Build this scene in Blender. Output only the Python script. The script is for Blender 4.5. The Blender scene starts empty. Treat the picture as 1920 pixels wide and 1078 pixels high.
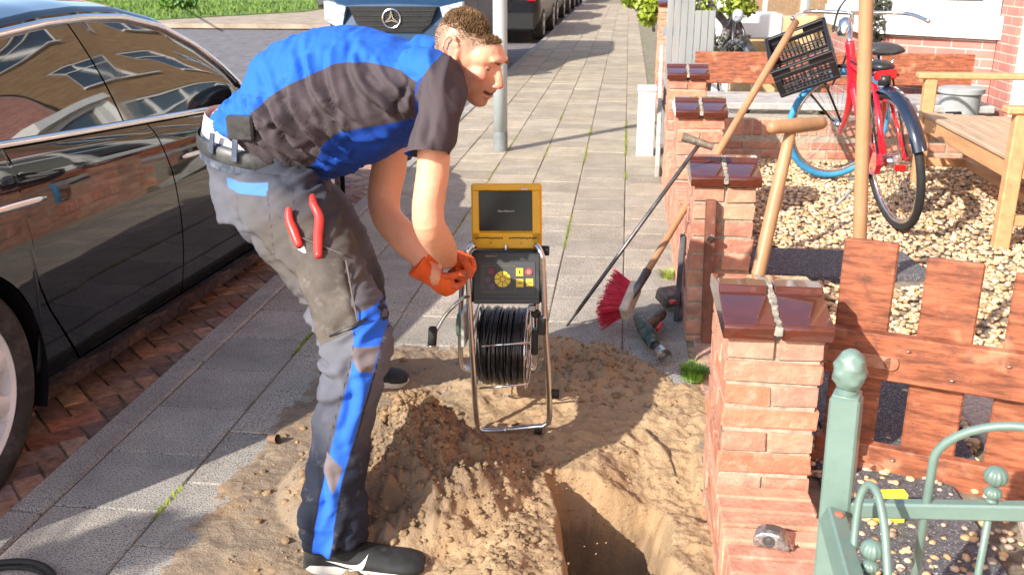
import bpy, bmesh, math, random
import numpy as np
from mathutils import Vector, Matrix, noise
from mathutils.bvhtree import BVHTree
random.seed(7); np.random.seed(7)
R = math.radians; PI = math.pi
S = bpy.context.scene
COL = S.collection
# ---------------------------------------------------------------- camera
CH = 1.35; FPX = 1790.0; PITCH = R(18.8); YAW = R(6.64)
cd = bpy.data.cameras.new('camera'); cam = bpy.data.objects.new('camera', cd); COL.objects.link(cam)
cam.location = (0, 0, CH); cam.rotation_euler = (PI/2-PITCH, 0, YAW)
cd.sensor_width = 36; cd.lens = 36*FPX/1920; cd.clip_start = .05; cd.clip_end = 500
cd.dof.use_dof = True; cd.dof.focus_distance = 2.6; cd.dof.aperture_fstop = 9.0
S.camera = cam
S.render.resolution_x = 1024; S.render.resolution_y = 574
# ---------------------------------------------------------------- light
w = bpy.data.worlds.new('World'); S.world = w; w.use_nodes = True
nt = w.node_tree; sky = nt.nodes.new('ShaderNodeTexSky'); sky.sky_type = 'NISHITA'; sky.sun_disc = False
SUN_EL = R(31); SAZ = R(51.5)          # SAZ: heading of the shadows, from +X towards +Y
sky.sun_elevation = SUN_EL; sky.sun_rotation = math.atan2(-math.cos(SAZ), -math.sin(SAZ))
sky.air_density = 1.0; sky.dust_density = 1.0; sky.ozone_density = 1.2
nt.links.new(sky.outputs[0], nt.nodes['Background'].inputs[0]); nt.nodes['Background'].inputs[1].default_value = .15
sl = bpy.data.lights.new('sun', 'SUN'); sl.energy = 3.9; sl.angle = R(.5); sl.color = (1, .94, .85)
so = bpy.data.objects.new('sun', sl); COL.objects.link(so)
sd = Vector((math.cos(SAZ)*math.cos(SUN_EL), math.sin(SAZ)*math.cos(SUN_EL), -math.sin(SUN_EL)))
so.rotation_euler = sd.to_track_quat('-Z', 'Y').to_euler(); so.location = (-3, -4, 8)
S.view_settings.view_transform = 'Standard'; S.view_settings.look = 'None'
S.view_settings.exposure = 1.03; S.view_settings.gamma = 1
# ---------------------------------------------------------------- measured points (pixel of the photo + a known distance)
_F = np.array([-math.sin(YAW), math.cos(YAW), 0]); _R = np.array([math.cos(YAW), math.sin(YAW), 0])
_fw = _F*math.cos(PITCH)-np.array([0, 0, 1])*math.sin(PITCH); _up = _F*math.sin(PITCH)+np.array([0, 0, 1])*math.cos(PITCH)
def ray(u, v): return _fw+(u-960)/FPX*_R+(539-v)/FPX*_up
def GZ(u, v, z=0.):
    d = ray(u, v); p = np.array([0, 0, CH])+d*((z-CH)/d[2]); return Vector(p)
def AY(u, v, Y):
    d = ray(u, v); return Vector(np.array([0, 0, CH])+d*(Y/d[1]))
def AX(u, v, X):
    d = ray(u, v); return Vector(np.array([0, 0, CH])+d*(X/d[0]))
def AD(u, v, D): return Vector(np.array([0, 0, CH])+ray(u, v)*D)
# ---------------------------------------------------------------- tags
def tag(o, label=None, cat=None, group=None, kind=None):
    if label: o['label'] = label
    if cat: o['category'] = cat
    if group: o['group'] = group
    if kind: o['kind'] = kind
    return o
def thing(name, label, cat, loc=(0, 0, 0), group=None):
    o = bpy.data.objects.new(name, None); COL.objects.link(o); o.location = loc; o.empty_display_size = .05
    return tag(o, label, cat, group)
# ---------------------------------------------------------------- materials
def srgb(r, g, b):
    f = lambda c: (c/255/12.92) if c/255 <= .04045 else ((c/255+.055)/1.055)**2.4
    return (f(r), f(g), f(b))
MATS = {}
def mat(name, col, rough=.6, metal=0., var=.15, scale=12., bump=0., bscale=60., col2=None, spec=.5, coat=0., ior=None, attr=False, sss=0., rvar=.1, detail=6, scl=(1, 1, 1), trans=0., emit=None, speck=None, dirt=None):
    if name in MATS: return MATS[name]
    m = bpy.data.materials.new(name); MATS[name] = m; m.use_nodes = True
    n = m.node_tree.nodes; l = m.node_tree.links; b = n['Principled BSDF']
    tc = n.new('ShaderNodeTexCoord'); mp = n.new('ShaderNodeMapping'); mp.inputs['Scale'].default_value = scl
    l.new(tc.outputs['Object'], mp.inputs[0])
    no = n.new('ShaderNodeTexNoise'); no.inputs['Scale'].default_value = scale; no.inputs['Detail'].default_value = detail; no.inputs['Roughness'].default_value = .65
    l.new(mp.outputs[0], no.inputs[0])
    c2 = col2 if col2 else tuple(c*(1-var*2) for c in col)
    c1 = col if col2 else tuple(min(1, c*(1+var)) for c in col)
    rp = n.new('ShaderNodeMapRange'); rp.inputs[1].default_value = .3; rp.inputs[2].default_value = .7
    l.new(no.outputs[0], rp.inputs[0])
    mx = n.new('ShaderNodeMix'); mx.data_type = 'RGBA'; mx.inputs[6].default_value = (*c2, 1); mx.inputs[7].default_value = (*c1, 1)
    l.new(rp.outputs[0], mx.inputs[0]); out = mx.outputs[2]
    if attr:
        at = n.new('ShaderNodeAttribute'); at.attribute_name = 'Col'
        mm = n.new('ShaderNodeMix'); mm.data_type = 'RGBA'; mm.blend_type = 'MULTIPLY'; mm.inputs[0].default_value = 1
        l.new(out, mm.inputs[6]); l.new(at.outputs[0], mm.inputs[7]); out = mm.outputs[2]
    if speck:      # (scale, colour, threshold)
        s2 = n.new('ShaderNodeTexNoise'); s2.inputs['Scale'].default_value = speck[0]; s2.inputs['Detail'].default_value = 3
        l.new(tc.outputs['Object'], s2.inputs[0])
        r2 = n.new('ShaderNodeMapRange'); r2.inputs[1].default_value = speck[2]; r2.inputs[2].default_value = speck[2]+.08
        l.new(s2.outputs[0], r2.inputs[0])
        m3 = n.new('ShaderNodeMix'); m3.data_type = 'RGBA'; m3.inputs[7].default_value = (*speck[1], 1)
        l.new(r2.outputs[0], m3.inputs[0]); l.new(out, m3.inputs[6]); out = m3.outputs[2]
    if dirt:       # (scale, colour, threshold, amount)
        s4 = n.new('ShaderNodeTexNoise'); s4.inputs['Scale'].default_value = dirt[0]; s4.inputs['Detail'].default_value = 8; s4.inputs['Roughness'].default_value = .7
        l.new(tc.outputs['Object'], s4.inputs[0])
        r4 = n.new('ShaderNodeMapRange'); r4.inputs[1].default_value = dirt[2]; r4.inputs[2].default_value = dirt[2]+.2; r4.inputs[4].default_value = dirt[3]
        l.new(s4.outputs[0], r4.inputs[0])
        m4 = n.new('ShaderNodeMix'); m4.data_type = 'RGBA'; m4.inputs[7].default_value = (*dirt[1], 1)
        l.new(r4.outputs[0], m4.inputs[0]); l.new(out, m4.inputs[6]); out = m4.outputs[2]
    l.new(out, b.inputs['Base Color'])
    if rvar:
        rr = n.new('ShaderNodeMapRange'); rr.inputs[3].default_value = max(0, rough-rvar); rr.inputs[4].default_value = min(1, rough+rvar)
        l.new(no.outputs[0], rr.inputs[0]); l.new(rr.outputs[0], b.inputs['Roughness'])
    else: b.inputs['Roughness'].default_value = rough
    b.inputs['Metallic'].default_value = metal
    b.inputs['Specular IOR Level'].default_value = spec; b.inputs['Coat Weight'].default_value = coat; b.inputs['Coat Roughness'].default_value = .03
    if ior: b.inputs['IOR'].default_value = ior
    if trans: b.inputs['Transmission Weight'].default_value = trans
    if sss:
        b.inputs['Subsurface Weight'].default_value = sss; b.inputs['Subsurface Scale'].default_value = .01
        b.inputs['Subsurface Radius'].default_value = (1, .3, .15)
    if emit:
        b.inputs['Emission Color'].default_value = (*emit[0], 1); b.inputs['Emission Strength'].default_value = emit[1]
    if bump:
        bn = n.new('ShaderNodeTexNoise'); bn.inputs['Scale'].default_value = bscale; bn.inputs['Detail'].default_value = 6; bn.inputs['Roughness'].default_value = .7
        l.new(mp.outputs[0], bn.inputs[0])
        bp = n.new('ShaderNodeBump'); bp.inputs['Strength'].default_value = 1; bp.inputs['Distance'].default_value = bump
        l.new(bn.outputs[0], bp.inputs['Height']); l.new(bp.outputs[0], b.inputs['Normal'])
    return m
def brick_mat(name, c1, c2, mortar, ax='y', bw=.222, rh=.0625):
    if name in MATS: return MATS[name]
    m = bpy.data.materials.new(name); MATS[name] = m; m.use_nodes = True
    n = m.node_tree.nodes; l = m.node_tree.links; b = n['Principled BSDF']
    tc = n.new('ShaderNodeTexCoord'); sx = n.new('ShaderNodeSeparateXYZ'); cx = n.new('ShaderNodeCombineXYZ')
    l.new(tc.outputs['Object'], sx.inputs[0])
    if ax == 'd':
        ad = n.new('ShaderNodeMath'); ad.operation = 'SUBTRACT'; l.new(sx.outputs[0], ad.inputs[0]); l.new(sx.outputs[1], ad.inputs[1])
        ml = n.new('ShaderNodeMath'); ml.operation = 'MULTIPLY'; ml.inputs[1].default_value = .71; l.new(ad.outputs[0], ml.inputs[0]); l.new(ml.outputs[0], cx.inputs[0])
    else: l.new(sx.outputs[0 if ax == 'x' else 1], cx.inputs[0])
    l.new(sx.outputs[2], cx.inputs[1])
    bt = n.new('ShaderNodeTexBrick'); l.new(cx.outputs[0], bt.inputs[0]); bt.inputs['Scale'].default_value = 1
    bt.inputs['Brick Width'].default_value = bw; bt.inputs['Row Height'].default_value = rh; bt.inputs['Mortar Size'].default_value = .006; bt.inputs['Mortar Smooth'].default_value = .3
    bt.inputs['Color1'].default_value = (*c1, 1); bt.inputs['Color2'].default_value = (*c2, 1); bt.inputs['Mortar'].default_value = (*mortar, 1)
    no = n.new('ShaderNodeTexNoise'); no.inputs['Scale'].default_value = 6; no.inputs['Detail'].default_value = 8
    l.new(tc.outputs['Object'], no.inputs[0])
    rp = n.new('ShaderNodeMapRange'); rp.inputs[3].default_value = .6; rp.inputs[4].default_value = 1.4; l.new(no.outputs[0], rp.inputs[0])
    mm = n.new('ShaderNodeMix'); mm.data_type = 'RGBA'; mm.blend_type = 'MULTIPLY'; mm.inputs[0].default_value = 1
    l.new(bt.outputs[0], mm.inputs[6]); l.new(rp.outputs[0], mm.inputs[7]); l.new(mm.outputs[2], b.inputs['Base Color'])
    b.inputs['Roughness'].default_value = .85
    iv = n.new('ShaderNodeMath'); iv.operation = 'SUBTRACT'; iv.inputs[0].default_value = 1; l.new(bt.outputs['Fac'], iv.inputs[1])
    bp = n.new('ShaderNodeBump'); bp.inputs['Distance'].default_value = .006; l.new(iv.outputs[0], bp.inputs['Height']); l.new(bp.outputs[0], b.inputs['Normal'])
    return m
# ---------------------------------------------------------------- mesh builder
def frame(t, hint=(0, 1, 0)):
    t = Vector(t).normalized(); h = Vector(hint)
    if abs(t.dot(h)) > .98*h.length: h = Vector((1, 0, 0)) if abs(t.x) < .9 else Vector((0, 0, 1))
    a = (h-t*h.dot(t)).normalized(); return a, t.cross(a).normalized()
class MB:
    def __init__(s): s.v = []; s.f = []; s.mi = []; s.c = []
    def add(s, vs, fs, mi=0, c=(1, 1, 1)):
        o = len(s.v); s.v += [tuple(v) for v in vs]; s.c += [c]*len(vs)
        s.f += [tuple(o+i for i in f) for f in fs]; s.mi += [mi]*len(fs); return s
    def box(s, c, size, rot=None, ch=.002, mi=0, col=(1, 1, 1), jit=0.):
        x, y, z = [q/2 for q in size]; ch = min(ch, x*.45, y*.45, z*.45); vs = []; idx = {}
        for sx in (-1, 1):
            for sy in (-1, 1):
                for sz in (-1, 1):
                    for k in range(3):
                        p = [sx*x, sy*y, sz*z]
                        for q in range(3):
                            if q != k: p[q] -= (sx, sy, sz)[q]*ch
                        idx[(sx, sy, sz, k)] = len(vs)
                        vs.append(Vector(p)+(Vector((random.uniform(-jit, jit), random.uniform(-jit, jit), random.uniform(-jit, jit))) if jit else Vector()))
        fs = []
        def q4(a, b, c_, d, nrm):
            fs.append((a, b, c_, d, nrm))
        out = []
        def face(ids):
            P = [vs[i] for i in ids]; cc = sum(P, Vector())/len(P); nn = (P[1]-P[0]).cross(P[2]-P[1])
            out.append(tuple(ids) if nn.dot(cc) > 0 else tuple(reversed(ids)))
        for k in range(3):
            a, b = [(1, 2), (0, 2), (0, 1)][k]
            for sg in (-1, 1):
                ids = []
                for (p, q) in ((-1, -1), (1, -1), (1, 1), (-1, 1)):
                    t = [0, 0, 0]; t[k] = sg; t[a] = p; t[b] = q; ids.append(idx[(*t, k)])
                face(ids)
        for k in range(3):
            a, b = [(1, 2), (0, 2), (0, 1)][k]
            for p in (-1, 1):
                for q in (-1, 1):
                    t = [0, 0, 0]; t[a] = p; t[b] = q; t0 = list(t); t1 = list(t); t0[k] = -1; t1[k] = 1
                    face([idx[(*t0, a)], idx[(*t1, a)], idx[(*t1, b)], idx[(*t0, b)]])
        for sx in (-1, 1):
            for sy in (-1, 1):
                for sz in (-1, 1): face([idx[(sx, sy, sz, k)] for k in range(3)])
        M_ = rot.to_matrix() if hasattr(rot, 'to_matrix') else (rot if rot is not None else Matrix.Identity(3))
        c = Vector(c); return s.add([M_ @ v+c for v in vs], out, mi, col)
    def beam(s, a, b, w, h, up=(0, 0, 1), ch=.002, mi=0, col=(1, 1, 1), jit=0.):
        a = Vector(a); b = Vector(b); t = (b-a).normalized(); u = Vector(up); u = (u-t*u.dot(t)).normalized(); sd_ = u.cross(t)
        Mx = Matrix((t, sd_, u)).transposed(); return s.box((a+b)/2, ((b-a).length, w, h), Mx, ch, mi, col, jit)
    def tube(s, pts, r, n=10, mi=0, col=(1, 1, 1), cap=True, hint=(0, 1, 0), closed=False, ry=None):
        P = [Vector(p) for p in pts]; L = len(P); vs = []; fs = []
        rr = r if hasattr(r, '__len__') else [r]*L; r2 = ry if ry is not None else rr
        if not hasattr(r2, '__len__'): r2 = [r2]*L
        a0 = None
        for i, p in enumerate(P):
            if closed: t = P[(i+1) % L]-P[i-1]
            else: t = P[min(i+1, L-1)]-P[max(i-1, 0)]
            if t.length < 1e-9: t = Vector((0, 0, 1))
            t.normalize(); a0 = frame(t, hint if a0 is None or not closed and ry is not None else a0)[0] if True else a0
            b0 = t.cross(a0)
            for k in range(n):
                an = 2*PI*k/n; vs.append(p+a0*math.cos(an)*rr[i]+b0*math.sin(an)*r2[i])
        for i in range(L if closed else L-1):
            j = (i+1) % L
            for k in range(n):
                k2 = (k+1) % n; fs.append((i*n+k, i*n+k2, j*n+k2, j*n+k))
        if cap and not closed: fs.append(tuple(reversed(range(n)))); fs.append(tuple((L-1)*n+k for k in range(n)))
        return s.add(vs, fs, mi, col)
    def ball(s, c, r, n=12, mi=0, col=(1, 1, 1), rot=None):
        c = Vector(c); rx, ry, rz = r if hasattr(r, '__len__') else (r, r, r); vs = []; fs = []; m = max(4, n//2)
        M_ = rot if rot is not None else Matrix.Identity(3)
        for i in range(m+1):
            th = PI*i/m
            for k in range(n):
                a = 2*PI*k/n; vs.append(c+M_ @ Vector((rx*math.sin(th)*math.cos(a), ry*math.sin(th)*math.sin(a), rz*math.cos(th))))
        for i in range(m):
            for k in range(n):
                k2 = (k+1) % n; fs.append((i*n+k, (i+1)*n+k, (i+1)*n+k2, i*n+k2))
        return s.add(vs, fs, mi, col)
    def lathe(s, c, prof, axis=(0, 0, 1), n=20, mi=0, col=(1, 1, 1), cap=True):
        c = Vector(c); ax = Vector(axis).normalized(); a, b = frame(ax, (0, 1, 0) if abs(ax.y) < .9 else (1, 0, 0)); vs = []; fs = []
        for (h, r) in prof:
            for k in range(n):
                an = 2*PI*k/n; vs.append(c+ax*h+a*math.cos(an)*r+b*math.sin(an)*r)
        for i in range(len(prof)-1):
            for k in range(n):
                k2 = (k+1) % n; fs.append((i*n+k, i*n+k2, (i+1)*n+k2, (i+1)*n+k))
        if cap: fs.append(tuple(reversed(range(n)))); fs.append(tuple((len(prof)-1)*n+k for k in range(n)))
        return s.add(vs, fs, mi, col)
    def prism(s, poly, a, b, mi=0, col=(1, 1, 1)):      # poly: 3D points; a, b: offset vectors
        n = len(poly); vs = [Vector(p)+Vector(a) for p in poly]+[Vector(p)+Vector(b) for p in poly]
        fs = [tuple(range(n)), tuple(reversed(range(n, 2*n)))]+[(i, i+n, (i+1) % n+n, (i+1) % n) for i in range(n)]
        return s.add(vs, fs, mi, col)
    def grid(s, rows, mi=0, col=(1, 1, 1), closed=False):
        n = len(rows[0]); vs = [p for r_ in rows for p in r_]; fs = []
        for i in range(len(rows)-1):
            for k in range(n if closed else n-1):
                k2 = (k+1) % n; fs.append((i*n+k, i*n+k2, (i+1)*n+k2, (i+1)*n+k))
        return s.add(vs, fs, mi, col)
    def build(s, name, mats, parent=None, smooth=False, fix=True, auto=None, bevel=0):
        me = bpy.data.meshes.new(name); me.from_pydata(s.v, [], s.f)
        if not isinstance(mats, (list, tuple)): mats = [mats]
        for m_ in mats: me.materials.append(m_)
        if len(mats) > 1: me.polygons.foreach_set('material_index', s.mi)
        ca = me.color_attributes.new('Col', 'FLOAT_COLOR', 'POINT')
        ca.data.foreach_set('color', [q for c in s.c for q in (*c, 1)])
        if fix:
            bm = bmesh.new(); bm.from_mesh(me); bmesh.ops.recalc_face_normals(bm, faces=bm.faces); bm.to_mesh(me); bm.free()
        if smooth: me.polygons.foreach_set('use_smooth', [True]*len(me.polygons))
        me.update()
        if auto is not None: me.polygons.foreach_set('use_smooth', [True]*len(me.polygons)); me.set_sharp_from_angle(angle=R(auto))
        o = bpy.data.objects.new(name, me); COL.objects.link(o)
        if parent:
            o.parent = parent; pl = Vector(parent.location); q = parent.parent
            while q: pl = pl+Vector(q.location); q = q.parent
            me.transform(Matrix.Translation(-pl))
        return o
def copy_tree(o, parent=None):
    c = o.copy(); COL.objects.link(c)
    if parent: c.parent = parent
    for ch in list(o.children): copy_tree(ch, c)
    return c
def smooth_path(P, k=4):
    P = [Vector(p) for p in P]; out = []
    for i in range(len(P)-1):
        p0, p1, p2, p3 = P[max(i-1, 0)], P[i], P[i+1], P[min(i+2, len(P)-1)]
        for j in range(k):
            t = j/k; out.append(.5*((2*p1)+(p2-p0)*t+(2*p0-5*p1+4*p2-p3)*t*t+(3*p1-p0-3*p2+p3)*t**3))
    out.append(P[-1]); return out
def fin(x, xs, ys): return float(np.interp(x, xs, ys))
# ================================================================ SETTING
tile_m = mat('concrete_tile', (.47, .43, .37), .9, var=.14, scale=5, bump=.004, bscale=200, attr=True, speck=(230, (.13, .13, .14), .51), spec=.25, dirt=(280, (.78, .73, .64), .56, .7))
sand_m = mat('sand', (.46, .33, .20), .95, var=.1, scale=8, bump=.007, bscale=85, attr=True, spec=.15, speck=(120, (.22, .14, .07), .64), dirt=(4, (.34, .21, .105), .5, .8))
clink_m = mat('clinker', (.34, .235, .185), .85, var=.25, scale=30, bump=.002, bscale=150, attr=True, spec=.3)
road_m = mat('road_clinker_far', (.20, .185, .19), .9, var=.2, scale=6, bump=.004, bscale=60, spec=.2)
soil_m = mat('subsoil', (.2, .13, .08), 1, var=.2, scale=20, bump=.004)
joint_m = mat('joint_soil', (.27, .235, .17), 1, var=.3, scale=15, bump=.003, dirt=(2.5, (.13, .19, .03), .5, .8))
# ---- ground sheets: road basin, pavement bed
g = MB()
xs = [-60, -1.56]; g.add([(-60, -8, -.125), (-1.56, -8, -.125), (-1.56, 60, -.125), (-60, 60, -.125)], [(0, 1, 2, 3)])
tag(g.build('road', road_m), kind='structure')
g = MB(); PX = (-.42, .262, .95, 2.95)     # hole of the pit
def rect_hole(g, x0, x1, y0, y1, h, z):
    a0, a1, b0, b1 = h
    vs = [(x0, y0, z), (x1, y0, z), (x1, y1, z), (x0, y1, z), (a0, b0, z), (a1, b0, z), (a1, b1, z), (a0, b1, z)]
    g.add(vs, [(0, 1, 5, 4), (1, 2, 6, 5), (2, 3, 7, 6), (3, 0, 4, 7)])
rect_hole(g, -1.56, 60, -8, 60, PX, -.008)
tag(g.build('pavement_bed', joint_m), kind='structure')
# ---- herringbone clinker of the parking lane
g = MB(); L, W_ = .17, .085; c45 = math.cos(R(45))
pal = [(1, .95, .9), (1.25, 1.0, .85), (.8, .75, .8), (1.1, .7, .6), (1.35, 1.25, 1.1), (.9, .85, .95), (.75, .7, .72)]
def herring(x0, x1, y0, y1, z, g):
    cells = {}
    n = int(max(x1-x0, y1-y0)/W_*1.6)+6; cx, cy = (x0+x1)/2, (y0+y1)/2
    for a in range(-n, n):
        for b in range(-n, n):
            k = (a-b) % 4        # cells of a classic 2:1 herringbone
            if k == 0: rc = (a*W_, b*W_, 2*W_, W_)
            elif k == 2: rc = None
            else: rc = None
            if k == 3: rc = (a*W_, b*W_, W_, 2*W_)
            if not rc: continue
            mx, my = rc[0]+rc[2]/2, rc[1]+rc[3]/2
            X = cx+(mx-my)*c45; Y = cy+(mx+my)*c45
            if not (x0 < X < x1 and y0 < Y < y1): continue
            t = random.uniform(.75, 1.25); p = random.choice(pal); th = random.uniform(-.02, .02)
            q = Matrix.Rotation(R(45)+th, 3, 'Z') @ Matrix.Rotation(random.uniform(-.012, .012), 3, 'X')
            g.box((X, Y, z-.03+random.uniform(-.002, .002)), (rc[2]-.006, rc[3]-.006, .06), q, .004, col=tuple(c*t for c in p), jit=.0015)
herring(-3.4, -1.6, .4, 9.5, -.07, g)
tag(g.build('clinker_paving', clink_m), kind='structure')
g = MB(); g.add([(-3.5, .3, -.0765), (-1.55, .3, -.0765), (-1.55, 9.6, -.0765), (-3.5, 9.6, -.0765)], [(0, 1, 2, 3)]); tag(g.build('clinker_bed', joint_m), kind='structure')
# ---- kerb
g = MB(); y = -1.0
while y < 40:
    t = random.uniform(.85, 1.05); g.box((-1.505, y+.5, -.08), (.095, .994, .17), None, .008, col=(t, t, t), jit=.001); y += 1.0
tag(g.build('kerb', tile_m), kind='structure')
g = MB(); y = -1.0
# ---- pavement tiles
def in_sand(x, y): return sand_h(x, y) > .0
def sstep(a, b, x):
    t = np.clip((x-a)/(b-a), 0, 1); return t*t*(3-2*t)
_sl = [(-3, -1.16), (1.2, -1.15), (1.85, -1.14), (2.2, -1.12), (2.55, -1.14), (2.9, -1.13), (3.1, -1.08), (3.3, -.75), (9, -.3)]
def nz(x, y, s, seed=0.): return noise.fractal(Vector((x*s, y*s, seed)), 1.0, 2.1, 4)
def sand_h(x, y):
    edge = fin(y, [p[0] for p in _sl], [p[1] for p in _sl])+.05*nz(x, y, 7, 3)
    cov = sstep(-.06, .16, x-edge+.06*nz(x, y, 16, 33))*(1-sstep(3.18-.25*sstep(0., .25, x), 3.5-.3*sstep(0., .25, x), y+.12*nz(x, y, 5, 9)-.1*math.exp(-((x+.25)/.2)**2)))
    am = .35+.65*sstep(-.85, -.55, x); z = -.035+cov*(.041+am*(.013*nz(x, y, 6, 1)+.008*nz(x, y, 22, 2)+.005*nz(x, y, 60, 7)))
    d = math.hypot((x+.53)/(1.0 if x < -.53 else .88), (y-2.22)*(1.12 if y > 2.22 else 1.08)); lump = .03*nz(x, y, 9, 5)+.03*nz(x, y, 26, 6)+.018*nz(x, y, 65, 16)
    mound = .27*max(0, 1-(d/.36))**.85 if d < .36 else 0
    if mound > 0: z += mound*1.0+lump*min(1, mound*9)
    fl = math.exp(-(((x+.3)/.2)**2+((y-2.66)/.17)**2)**2); z = z*(1-fl)+(-.004+.006*nz(x, y, 22, 2))*fl
    # low ridge between mound and pit, loose heap by the reel and towards the wall
    z += .035*math.exp(-(((x+.24)/.07)**2+((y-1.95)/.3)**2))+.07*math.exp(-(((x+.12)/.16)**2+((y-3.05)/.2)**2))*(.7+.8*nz(x, y, 10, 8))+.05*math.exp(-(((x+.78)/.14)**2+((y-3.0)/.12)**2))
    z += .018*am*max(0, nz(x, y, 13, 12))*cov
    # pit
    rl = -.15+.12*(2.4-y)*.35 if y > 1 else .02
    rl = fin(y, [1.2, 1.6, 1.9, 2.2, 2.4], [-.06, -.08, -.10, -.15, -.2])+.015*nz(x, y, 8, 21)
    a = sstep(rl, rl+.07, x)*(1-sstep(2.27, 2.36, y+.03*nz(x, y, 6, 4)+.12*max(0, x)))
    b = 1-sstep(.06, .17, x+.025*nz(x, y, 9, 14)); shelf = sstep(-.05, .1, x)*(1-sstep(2.3, 2.75, y))
    z -= shelf*.1*(1-.5*a)
    z -= a*b*(.42+.1*sstep(2.2, 1.5, y)) if a*b > 0 else 0
    # foot print of the near shoe / puddle hollow
    z -= .025*math.exp(-(((x+.53)/.1)**2+((y-1.99)/.05)**2))
    if x > .24: z = max(z, -.012+.012*nz(x, y, 14, 30)+.012*sstep(.24, .32, x)) if y > 2.4 else z
    return z
X0, X1, Y0, Y1 = -1.24, .485, .9, 3.7; ST = .0062
nx = int((X1-X0)/ST); ny = int((Y1-Y0)/ST)
g = MB(); rows = []
for j in range(ny+1):
    yy = Y0+(Y1-Y0)*j/ny; rows.append([(X0+(X1-X0)*i/nx, yy, sand_h(X0+(X1-X0)*i/nx, yy)) for i in range(nx+1)])
g.grid(rows)
cc = []
for (x, y, z) in g.v:
    tone = 1-.36*sstep(.03, .12, z)*(1-sstep(.2, .29, z+.02*nz(x, y, 14, 1)))      # flanks of the dug-up heap darker than its crest and the flat sand
    if z < -.15: tone = .62  # one darker tone throughout the pit
    left = float(sstep(-.35, -.75, x)) if x < -.35 else 0.; left = float(np.clip((-.35-x)/.4, 0, 1)); tone *= 1-.28*left; tone *= 1-.3*math.exp(-(((x+.50)/.07)**2+((y-1.985)/.04)**2)**2)  # shade painted into the left-hand sand, darker and cooler; last factor: wet puddle
    cc.append((tone*(1-.10*left), tone*.97, (tone*.93+.12*(1-tone))*(1+.18*left)))
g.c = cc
# clods
ico = bmesh.new(); bmesh.ops.create_icosphere(ico, subdivisions=2, radius=1); icv = [v.co.copy() for v in ico.verts]; icf = [tuple(v.index for v in f.verts) for f in ico.faces]; ico.free()
ico = bmesh.new(); bmesh.ops.create_icosphere(ico, subdivisions=1, radius=1); ic1v = [v.co.copy() for v in ico.verts]; ic1f = [tuple(v.index for v in f.verts) for f in ico.faces]; ico.free()
def clod(g, x, y, z, r, col=(1, 1, 1), hi=True, flat=.75, amp=.35):
    V_, F_ = (icv, icf) if hi else (ic1v, ic1f); sd0 = random.uniform(0, 99); q = Matrix.Rotation(random.uniform(0, 6.28), 3, 'Z')
    sx, sy = random.uniform(.75, 1.3), random.uniform(.75, 1.3)
    vs = []
    for v in V_:
        k = 1+amp*noise.noise(v*2.3+Vector((sd0, 0, 0))); p = q @ Vector((v.x*sx, v.y*sy, v.z*flat)); vs.append((x+p.x*r*k, y+p.y*r*k, z+p.z*r*k))
    g.add(vs, F_, 0, col)
for k in range(6500):
    u = random.random()
    if u < .62:
        an = random.uniform(0, 2*PI); d = abs(random.gauss(0, .2)); x, y = -.53+math.cos(an)*d, 2.2+math.sin(an)*d
    elif u < .75: x, y = random.gauss(-.1, .13), random.gauss(3.05, .16)
    elif u < .86: x, y = random.gauss(-.24, .05), random.gauss(2.0, .3)
    else: x, y = random.uniform(-.95, .22), random.uniform(1.3, 3.3)
    if not (-1.0 < x < .23 and 1.2 < y < 3.5): continue
    z = sand_h(x, y)
    if z < -.02 and u > .86: continue
    r = min(.012, .0012+random.expovariate(1/.0021)); t = random.uniform(.55, .85) if u < .86 else random.uniform(.6, .95)
    clod(g, x, y, z+r*.1, r, (t, t*.96, t*.93), r > .006, .8, .9)
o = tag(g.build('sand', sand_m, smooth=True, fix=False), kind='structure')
# tiles
g = MB(); xc = [-1.455+.2965*i for i in range(7)]; xc[6] = .27
for i in range(6):
    y = -1.0+.04+(.15 if i % 2 else 0)
    while y < 34:
        x0, x1 = xc[i], xc[i+1]; cx, cy = (x0+x1)/2, y+.15
        y += .30
        if cx > -.42 and 1.0 < cy < 2.9: continue
        if cx > -1 and .9 < cy < 2.9 and sand_h(cx, cy) > .005: continue
        t = random.uniform(.82, 1.1); wm = random.uniform(-.02, .03)
        far = min(1, max(0, (cy-2.5)/3.5))*(0 if cx < -1.2 and cy < 3.6 else 1)
        col = (t*(1+wm+.10*far), t*(1-.0*far), t*(1-wm-.17*far))
        if random.random() < .03: col = tuple(c*1.2 for c in col)
        g.box((cx, cy, -.025+random.uniform(-.0015, .0015)), (x1-x0-.004, .296, .05), Matrix.Rotation(random.uniform(-.006, .006), 3, 'Y'), .004, col=col, jit=.0012)
tag(g.build('pavement', tile_m), kind='structure')
# loose sand grains swept over the tiles
g = MB()
for k in range(2600):
    x = random.uniform(-1.25, .24); y = abs(random.gauss(0, 1))*.5+random.choice([3.2, 1.2, 2.2, 3.0]);
    if not(-1.4 < x < .25 and 1.3 < y < 5): continue
    r = random.uniform(.001, .0035); clod(g, x, y, r*.5, r, (.9, .86, .8), False)
tag(g.build('sand_grains', sand_m, fix=False), 'sand grains scattered over the pavement tiles round the dig', 'sand', kind='stuff')
# ---- front garden: raised bed of gravel
YZ = .07
gr_base = mat('garden_soil', (.3, .24, .17), 1, var=.3, scale=12, bump=.01, bscale=30)
g = MB(); g.box((6.4, 3.2, YZ-.2), (11.78, 9.5, .36), None, .002)
tag(g.build('garden_ground', gr_base), kind='structure')
g = MB(); g.box((34, 34, -.02), (62, 52, .06), None, .002)
tag(g.build('ground_behind', gr_base), kind='structure')
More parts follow.
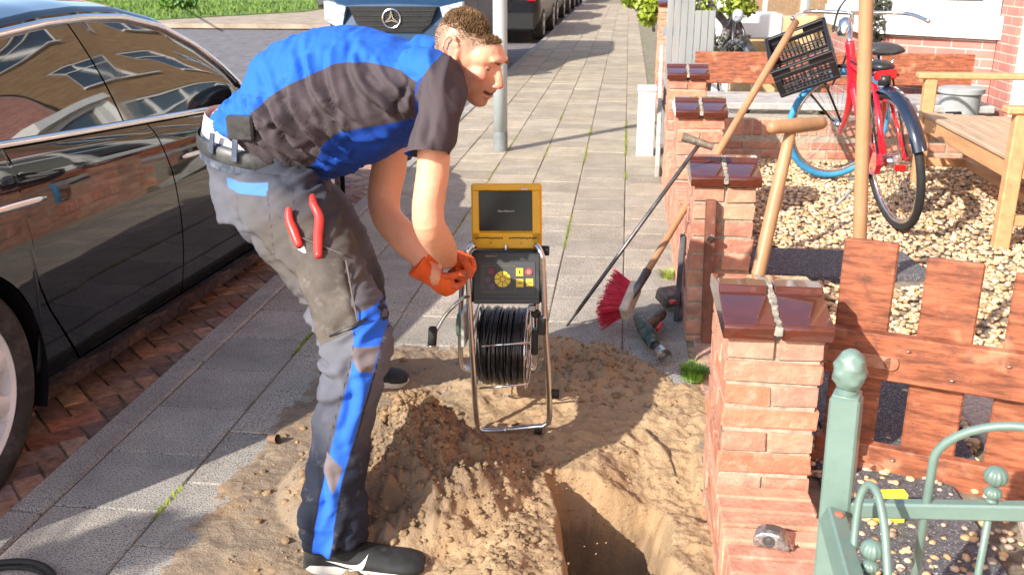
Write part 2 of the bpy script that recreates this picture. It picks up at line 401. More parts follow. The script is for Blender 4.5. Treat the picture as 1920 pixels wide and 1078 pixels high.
# pebbles
gravel_m = mat('pebble', (.70, .56, .39), .8, var=.15, scale=30, bump=.001, bscale=200, attr=True)
g = MB(); gp = [(1.15, 1.08, .95), (1.2, .98, .72), (.95, .9, .88), (.75, .6, .45), (1.3, 1.25, 1.2), (1.05, .8, .55), (.6, .58, .6)]
for k in range(23000):
    x = random.uniform(.5, 2.55); y = random.uniform(2.3, 7.4) if random.random() < .85 else random.uniform(1.0, 2.6)
    if y < 3.3 and x < .52: continue
    pathz = (x < 1.42 and 2.45 < y < 3.95 and False)
    d = math.hypot(x, y); r = random.uniform(.007, .017); t = random.uniform(.7, 1.15); p = random.choice(gp)
    if y > 1 and y < 2.5 and x > .5: r *= .8
    if 3.97 < y < 4.45 and x < 1.32: continue
    if 2.2 < y < 3.2 and .5 < x < 1.75 and random.random() < .55: continue
    clod(g, x, y, YZ-.012+random.uniform(0, .012), r, tuple(c*t for c in p), False, .6, .25)
tag(g.build('gravel', gravel_m, fix=False, smooth=True), 'cream and ochre pebbles covering the front garden', 'gravel', kind='stuff')
slab_m = mat('exposed_slab', (.12, .12, .13), .9, var=.3, scale=60, bump=.004, bscale=180, speck=(170, (.5, .48, .46), .6))
slab2_m = mat('washed_slab', (.62, .52, .42), .9, var=.2, scale=60, bump=.004, bscale=160, speck=(150, (.25, .2, .18), .6))
g = MB()
for i, (x, y, sx, sy) in enumerate([(.82, 4.21, .5, .4), (1.1, 4.19, .0, .0)]):
    if sx: g.box((x, y, YZ-.01), (sx, sy, .05), None, .006)
g.box((1.19, 4.24, YZ-.012), (.28, .36, .05), Matrix.Rotation(.1, 3, 'Z'), .006)
tag(g.build('stepping_slabs', slab_m), kind='structure')
g = MB()
g.box((.80, 2.72, YZ-.02), (.38, .6, .05), None, .006); g.box((.72, 2.15, YZ-.03), (.34, .5, .05), None, .006)
tag(g.build('dark_path_slabs', slab_m), kind='structure')
g = MB(); g.box((1.25, 2.75, YZ-.018), (.42, .6, .05), None, .006, mi=0); g.box((1.25, 1.9, YZ-.018), (.6, .5, .05), Matrix.Rotation(-.2, 3, 'Z'), .006); g.box((.8, 1.45, YZ-.018), (.5, .35, .05), None, .006)
tag(g.build('pale_path_slabs', slab2_m), kind='structure')
# threshold paving of the garden entrance
g = MB(); y = 2.5
for i in range(5):
    for j in range(3): g.box((.34+.1*j, 2.56+.2*i-(.1 if j % 2 else 0), -.03), (.094, .194, .07), None, .005, col=(1.5, 1.35, 1.25), jit=.001)
tag(g.build('entrance_paving', clink_m), kind='structure')
# ---- far side: side street, verge
verge_m = mat('grass_verge', (.22, .32, .05), .95, var=.3, scale=3, bump=.03, bscale=20, col2=(.07, .14, .03))
dirt_m = mat('sandy_path', (.42, .33, .24), .95, var=.2, scale=2, bump=.01)
Pf = [GZ(-900, 47), GZ(612, 47), GZ(625, 18), GZ(560, -12), GZ(-900, -12)]
g = MB(); g.prism([Vector((-60, 21.6, 0)), Vector((-6.3, 21.9, 0)), Vector((-6.6, 60, 0)), Vector((-60, 60, 0))], (0, 0, -.098), (0, 0, -.0))
tag(g.build('far_pavement', dirt_m), kind='structure')
g = MB(); g.prism([Vector((-60, 22.6, 0)), Vector((-11.6, 22.9, 0)), Vector((-9.2, 27.5, 0)), Vector((-9.5, 58, 0)), Vector((-60, 58, 0))], (0, 0, -.05), (0, 0, .02))
tag(g.build('grass_verge', verge_m), kind='structure')
g = MB()
for k in range(5000):
    x = random.uniform(-22, -9.3); y = random.uniform(22.7, 34)
    if x > -11.6+(y-22.9)*.5: continue
    h = random.uniform(.05, .13); a = random.uniform(0, 6.28); dx, dy = math.cos(a)*.03, math.sin(a)*.03
    g.add([(x-dx, y-dy, .02), (x+dx, y+dy, .02), (x+random.uniform(-.04, .04), y+random.uniform(-.04, .04), .02+h)], [(0, 1, 2)])
tag(g.build('verge_grass', verge_m, fix=False), 'short sunlit grass on the far verge', 'grass', kind='stuff')

# ================================================================ GARDEN WALL (real bricks)
brick_m = mat('garden_brick', (.60, .275, .185), .85, var=.14, scale=22, bump=.0035, bscale=90, attr=True, spec=.25, dirt=(28, (.62, .45, .33), .50, .6), speck=(14, (.30, .15, .11), .62))
mort_m = mat('mortar', (.44, .38, .29), .95, var=.2, scale=40, bump=.004, bscale=110)
def bcol():
    p = random.choice([(1, 1, 1), (1.12, 1.1, 1.08), (.9, .85, .85), (1.1, .9, .8), (.95, 1.08, 1.15), (1.05, 1.15, 1.1)]); t = random.uniform(.78, 1.15); return tuple(c*t for c in p)
def brick_col(x0, x1, y0, y1, z0, z1, b, m):
    J = .011; n = max(1, round((z1-z0)/.0615)); ch = (z1-z0)/n
    m.box(((x0+x1)/2, (y0+y1)/2, (z0+z1)/2), (x1-x0-.014, y1-y0-.014, z1-z0-.004), None, .001)
    Wd = x1-x0; Dp = y1-y0; jj = lambda: random.uniform(-.0018, .0018)
    for k in range(n):
        zc = z0+ch*(k+.5); h = ch-J
        if k % 2 == 0:       # stretchers across the front, closers behind
            q = max(1, round(Dp/.111)); d = Dp/q
            for i in range(q):
                yc = y0+d*(i+.5)
                if random.random() < .35 and i == 0:
                    s_ = random.uniform(.35, .65)*Wd
                    b.box((x0+s_/2, yc+jj(), zc), (s_-J/2, d-.003, h), None, .003, col=bcol(), jit=.003)
                    b.box((x0+s_+(Wd-s_)/2, yc+jj(), zc), (Wd-s_-J/2, d-.003, h), None, .003, col=bcol(), jit=.003)
                else: b.box(((x0+x1)/2+jj(), yc+jj(), zc), (Wd, d-.003, h), None, .003, col=bcol(), jit=.003)
        else:
            d = .212 if Dp > .25 else Dp; rest = Dp-d
            for i in range(2):
                b.box((x0+Wd*(.25+.5*i)+jj()*.5, y0+d/2+jj(), zc), (Wd/2-J*.6, d, h), None, .003, col=bcol(), jit=.003)
            if rest > .03: b.box(((x0+x1)/2, y0+d+rest/2+J/2, zc), (Wd, rest-J, h), None, .003, col=bcol(), jit=.003)
def rowlock(x0, x1, y0, y1, zt, b, ht=.1, dirx=False):
    n = max(1, round((y1-y0)/.0615)); d = (y1-y0)/n
    for i in range(n):
        b.box(((x0+x1)/2+random.uniform(-.003, .003), y0+d*(i+.5), zt-ht/2+random.uniform(-.0015, .0015)), (x1-x0, d-.010, ht), None, .005, col=bcol(), jit=.002)
def wall_courses(x0, x1, y0, y1, z0, z1, b, m):
    J = .011; n = max(1, round((z1-z0)/.0615)); ch = (z1-z0)/n
    m.box(((x0+x1)/2, (y0+y1)/2, (z0+z1)/2), (x1-x0-.01, y1-y0-.002, z1-z0), None, .001)
    for k in range(n):
        zc = z0+ch*(k+.5)
        for xx in (x0+.05, x1-.05):
            y = y0-(.11 if k % 2 else 0)
            while y < y1-.02:
                a, e = max(y, y0), min(y+.21, y1)
                if e-a > .03: b.box((xx, (a+e)/2, zc), (.1+random.uniform(-.003, .003), e-a-.002, ch-J), None, .003, col=bcol(), jit=.003)
                y += .2215
glaze_m = mat('glazed_tile', (.10, .024, .013), .06, var=.12, scale=14, coat=1, spec=.6, rvar=.03, bump=.0006, bscale=25, dirt=(30, (.35, .16, .1), .66, .5))
def cap_tiles(root, x0, x1, y0, y1, z, gap=.016):
    # two roof-shaped glazed tiles with a mortar joint between them
    xm = (x0+x1)/2; hw = .018
    for (a, b_) in ((x0-.012, xm-gap/2), (xm+gap/2, x1+.012)):
        prof = []; ya, yb = y0-.022, y1+.022; H = .078
        yc = (ya+yb)/2
        ov = [(ya, z), (ya-.003, z+.030), (ya+.004, z+.038), (yc-.035, z+H-.016), (yc-.027, z+H), (yc+.027, z+H), (yc+.035, z+H-.016), (yb-.004, z+.038), (yb+.003, z+.030), (yb, z)]
        m_ = MB(); m_.prism([Vector((a, p[0], p[1])) for p in ov], (0, 0, 0), (b_-a, 0, 0))
        o = m_.build('cap_tile', glaze_m, root)
        bv = o.modifiers.new('b', 'BEVEL'); bv.width = .003; bv.segments = 2; o.data.polygons.foreach_set('use_smooth', [True]*len(o.data.polygons)); o.data.set_sharp_from_angle(angle=R(50))
    m_ = MB(); pts = []
    ya, yb = y0-.012, y1+.012; yc = (ya+yb)/2
    prev = []
    for i in range(13):
        t = i/12; yy = ya+(yb-ya)*t; zz = z+.032+(.044)*(1-abs(t-.5)*2)
        m_.box((xm+random.uniform(-.001, .001), yy, zz-.009), (gap+random.uniform(-.002, .004), (yb-ya)/10, .022), Matrix.Rotation(random.uniform(-.1, .1), 3, 'X'), .003, jit=.0015)
    m_.build('cap_joint', mat('cap_mortar', (.36, .32, .26), .95, var=.3, scale=60, bump=.003), root)
def pillar(root, x0, x1, y0, y1, z0, z1, cap=True):
    b = MB(); m = MB(); brick_col(x0, x1, y0, y1, z0, z1, b, m)
    o = b.build('pillar', brick_m, root); m.build('mortar', mort_m, o)
    if cap: cap_tiles(root, x0, x1, y0, y1, z1)
WX0, WX1 = .26, .485
gw = thing('garden_wall', 'low brick wall with the nearest brick pillar, dark glazed cap tiles, tape measure on its ledge', 'garden wall', (.37, 2.2, 0))
pillar(gw, WX0, WX1, 2.12, 2.46, -.2, .525)
b = MB(); m = MB(); wall_courses(WX0, WX1-.005, -.6, 2.115, -.45, .03, b, m); rowlock(WX0-.002, WX1, -.6, 2.118, .135, b)
o = b.build('low_wall', brick_m, gw); m.build('mortar', mort_m, o)
gw2 = thing('garden_wall', 'brick wall with three capped pillars running back from the garden entrance', 'garden wall', (.37, 4, 0))
pillar(gw2, WX0, WX1, 3.42, 3.74, -.05, .592)
pillar(gw2, WX0, WX1, 4.70, 5.00, -.05, .64)
pillar(gw2, WX0, WX1, 5.85, 6.15, -.05, .69)
b = MB(); m = MB()
for (a, e) in ((3.745, 4.695), (5.005, 5.845)):
    wall_courses(WX0, WX1-.005, a, e, -.05, .22, b, m); rowlock(WX0-.002, WX1, a, e, .325, b)
o = b.build('low_wall', brick_m, gw2); m.build('mortar', mort_m, o)
# pillars of the neighbour farther along
gw3 = thing('garden_wall', 'far narrow brick pillar at the back edge of the pavement with green shrub beside it', 'brick pillar', (.35, 10.6, 0))
pillar(gw3, .3, .52, 9.6, 9.9, -.05, .95)
wood_red = mat('red_stained_wood', (.36, .115, .055), .55, var=.35, scale=11, bump=.0012, bscale=40, scl=(1, 1, 6), spec=.45, dirt=(24, (.12, .05, .035), .52, .85), speck=(9, (.42, .2, .11), .60))
# ---- dividing wall across the garden, coping and red beam
dv = thing('dividing_wall', 'low brick cross wall with grey coping and a red-brown beam above it', 'garden wall', (1.5, 6.9, 0))
b = MB(); m = MB(); y0 = 6.65
m.box((1.5, y0+.1, .1), (2.0, .19, .5), None, .002)
for k in range(4):
    zc = -.02+.062*k; x = .5-(.11 if k % 2 else 0)
    while x < 2.5:
        a, e = max(x, .5), min(x+.21, 2.52)
        if e-a > .03: b.box(((a+e)/2, y0+.05, zc), (e-a, .1, .051), None, .004, col=bcol(), jit=.001)
        x += .2215
x = .53
while x < 2.5: b.box((x, y0+.1, .285), (.052, .2, .105), None, .004, col=bcol(), jit=.001); x += .0625
o = b.build('wall', brick_m, dv); m.build('mortar', mort_m, o)
cop_m = mat('grey_coping', (.42, .41, .39), .85, var=.2, scale=8, bump=.002)
m = MB(); m.box((1.5, y0+.5, .40), (2.0, .62, .05), None, .008); m.build('coping', cop_m, dv)
m = MB(); m.box((1.53, y0+.82, .60), (2.02, .05, .23), None, .006); m.build('beam', wood_red, dv)
for x in (.6, 1.5, 2.4): m = MB(); m.box((x, y0+.87, .3), (.06, .05, .6), None, .004); m.build('post', wood_red, dv)
# ================================================================ WOODEN GATE
gp0 = Vector((.575, 2.42, 0)); gdir = Vector((.95, -.31, 0)).normalized(); gn = Vector((gdir.y, -gdir.x, 0))   # gn points to the camera side
gr = thing('wooden_gate', 'red-brown picket gate with arched plank tops, swung open into the garden beside the nearest pillar', 'gate', gp0+Vector((0, 0, .05)))
def gpt(s, z, o=0): return gp0+gdir*s+Vector((0, 0, z))+gn*o
GM = Matrix((gdir, gn, Vector((0, 0, 1)))).transposed()
for (s, z) in ((.0, .385), (.0, .075)):
    m = MB(); m.box(gpt(.47, z), (.98, .035, .125 if z > .2 else .115), GM, .004)
    rl_ = m.build('rail', wood_red, gr)
    for q in (.06, .18, .29, .41, .53, .65, .77, .89):
        for dz in (-.03, .03) if int(q*100) % 2 else (.03, -.03):
            bm_ = MB(); bm_.ball(gpt(q, z+dz*(1 if int(q*50) % 2 else -1), .02), (.008, .008, .004), 8); bm_.build('bolt', mat('old_bolt', (.3, .2, .16), .5, metal=.6), rl_); break
hing_m = mat('painted_strap_hinge', (.4, .16, .09), .45, var=.2, scale=30, dirt=(25, (.55, .4, .3), .5, .5))
for z in (.375, .065):
    m = MB(); m.box(gpt(.06, z, .021), (.17, .008, .036), GM, .003); m.lathe(gpt(.145, z, .018), [(0, .02), (.007, .018)], gn, 16); m.lathe(gpt(-.02, z-.025, .016), [(0, .009), (.05, .009)], (0, 0, 1), 10)
    m.build('hinge', hing_m, gr, auto=40)
tops = [.66, .632, .618, .612, .618]
for i in range(5):
    s = -.005+.2*i; m = MB(); zt = tops[i]
    m.box(gpt(s+.065, (zt-.055)/2+.02, -.03), (.132, .02, zt+.055), GM, .006)
    m.build('picket', wood_red, gr)
# ================================================================ LOOSE TOOLS
wood_l = mat('pale_wood_handle', (.41, .225, .11), .5, var=.12, scale=9, bump=.0006, bscale=50, scl=(1, 1, .25), dirt=(12, (.42, .28, .16), .52, .5))
wood_d = mat('worn_wood_handle', (.42, .27, .15), .6, var=.2, scale=9, bump=.001, bscale=50, scl=(1, 1, .25), dirt=(20, (.2, .14, .1), .5, .6))
steel_m = mat('bare_steel', (.62, .62, .62), .28, metal=1, var=.1, scale=20, dirt=(18, (.3, .25, .2), .55, .5))
dsteel_m = mat('dark_rod_steel', (.16, .15, .15), .45, metal=.8, var=.3, scale=25, dirt=(15, (.2, .12, .08), .5, .6))
blk = mat('black_plastic', (.022, .022, .024), .38, var=.2, scale=20)
rub = mat('black_rubber', (.02, .02, .02), .75, var=.2, scale=30, bump=.0006, bscale=120)
chrome = mat('polished_tube', (.75, .75, .74), .2, metal=1, var=.08, scale=10, dirt=(22, (.45, .38, .3), .6, .5))
# T-handled spade behind the nearest pillar
A = AY(1484, 240, 3.32); B_ = AY(1425, 497, 3.16); dr = (B_-A).normalized(); C_ = A+dr*((A.z-.30)/-dr.z)
t = thing('spade', 'T-handled spade with turned pale wooden shaft standing behind the nearest brick pillar', 'spade', (C_.x, C_.y, YZ))
m = MB(); n_ = 9; pts = [A+(C_-A)*(i/n_) for i in range(n_+1)]; m.tube(pts, [.0185+.005*min(1, i/4) for i in range(n_+1)], 14); m.build('shaft', wood_l, t, smooth=True)
h0, h1 = AY(1441, 240, 3.25), AY(1546, 231, 3.39); hd = h1-h0
m = MB(); m.tube([h0+hd*q for q in (0, .03, .12, .35, .5, .65, .88, .97, 1)], [.012, .020, .023, .0245, .026, .0245, .023, .020, .012], 16); m.build('grip', wood_l, t, smooth=True)
m = MB(); ax = frame(dr, (1, 0, 0))[0]; E_ = C_+dr*.27
m.prism([C_+ax*-.03, C_+ax*.03, C_+dr*.04+ax*.085, E_+ax*.08, E_+dr*.02, E_-ax*.08, C_+dr*.04-ax*.085], Vector((0, -.004, 0)), Vector((0, .004, 0))); m.tube([C_-dr*.06, C_+dr*.03], [.022, .02], 12)
m.build('blade', dsteel_m, t)
# tall wooden pole
A = AY(1607.5, 612, 2.62); B_ = AY(1625, -20, 2.62); B_ = AY(1624.5, 0, 2.62); dr = (B_-A).normalized(); lo = A-dr*((A.z-YZ-.02)/dr.z); hi = B_+dr*.25
t = thing('wooden_pole', 'tall straight pale wooden pole standing upright behind the picket gate', 'wooden pole', lo)
m = MB(); m.tube([lo+(hi-lo)*(i/12) for i in range(13)], [.0185]*13, 16); m.build('shaft', wood_l, t, smooth=True)
m = MB(); m.tube([lo-dr*.01, lo+dr*.05], [.021, .0205], 16); m.build('ferrule', dsteel_m, t, smooth=True)
# broom
P0 = AY(1192, 545, 3.46); P1 = AY(1492, 42, 4.5); dr = (P1-P0).normalized()
t = thing('broom', 'street broom with red bristles and wooden handle leaning over the low brick wall', 'broom', GZ(1165, 612))
m = MB(); st = P0+dr*.05; m.tube([st+(P1-st)*(i/14) for i in range(15)], [.0135+.003*(i/14) for i in range(15)], 14); m.build('handle', wood_l, t, smooth=True)
m = MB(); m.tube([P0-dr*.045, P0+dr*.02, P0+dr*.10], [.009, .016, .0175], 12); m.build('socket', dsteel_m, t, smooth=True)
# head block: long axis across, bristles fan away to the lower left
hc = AY(1178, 562, 3.45); la = (AY(1196, 532, 3.50)-AY(1174, 584, 3.38)).normalized(); bd = (AY(1146, 580, 3.42)-AY(1184, 560, 3.45)); bd = (bd-la*bd.dot(la)).normalized(); bn_ = la.cross(bd)
Mx = Matrix((la, bd, bn_)).transposed()
m = MB(); m.box(hc+bd*-.008, (.155, .035, .062), Mx, .006); m.build('head', mat('broom_block', (.56, .47, .36), .8, var=.2, scale=20, bump=.001), t)
m = MB(); red_br = mat('red_bristle', (.62, .02, .05), .45, var=.25, scale=60)
for i in range(19):
    for j in range(8):
        u = (i-9)/9; v = (j-3.5)/3.5; b0 = hc+la*(u*.07)+bn_*(v*.026)+bd*.008
        for q in range(4):
            d2 = (bd+la*(u*.42+random.uniform(-.07, .07))+bn_*(v*.34+random.uniform(-.08, .08))).normalized(); Ln = random.uniform(.075, .092)
            mid = b0+d2*Ln*.55+la*u*.002; e = b0+d2*Ln+Vector((0, 0, -.006))+la*(u*.01); m.tube([b0, mid, e], [.0016, .0015, .0011], 4, col=(1, 1, 1), cap=False)
m.build('bristles', red_br, t, fix=False)
# iron rod with pipe handle
P0 = AY(1060, 612, 3.5); P0.z = -.01; P1 = AY(1310, 272, 3.46)
t = thing('iron_rod', 'thin dark iron rod with a rusty T pipe handle leaning against the second brick pillar', 'iron rod', P0)
m = MB(); m.tube([P0, P0+(P1-P0)*.08, P0+(P1-P0)*.1, P1], [.004, .0055, .0075, .0075], 10); m.build('rod', dsteel_m, t, smooth=True)
h0, h1 = AY(1280, 257, 3.46), AY(1337, 276, 3.46); hd = (h1-h0)
m = MB(); prof = []; m.tube([h0, h0+hd*.02, h0+hd*.5, h0+hd], [.0165, .0165, .0145, .013], 16, cap=False); m.tube([h0+hd*.001, h0+hd*.98], [.0125, .0105], 16, cap=False); m.build('grip', mat('rusty_pipe', (.32, .26, .2), .6, metal=.6, var=.3, scale=40, bump=.001), t, smooth=True)
# batten
t = thing('wooden_batten', 'worn brown batten with a small steel catch against the second brick pillar', 'wooden batten', (.325, 3.38, -.01))
m = MB(); m.beam((.337, 3.385, -.02), (.322, 3.398, .545), .034, .045, (0, -1, 0), .004, jit=.002); m.build('post', mat('worn_brown_wood', (.24, .09, .055), .7, var=.3, scale=12, bump=.002, bscale=40, scl=(1, 1, .3), dirt=(25, (.5, .35, .27), .56, .6)), t)
m = MB(); m.beam((.318, 3.37, .40), (.334, 3.355, .425), .016, .012, (0, -1, 0)); m.build('catch', steel_m, t)
# grey plank against the wall
t = MB(); t.beam((.238, 3.62, -.01), (.248, 3.66, .34), .05, .02, (-1, 0, 0), .003, jit=.002)
tag(t.build('plank', mat('dark_grey_plank', (.085, .085, .1), .8, var=.3, scale=20, bump=.001)), 'short dark grey plank propped against the left side of the second pillar', 'plank')
# tape measure on the ledge
c = Vector((.358, 1.865, .136)); t = thing('tape_measure', 'chrome tape measure lying on the brick ledge in front of the nearest pillar', 'tape measure', c)
chr_w = mat('scuffed_chrome', (.5, .5, .5), .33, metal=.85, var=.35, scale=60, bump=.002, bscale=90)
rz = Matrix.Rotation(R(-14), 3, 'Z'); m = MB()
pr = [(-.036, 0), (-.038, .012), (-.034, .026), (-.02, .036), (0, .039), (.018, .036), (.03, .026), (.034, .014), (.041, .010), (.041, 0)]
m.prism([c+rz @ Vector((x, 0, z+.001)) for x, z in pr], rz @ Vector((0, -.021, 0)), rz @ Vector((0, .021, 0)))
o = m.build('case', chr_w, t); bv = o.modifiers.new('b', 'BEVEL'); bv.width = .004; bv.segments = 3; o.data.polygons.foreach_set('use_smooth', [True]*len(o.data.polygons))
m = MB(); m.lathe(c+rz @ Vector((-.004, -.0205, .019)), [(0, .014), (.002, .0135), (.0025, .009), (.001, .008), (.0025, .004)], rz @ Vector((0, -1, 0)), 20)
m.box(c+rz @ Vector((0, 0, .040)), (.03, .026, .004), rz, .001); m.build('side_disc', mat('tape_disc', (.12, .12, .12), .4, metal=.5), t, auto=40)
m = MB(); m.box(c+rz @ Vector((.043, 0, .004)), (.008, .018, .002), rz, .0005); m.box(c+rz @ Vector((.047, 0, 0.002)), (.002, .02, .012), rz, .0005); m.build('blade_hook', steel_m, t)
# drill with core bit lying by the wall
c = GZ(1222, 625, .04); t = thing('power_tool', 'dirty green drill with red parts and silver core bit lying by the wall', 'power drill', GZ(1225, 640))
grn = mat('dirty_green_plastic', (.035, .075, .06), .55, var=.4, scale=30, dirt=(30, (.3, .26, .2), .5, .7), bump=.001); redp = mat('red_plastic', (.55, .04, .04), .4, var=.2, scale=20, dirt=(30, (.35, .25, .2), .55, .5))
p0, p1, p2 = GZ(1210, 618, .05), GZ(1226, 646, .045), GZ(1246, 668, .04)
m = MB(); m.tube([p0+(p0-p1)*.9, p0, p0+(p1-p0)*.5, p1], [.020, .03, .028, .02], 14); m.build('motor_housing', grn, t, smooth=True)
m = MB(); m.tube([p1, p1+(p2-p1)*.6], [.014, .016], 14); m.build('chuck', blk, t, smooth=True)
m = MB(); dd = (p2-p1).normalized(); m.tube([p1+(p2-p1)*.6, p1+(p2-p1)*.62, p2], [.012, .027, .028], 22, cap=False); m.tube([p1+(p2-p1)*.65, p2], [.024, .0245], 22, cap=False); m.tube([p2-dd*.0005, p2], [.028, .0245], 22, cap=False); m.tube([p1+(p2-p1)*.8, p1+(p2-p1)*.81], [.024, .024], 22); m.build('core_bit', mat('bit_steel', (.6, .58, .55), .35, metal=.9, var=.2, scale=20), t, smooth=True)
h = GZ(1240, 590, .05); hb = GZ(1256, 556, .055)
m = MB(); m.tube([p0, (p0+h)/2+Vector((.01, 0, .01)), h], [.021, .017, .02], 12, ry=[.026, .02, .024]); m.build('handle', mat('brown_dirty_grip', (.14, .09, .06), .7, var=.4, scale=40), t, smooth=True)
m = MB(); m.box(hb, (.095, .085, .06), Matrix.Rotation(.5, 3, 'Z') @ Matrix.Rotation(.25, 3, 'X'), .01); m.build('battery', mat('battery_shell', (.16, .12, .10), .6, var=.3, scale=25, dirt=(30, (.4, .33, .26), .5, .6)), t)
m = MB(); m.box(GZ(1262, 566, .085), (.028, .028, .014), Matrix.Rotation(.5, 3, 'Z'), .003); m.build('red_button', redp, t); m = MB(); m.tube([GZ(1233, 618, .055), GZ(1240, 606, .06)], [.009, .007], 8); m.build('trigger', redp, t)
# little pipe stub in the sand
P0 = GZ(505, 822, .02); m = MB(); dx = Vector((.03, -.01, .006)); m.tube([P0, P0+dx], [.012, .014], 16, cap=False); m.tube([P0, P0+dx], [.010, .012], 16, cap=False)
t = thing('pipe_stub', 'short brown pipe end half buried in the sand left of the digger', 'pipe', P0); m.build('tube', mat('brown_pipe', (.2, .12, .08), .6), t, smooth=True)
# black rubber hoop at the very front left
P0 = GZ(0, 1085, .05); m = MB(); c = GZ(-20, 1130, 0)
m.tube([c+Vector((.135*math.cos(a), .135*math.sin(a), .015)) for a in [2*PI*i/48 for i in range(48)]], .0075, 12, closed=True)
m.tube([c+Vector((.125*math.cos(a), .125*math.sin(a)-.003, .008)) for a in [2*PI*i/48 for i in range(48)]], .0055, 12, closed=True)
tag(m.build('hose_coil', rub, smooth=True), 'black rubber hose hoop on the pavement at the bottom left corner', 'hose')

# ================================================================ PIPE CAMERA REEL
t = thing('inspection_reel', 'pipe inspection camera reel in a steel tube frame with yellow flip-up monitor', 'inspection camera', (-.30, 2.68, .02))
yel = mat('yellow_plastic', (.86, .47, .004), .38, var=.08, scale=8, dirt=(30, (.45, .26, .03), .6, .4)); case_m = mat('black_case', (.028, .029, .031), .42, var=.2, scale=30, bump=.0003, bscale=300)
FY, BY = 2.585, 2.86
q = lambda u, v, Y=FY: AY(u, v, Y)
left = smooth_path([q(950, 806), q(915, 808), q(899, 803), q(893, 780), q(888, 700), q(882, 600), q(877, 500), q(875, 478), q(882, 464, FY+.012), q(890, 460, FY+.05), q(885, 455, BY)], 6)
right = smooth_path([q(950, 806), q(1005, 800), q(1022, 797), q(1030, 780), q(1028, 700), q(1022, 600), q(1018, 500), q(1016, 480), q(1010, 466, FY+.012), q(1004, 460, FY+.05), q(1000, 455, BY)], 6)
m = MB(); m.tube(left, .0088, 14); m.tube(right, .0088, 14); fr = m.build('tube_frame', chrome, t, smooth=True)
m = MB()
bl = [q(885, 455, BY), q(868, 520, BY), q(864, 600, BY), q(864, 670, BY), q(872, 690, BY), q(900, 692, BY), q(985, 690, BY), q(1004, 684, BY), q(1006, 600, BY), q(1000, 455, BY)]
m.tube(smooth_path(bl, 5), .0085, 12); m.build('rear_frame', chrome, t, smooth=True)
m = MB()
for (a, b_) in (((903, 649), (996, 642)), ((899, 728), (991, 720))): m = MB(); m.tube([q(*a, FY+.03), q(*b_, FY+.03)], .0036, 10); m.build('cross_bar', chrome, t, smooth=True)
# drum and cable
dc = AY(945, 648, FY+.155); dcx = dc.x; m = MB(); wd = .068
cab = mat('black_cable', (.014, .014, .016), .25, var=.2, scale=30, spec=.6); m2 = MB()
for i in range(46):
    lay = i % 3; x = -wd+2*wd*((i*0.618) % 1); rr = .119-lay*.007+random.uniform(-.002, .002); tl = random.uniform(-.10, .10); ph = random.uniform(0, 6.28)
    if i % 4 == 0: tl *= 2.4
    m.tube([dc+Vector((x+tl*rr*math.cos(a+ph)*.55, rr*math.cos(a), rr*math.sin(a))) for a in [2*PI*j/40 for j in range(40)]], .0042, 7, closed=True)
m.build('cable', cab, t, smooth=True)
m = MB(); m.lathe(dc-Vector((wd+.006, 0, 0)), [(0, .06), (.002, .1), (2*wd+.01, .1), (2*wd+.012, .06)], (1, 0, 0), 28); m.build('drum', blk, t, auto=40)
for sx in (-wd-.008, wd+.008):
    m = MB()
    for rr in (.128, .07): m.tube([dc+Vector((sx, rr*math.cos(a), rr*math.sin(a))) for a in [2*PI*j/36 for j in range(36)]], .0028, 7, closed=True)
    for j in range(6): a = j*PI/3; m.tube([dc+Vector((sx, .02*math.cos(a), .02*math.sin(a))), dc+Vector((sx, .128*math.cos(a), .128*math.sin(a)))], .0026, 6)
    m.build('drum_flange', chrome, t, smooth=True)
# side bracket with crank
m = MB(); m.box(AY(872, 610, FY+.07), (.012, .09, .11), None, .004); m.build('side_plate', mat('cast_alloy', (.55, .56, .52), .5, metal=.5, var=.3, scale=40, dirt=(30, (.35, .3, .22), .5, .7)), t)
m = MB(); m.lathe(AY(861, 608, FY+.10), [(-.004, .03), (-.004, .036), (.006, .036), (.006, .03)], (1, 0, 0), 20); m.build('brake_wheel', mat('green_knob', (.07, .12, .09), .5), t, auto=40)
m = MB(); k0, k1, k2 = AY(866, 560, 2.45), AY(836, 590, 2.44), AY(817, 622, 2.43)
m.tube(smooth_path([AY(880, 556, 2.60), k0, k1, k2], 4), .005, 10); m.build('crank_arm', steel_m, t, smooth=True)
m = MB(); k3 = AY(812, 612, 2.43); k4 = AY(810, 647, 2.42); m.tube([k3, k3+(k4-k3)*.1, k4], [.008, .0125, .0125], 14); cg = m.build('crank_grip', rub, t, smooth=True)
m = MB(); m.tube([k4, k4+(k4-k3)*.07], [.0115, .0108], 14); m.build('end_cap', steel_m, cg, smooth=True)
# right side bits
m = MB(); m.box(AY(1016, 610, FY), (.026, .03, .055), None, .005); m.box(AY(1003, 640, FY+.05), (.02, .03, .08), None, .005); m.ball(AY(1005, 588, FY+.03), (.016, .014, .014), 10); m.build('clamp', blk, t)
m = MB(); m.box(AY(998, 577, FY+.0), (.022, .02, .016), None, .003); m.build('connector', steel_m, t)
for (u, v, Y) in ((1022, 470, FY+.04), (1041, 738, FY+.01)):
    m = MB(); p = AY(u, v, Y); m.lathe(p-Vector((.016, 0, 0)), [(0, .004), (.004, .013), (.008, .0145), (.026, .0145), (.028, .012)], (1, 0, 0), 18); m.build('knob', rub, t, auto=40)
for (u, v) in ((912, 815), (1008, 806)):
    m = MB(); m.lathe(AY(u, v, FY)-Vector((.01, 0, .0)), [(0, .009), (.002, .012), (.022, .012), (.024, .009)], (1, 0, 0), 14); m.build('foot', rub, t, auto=40)
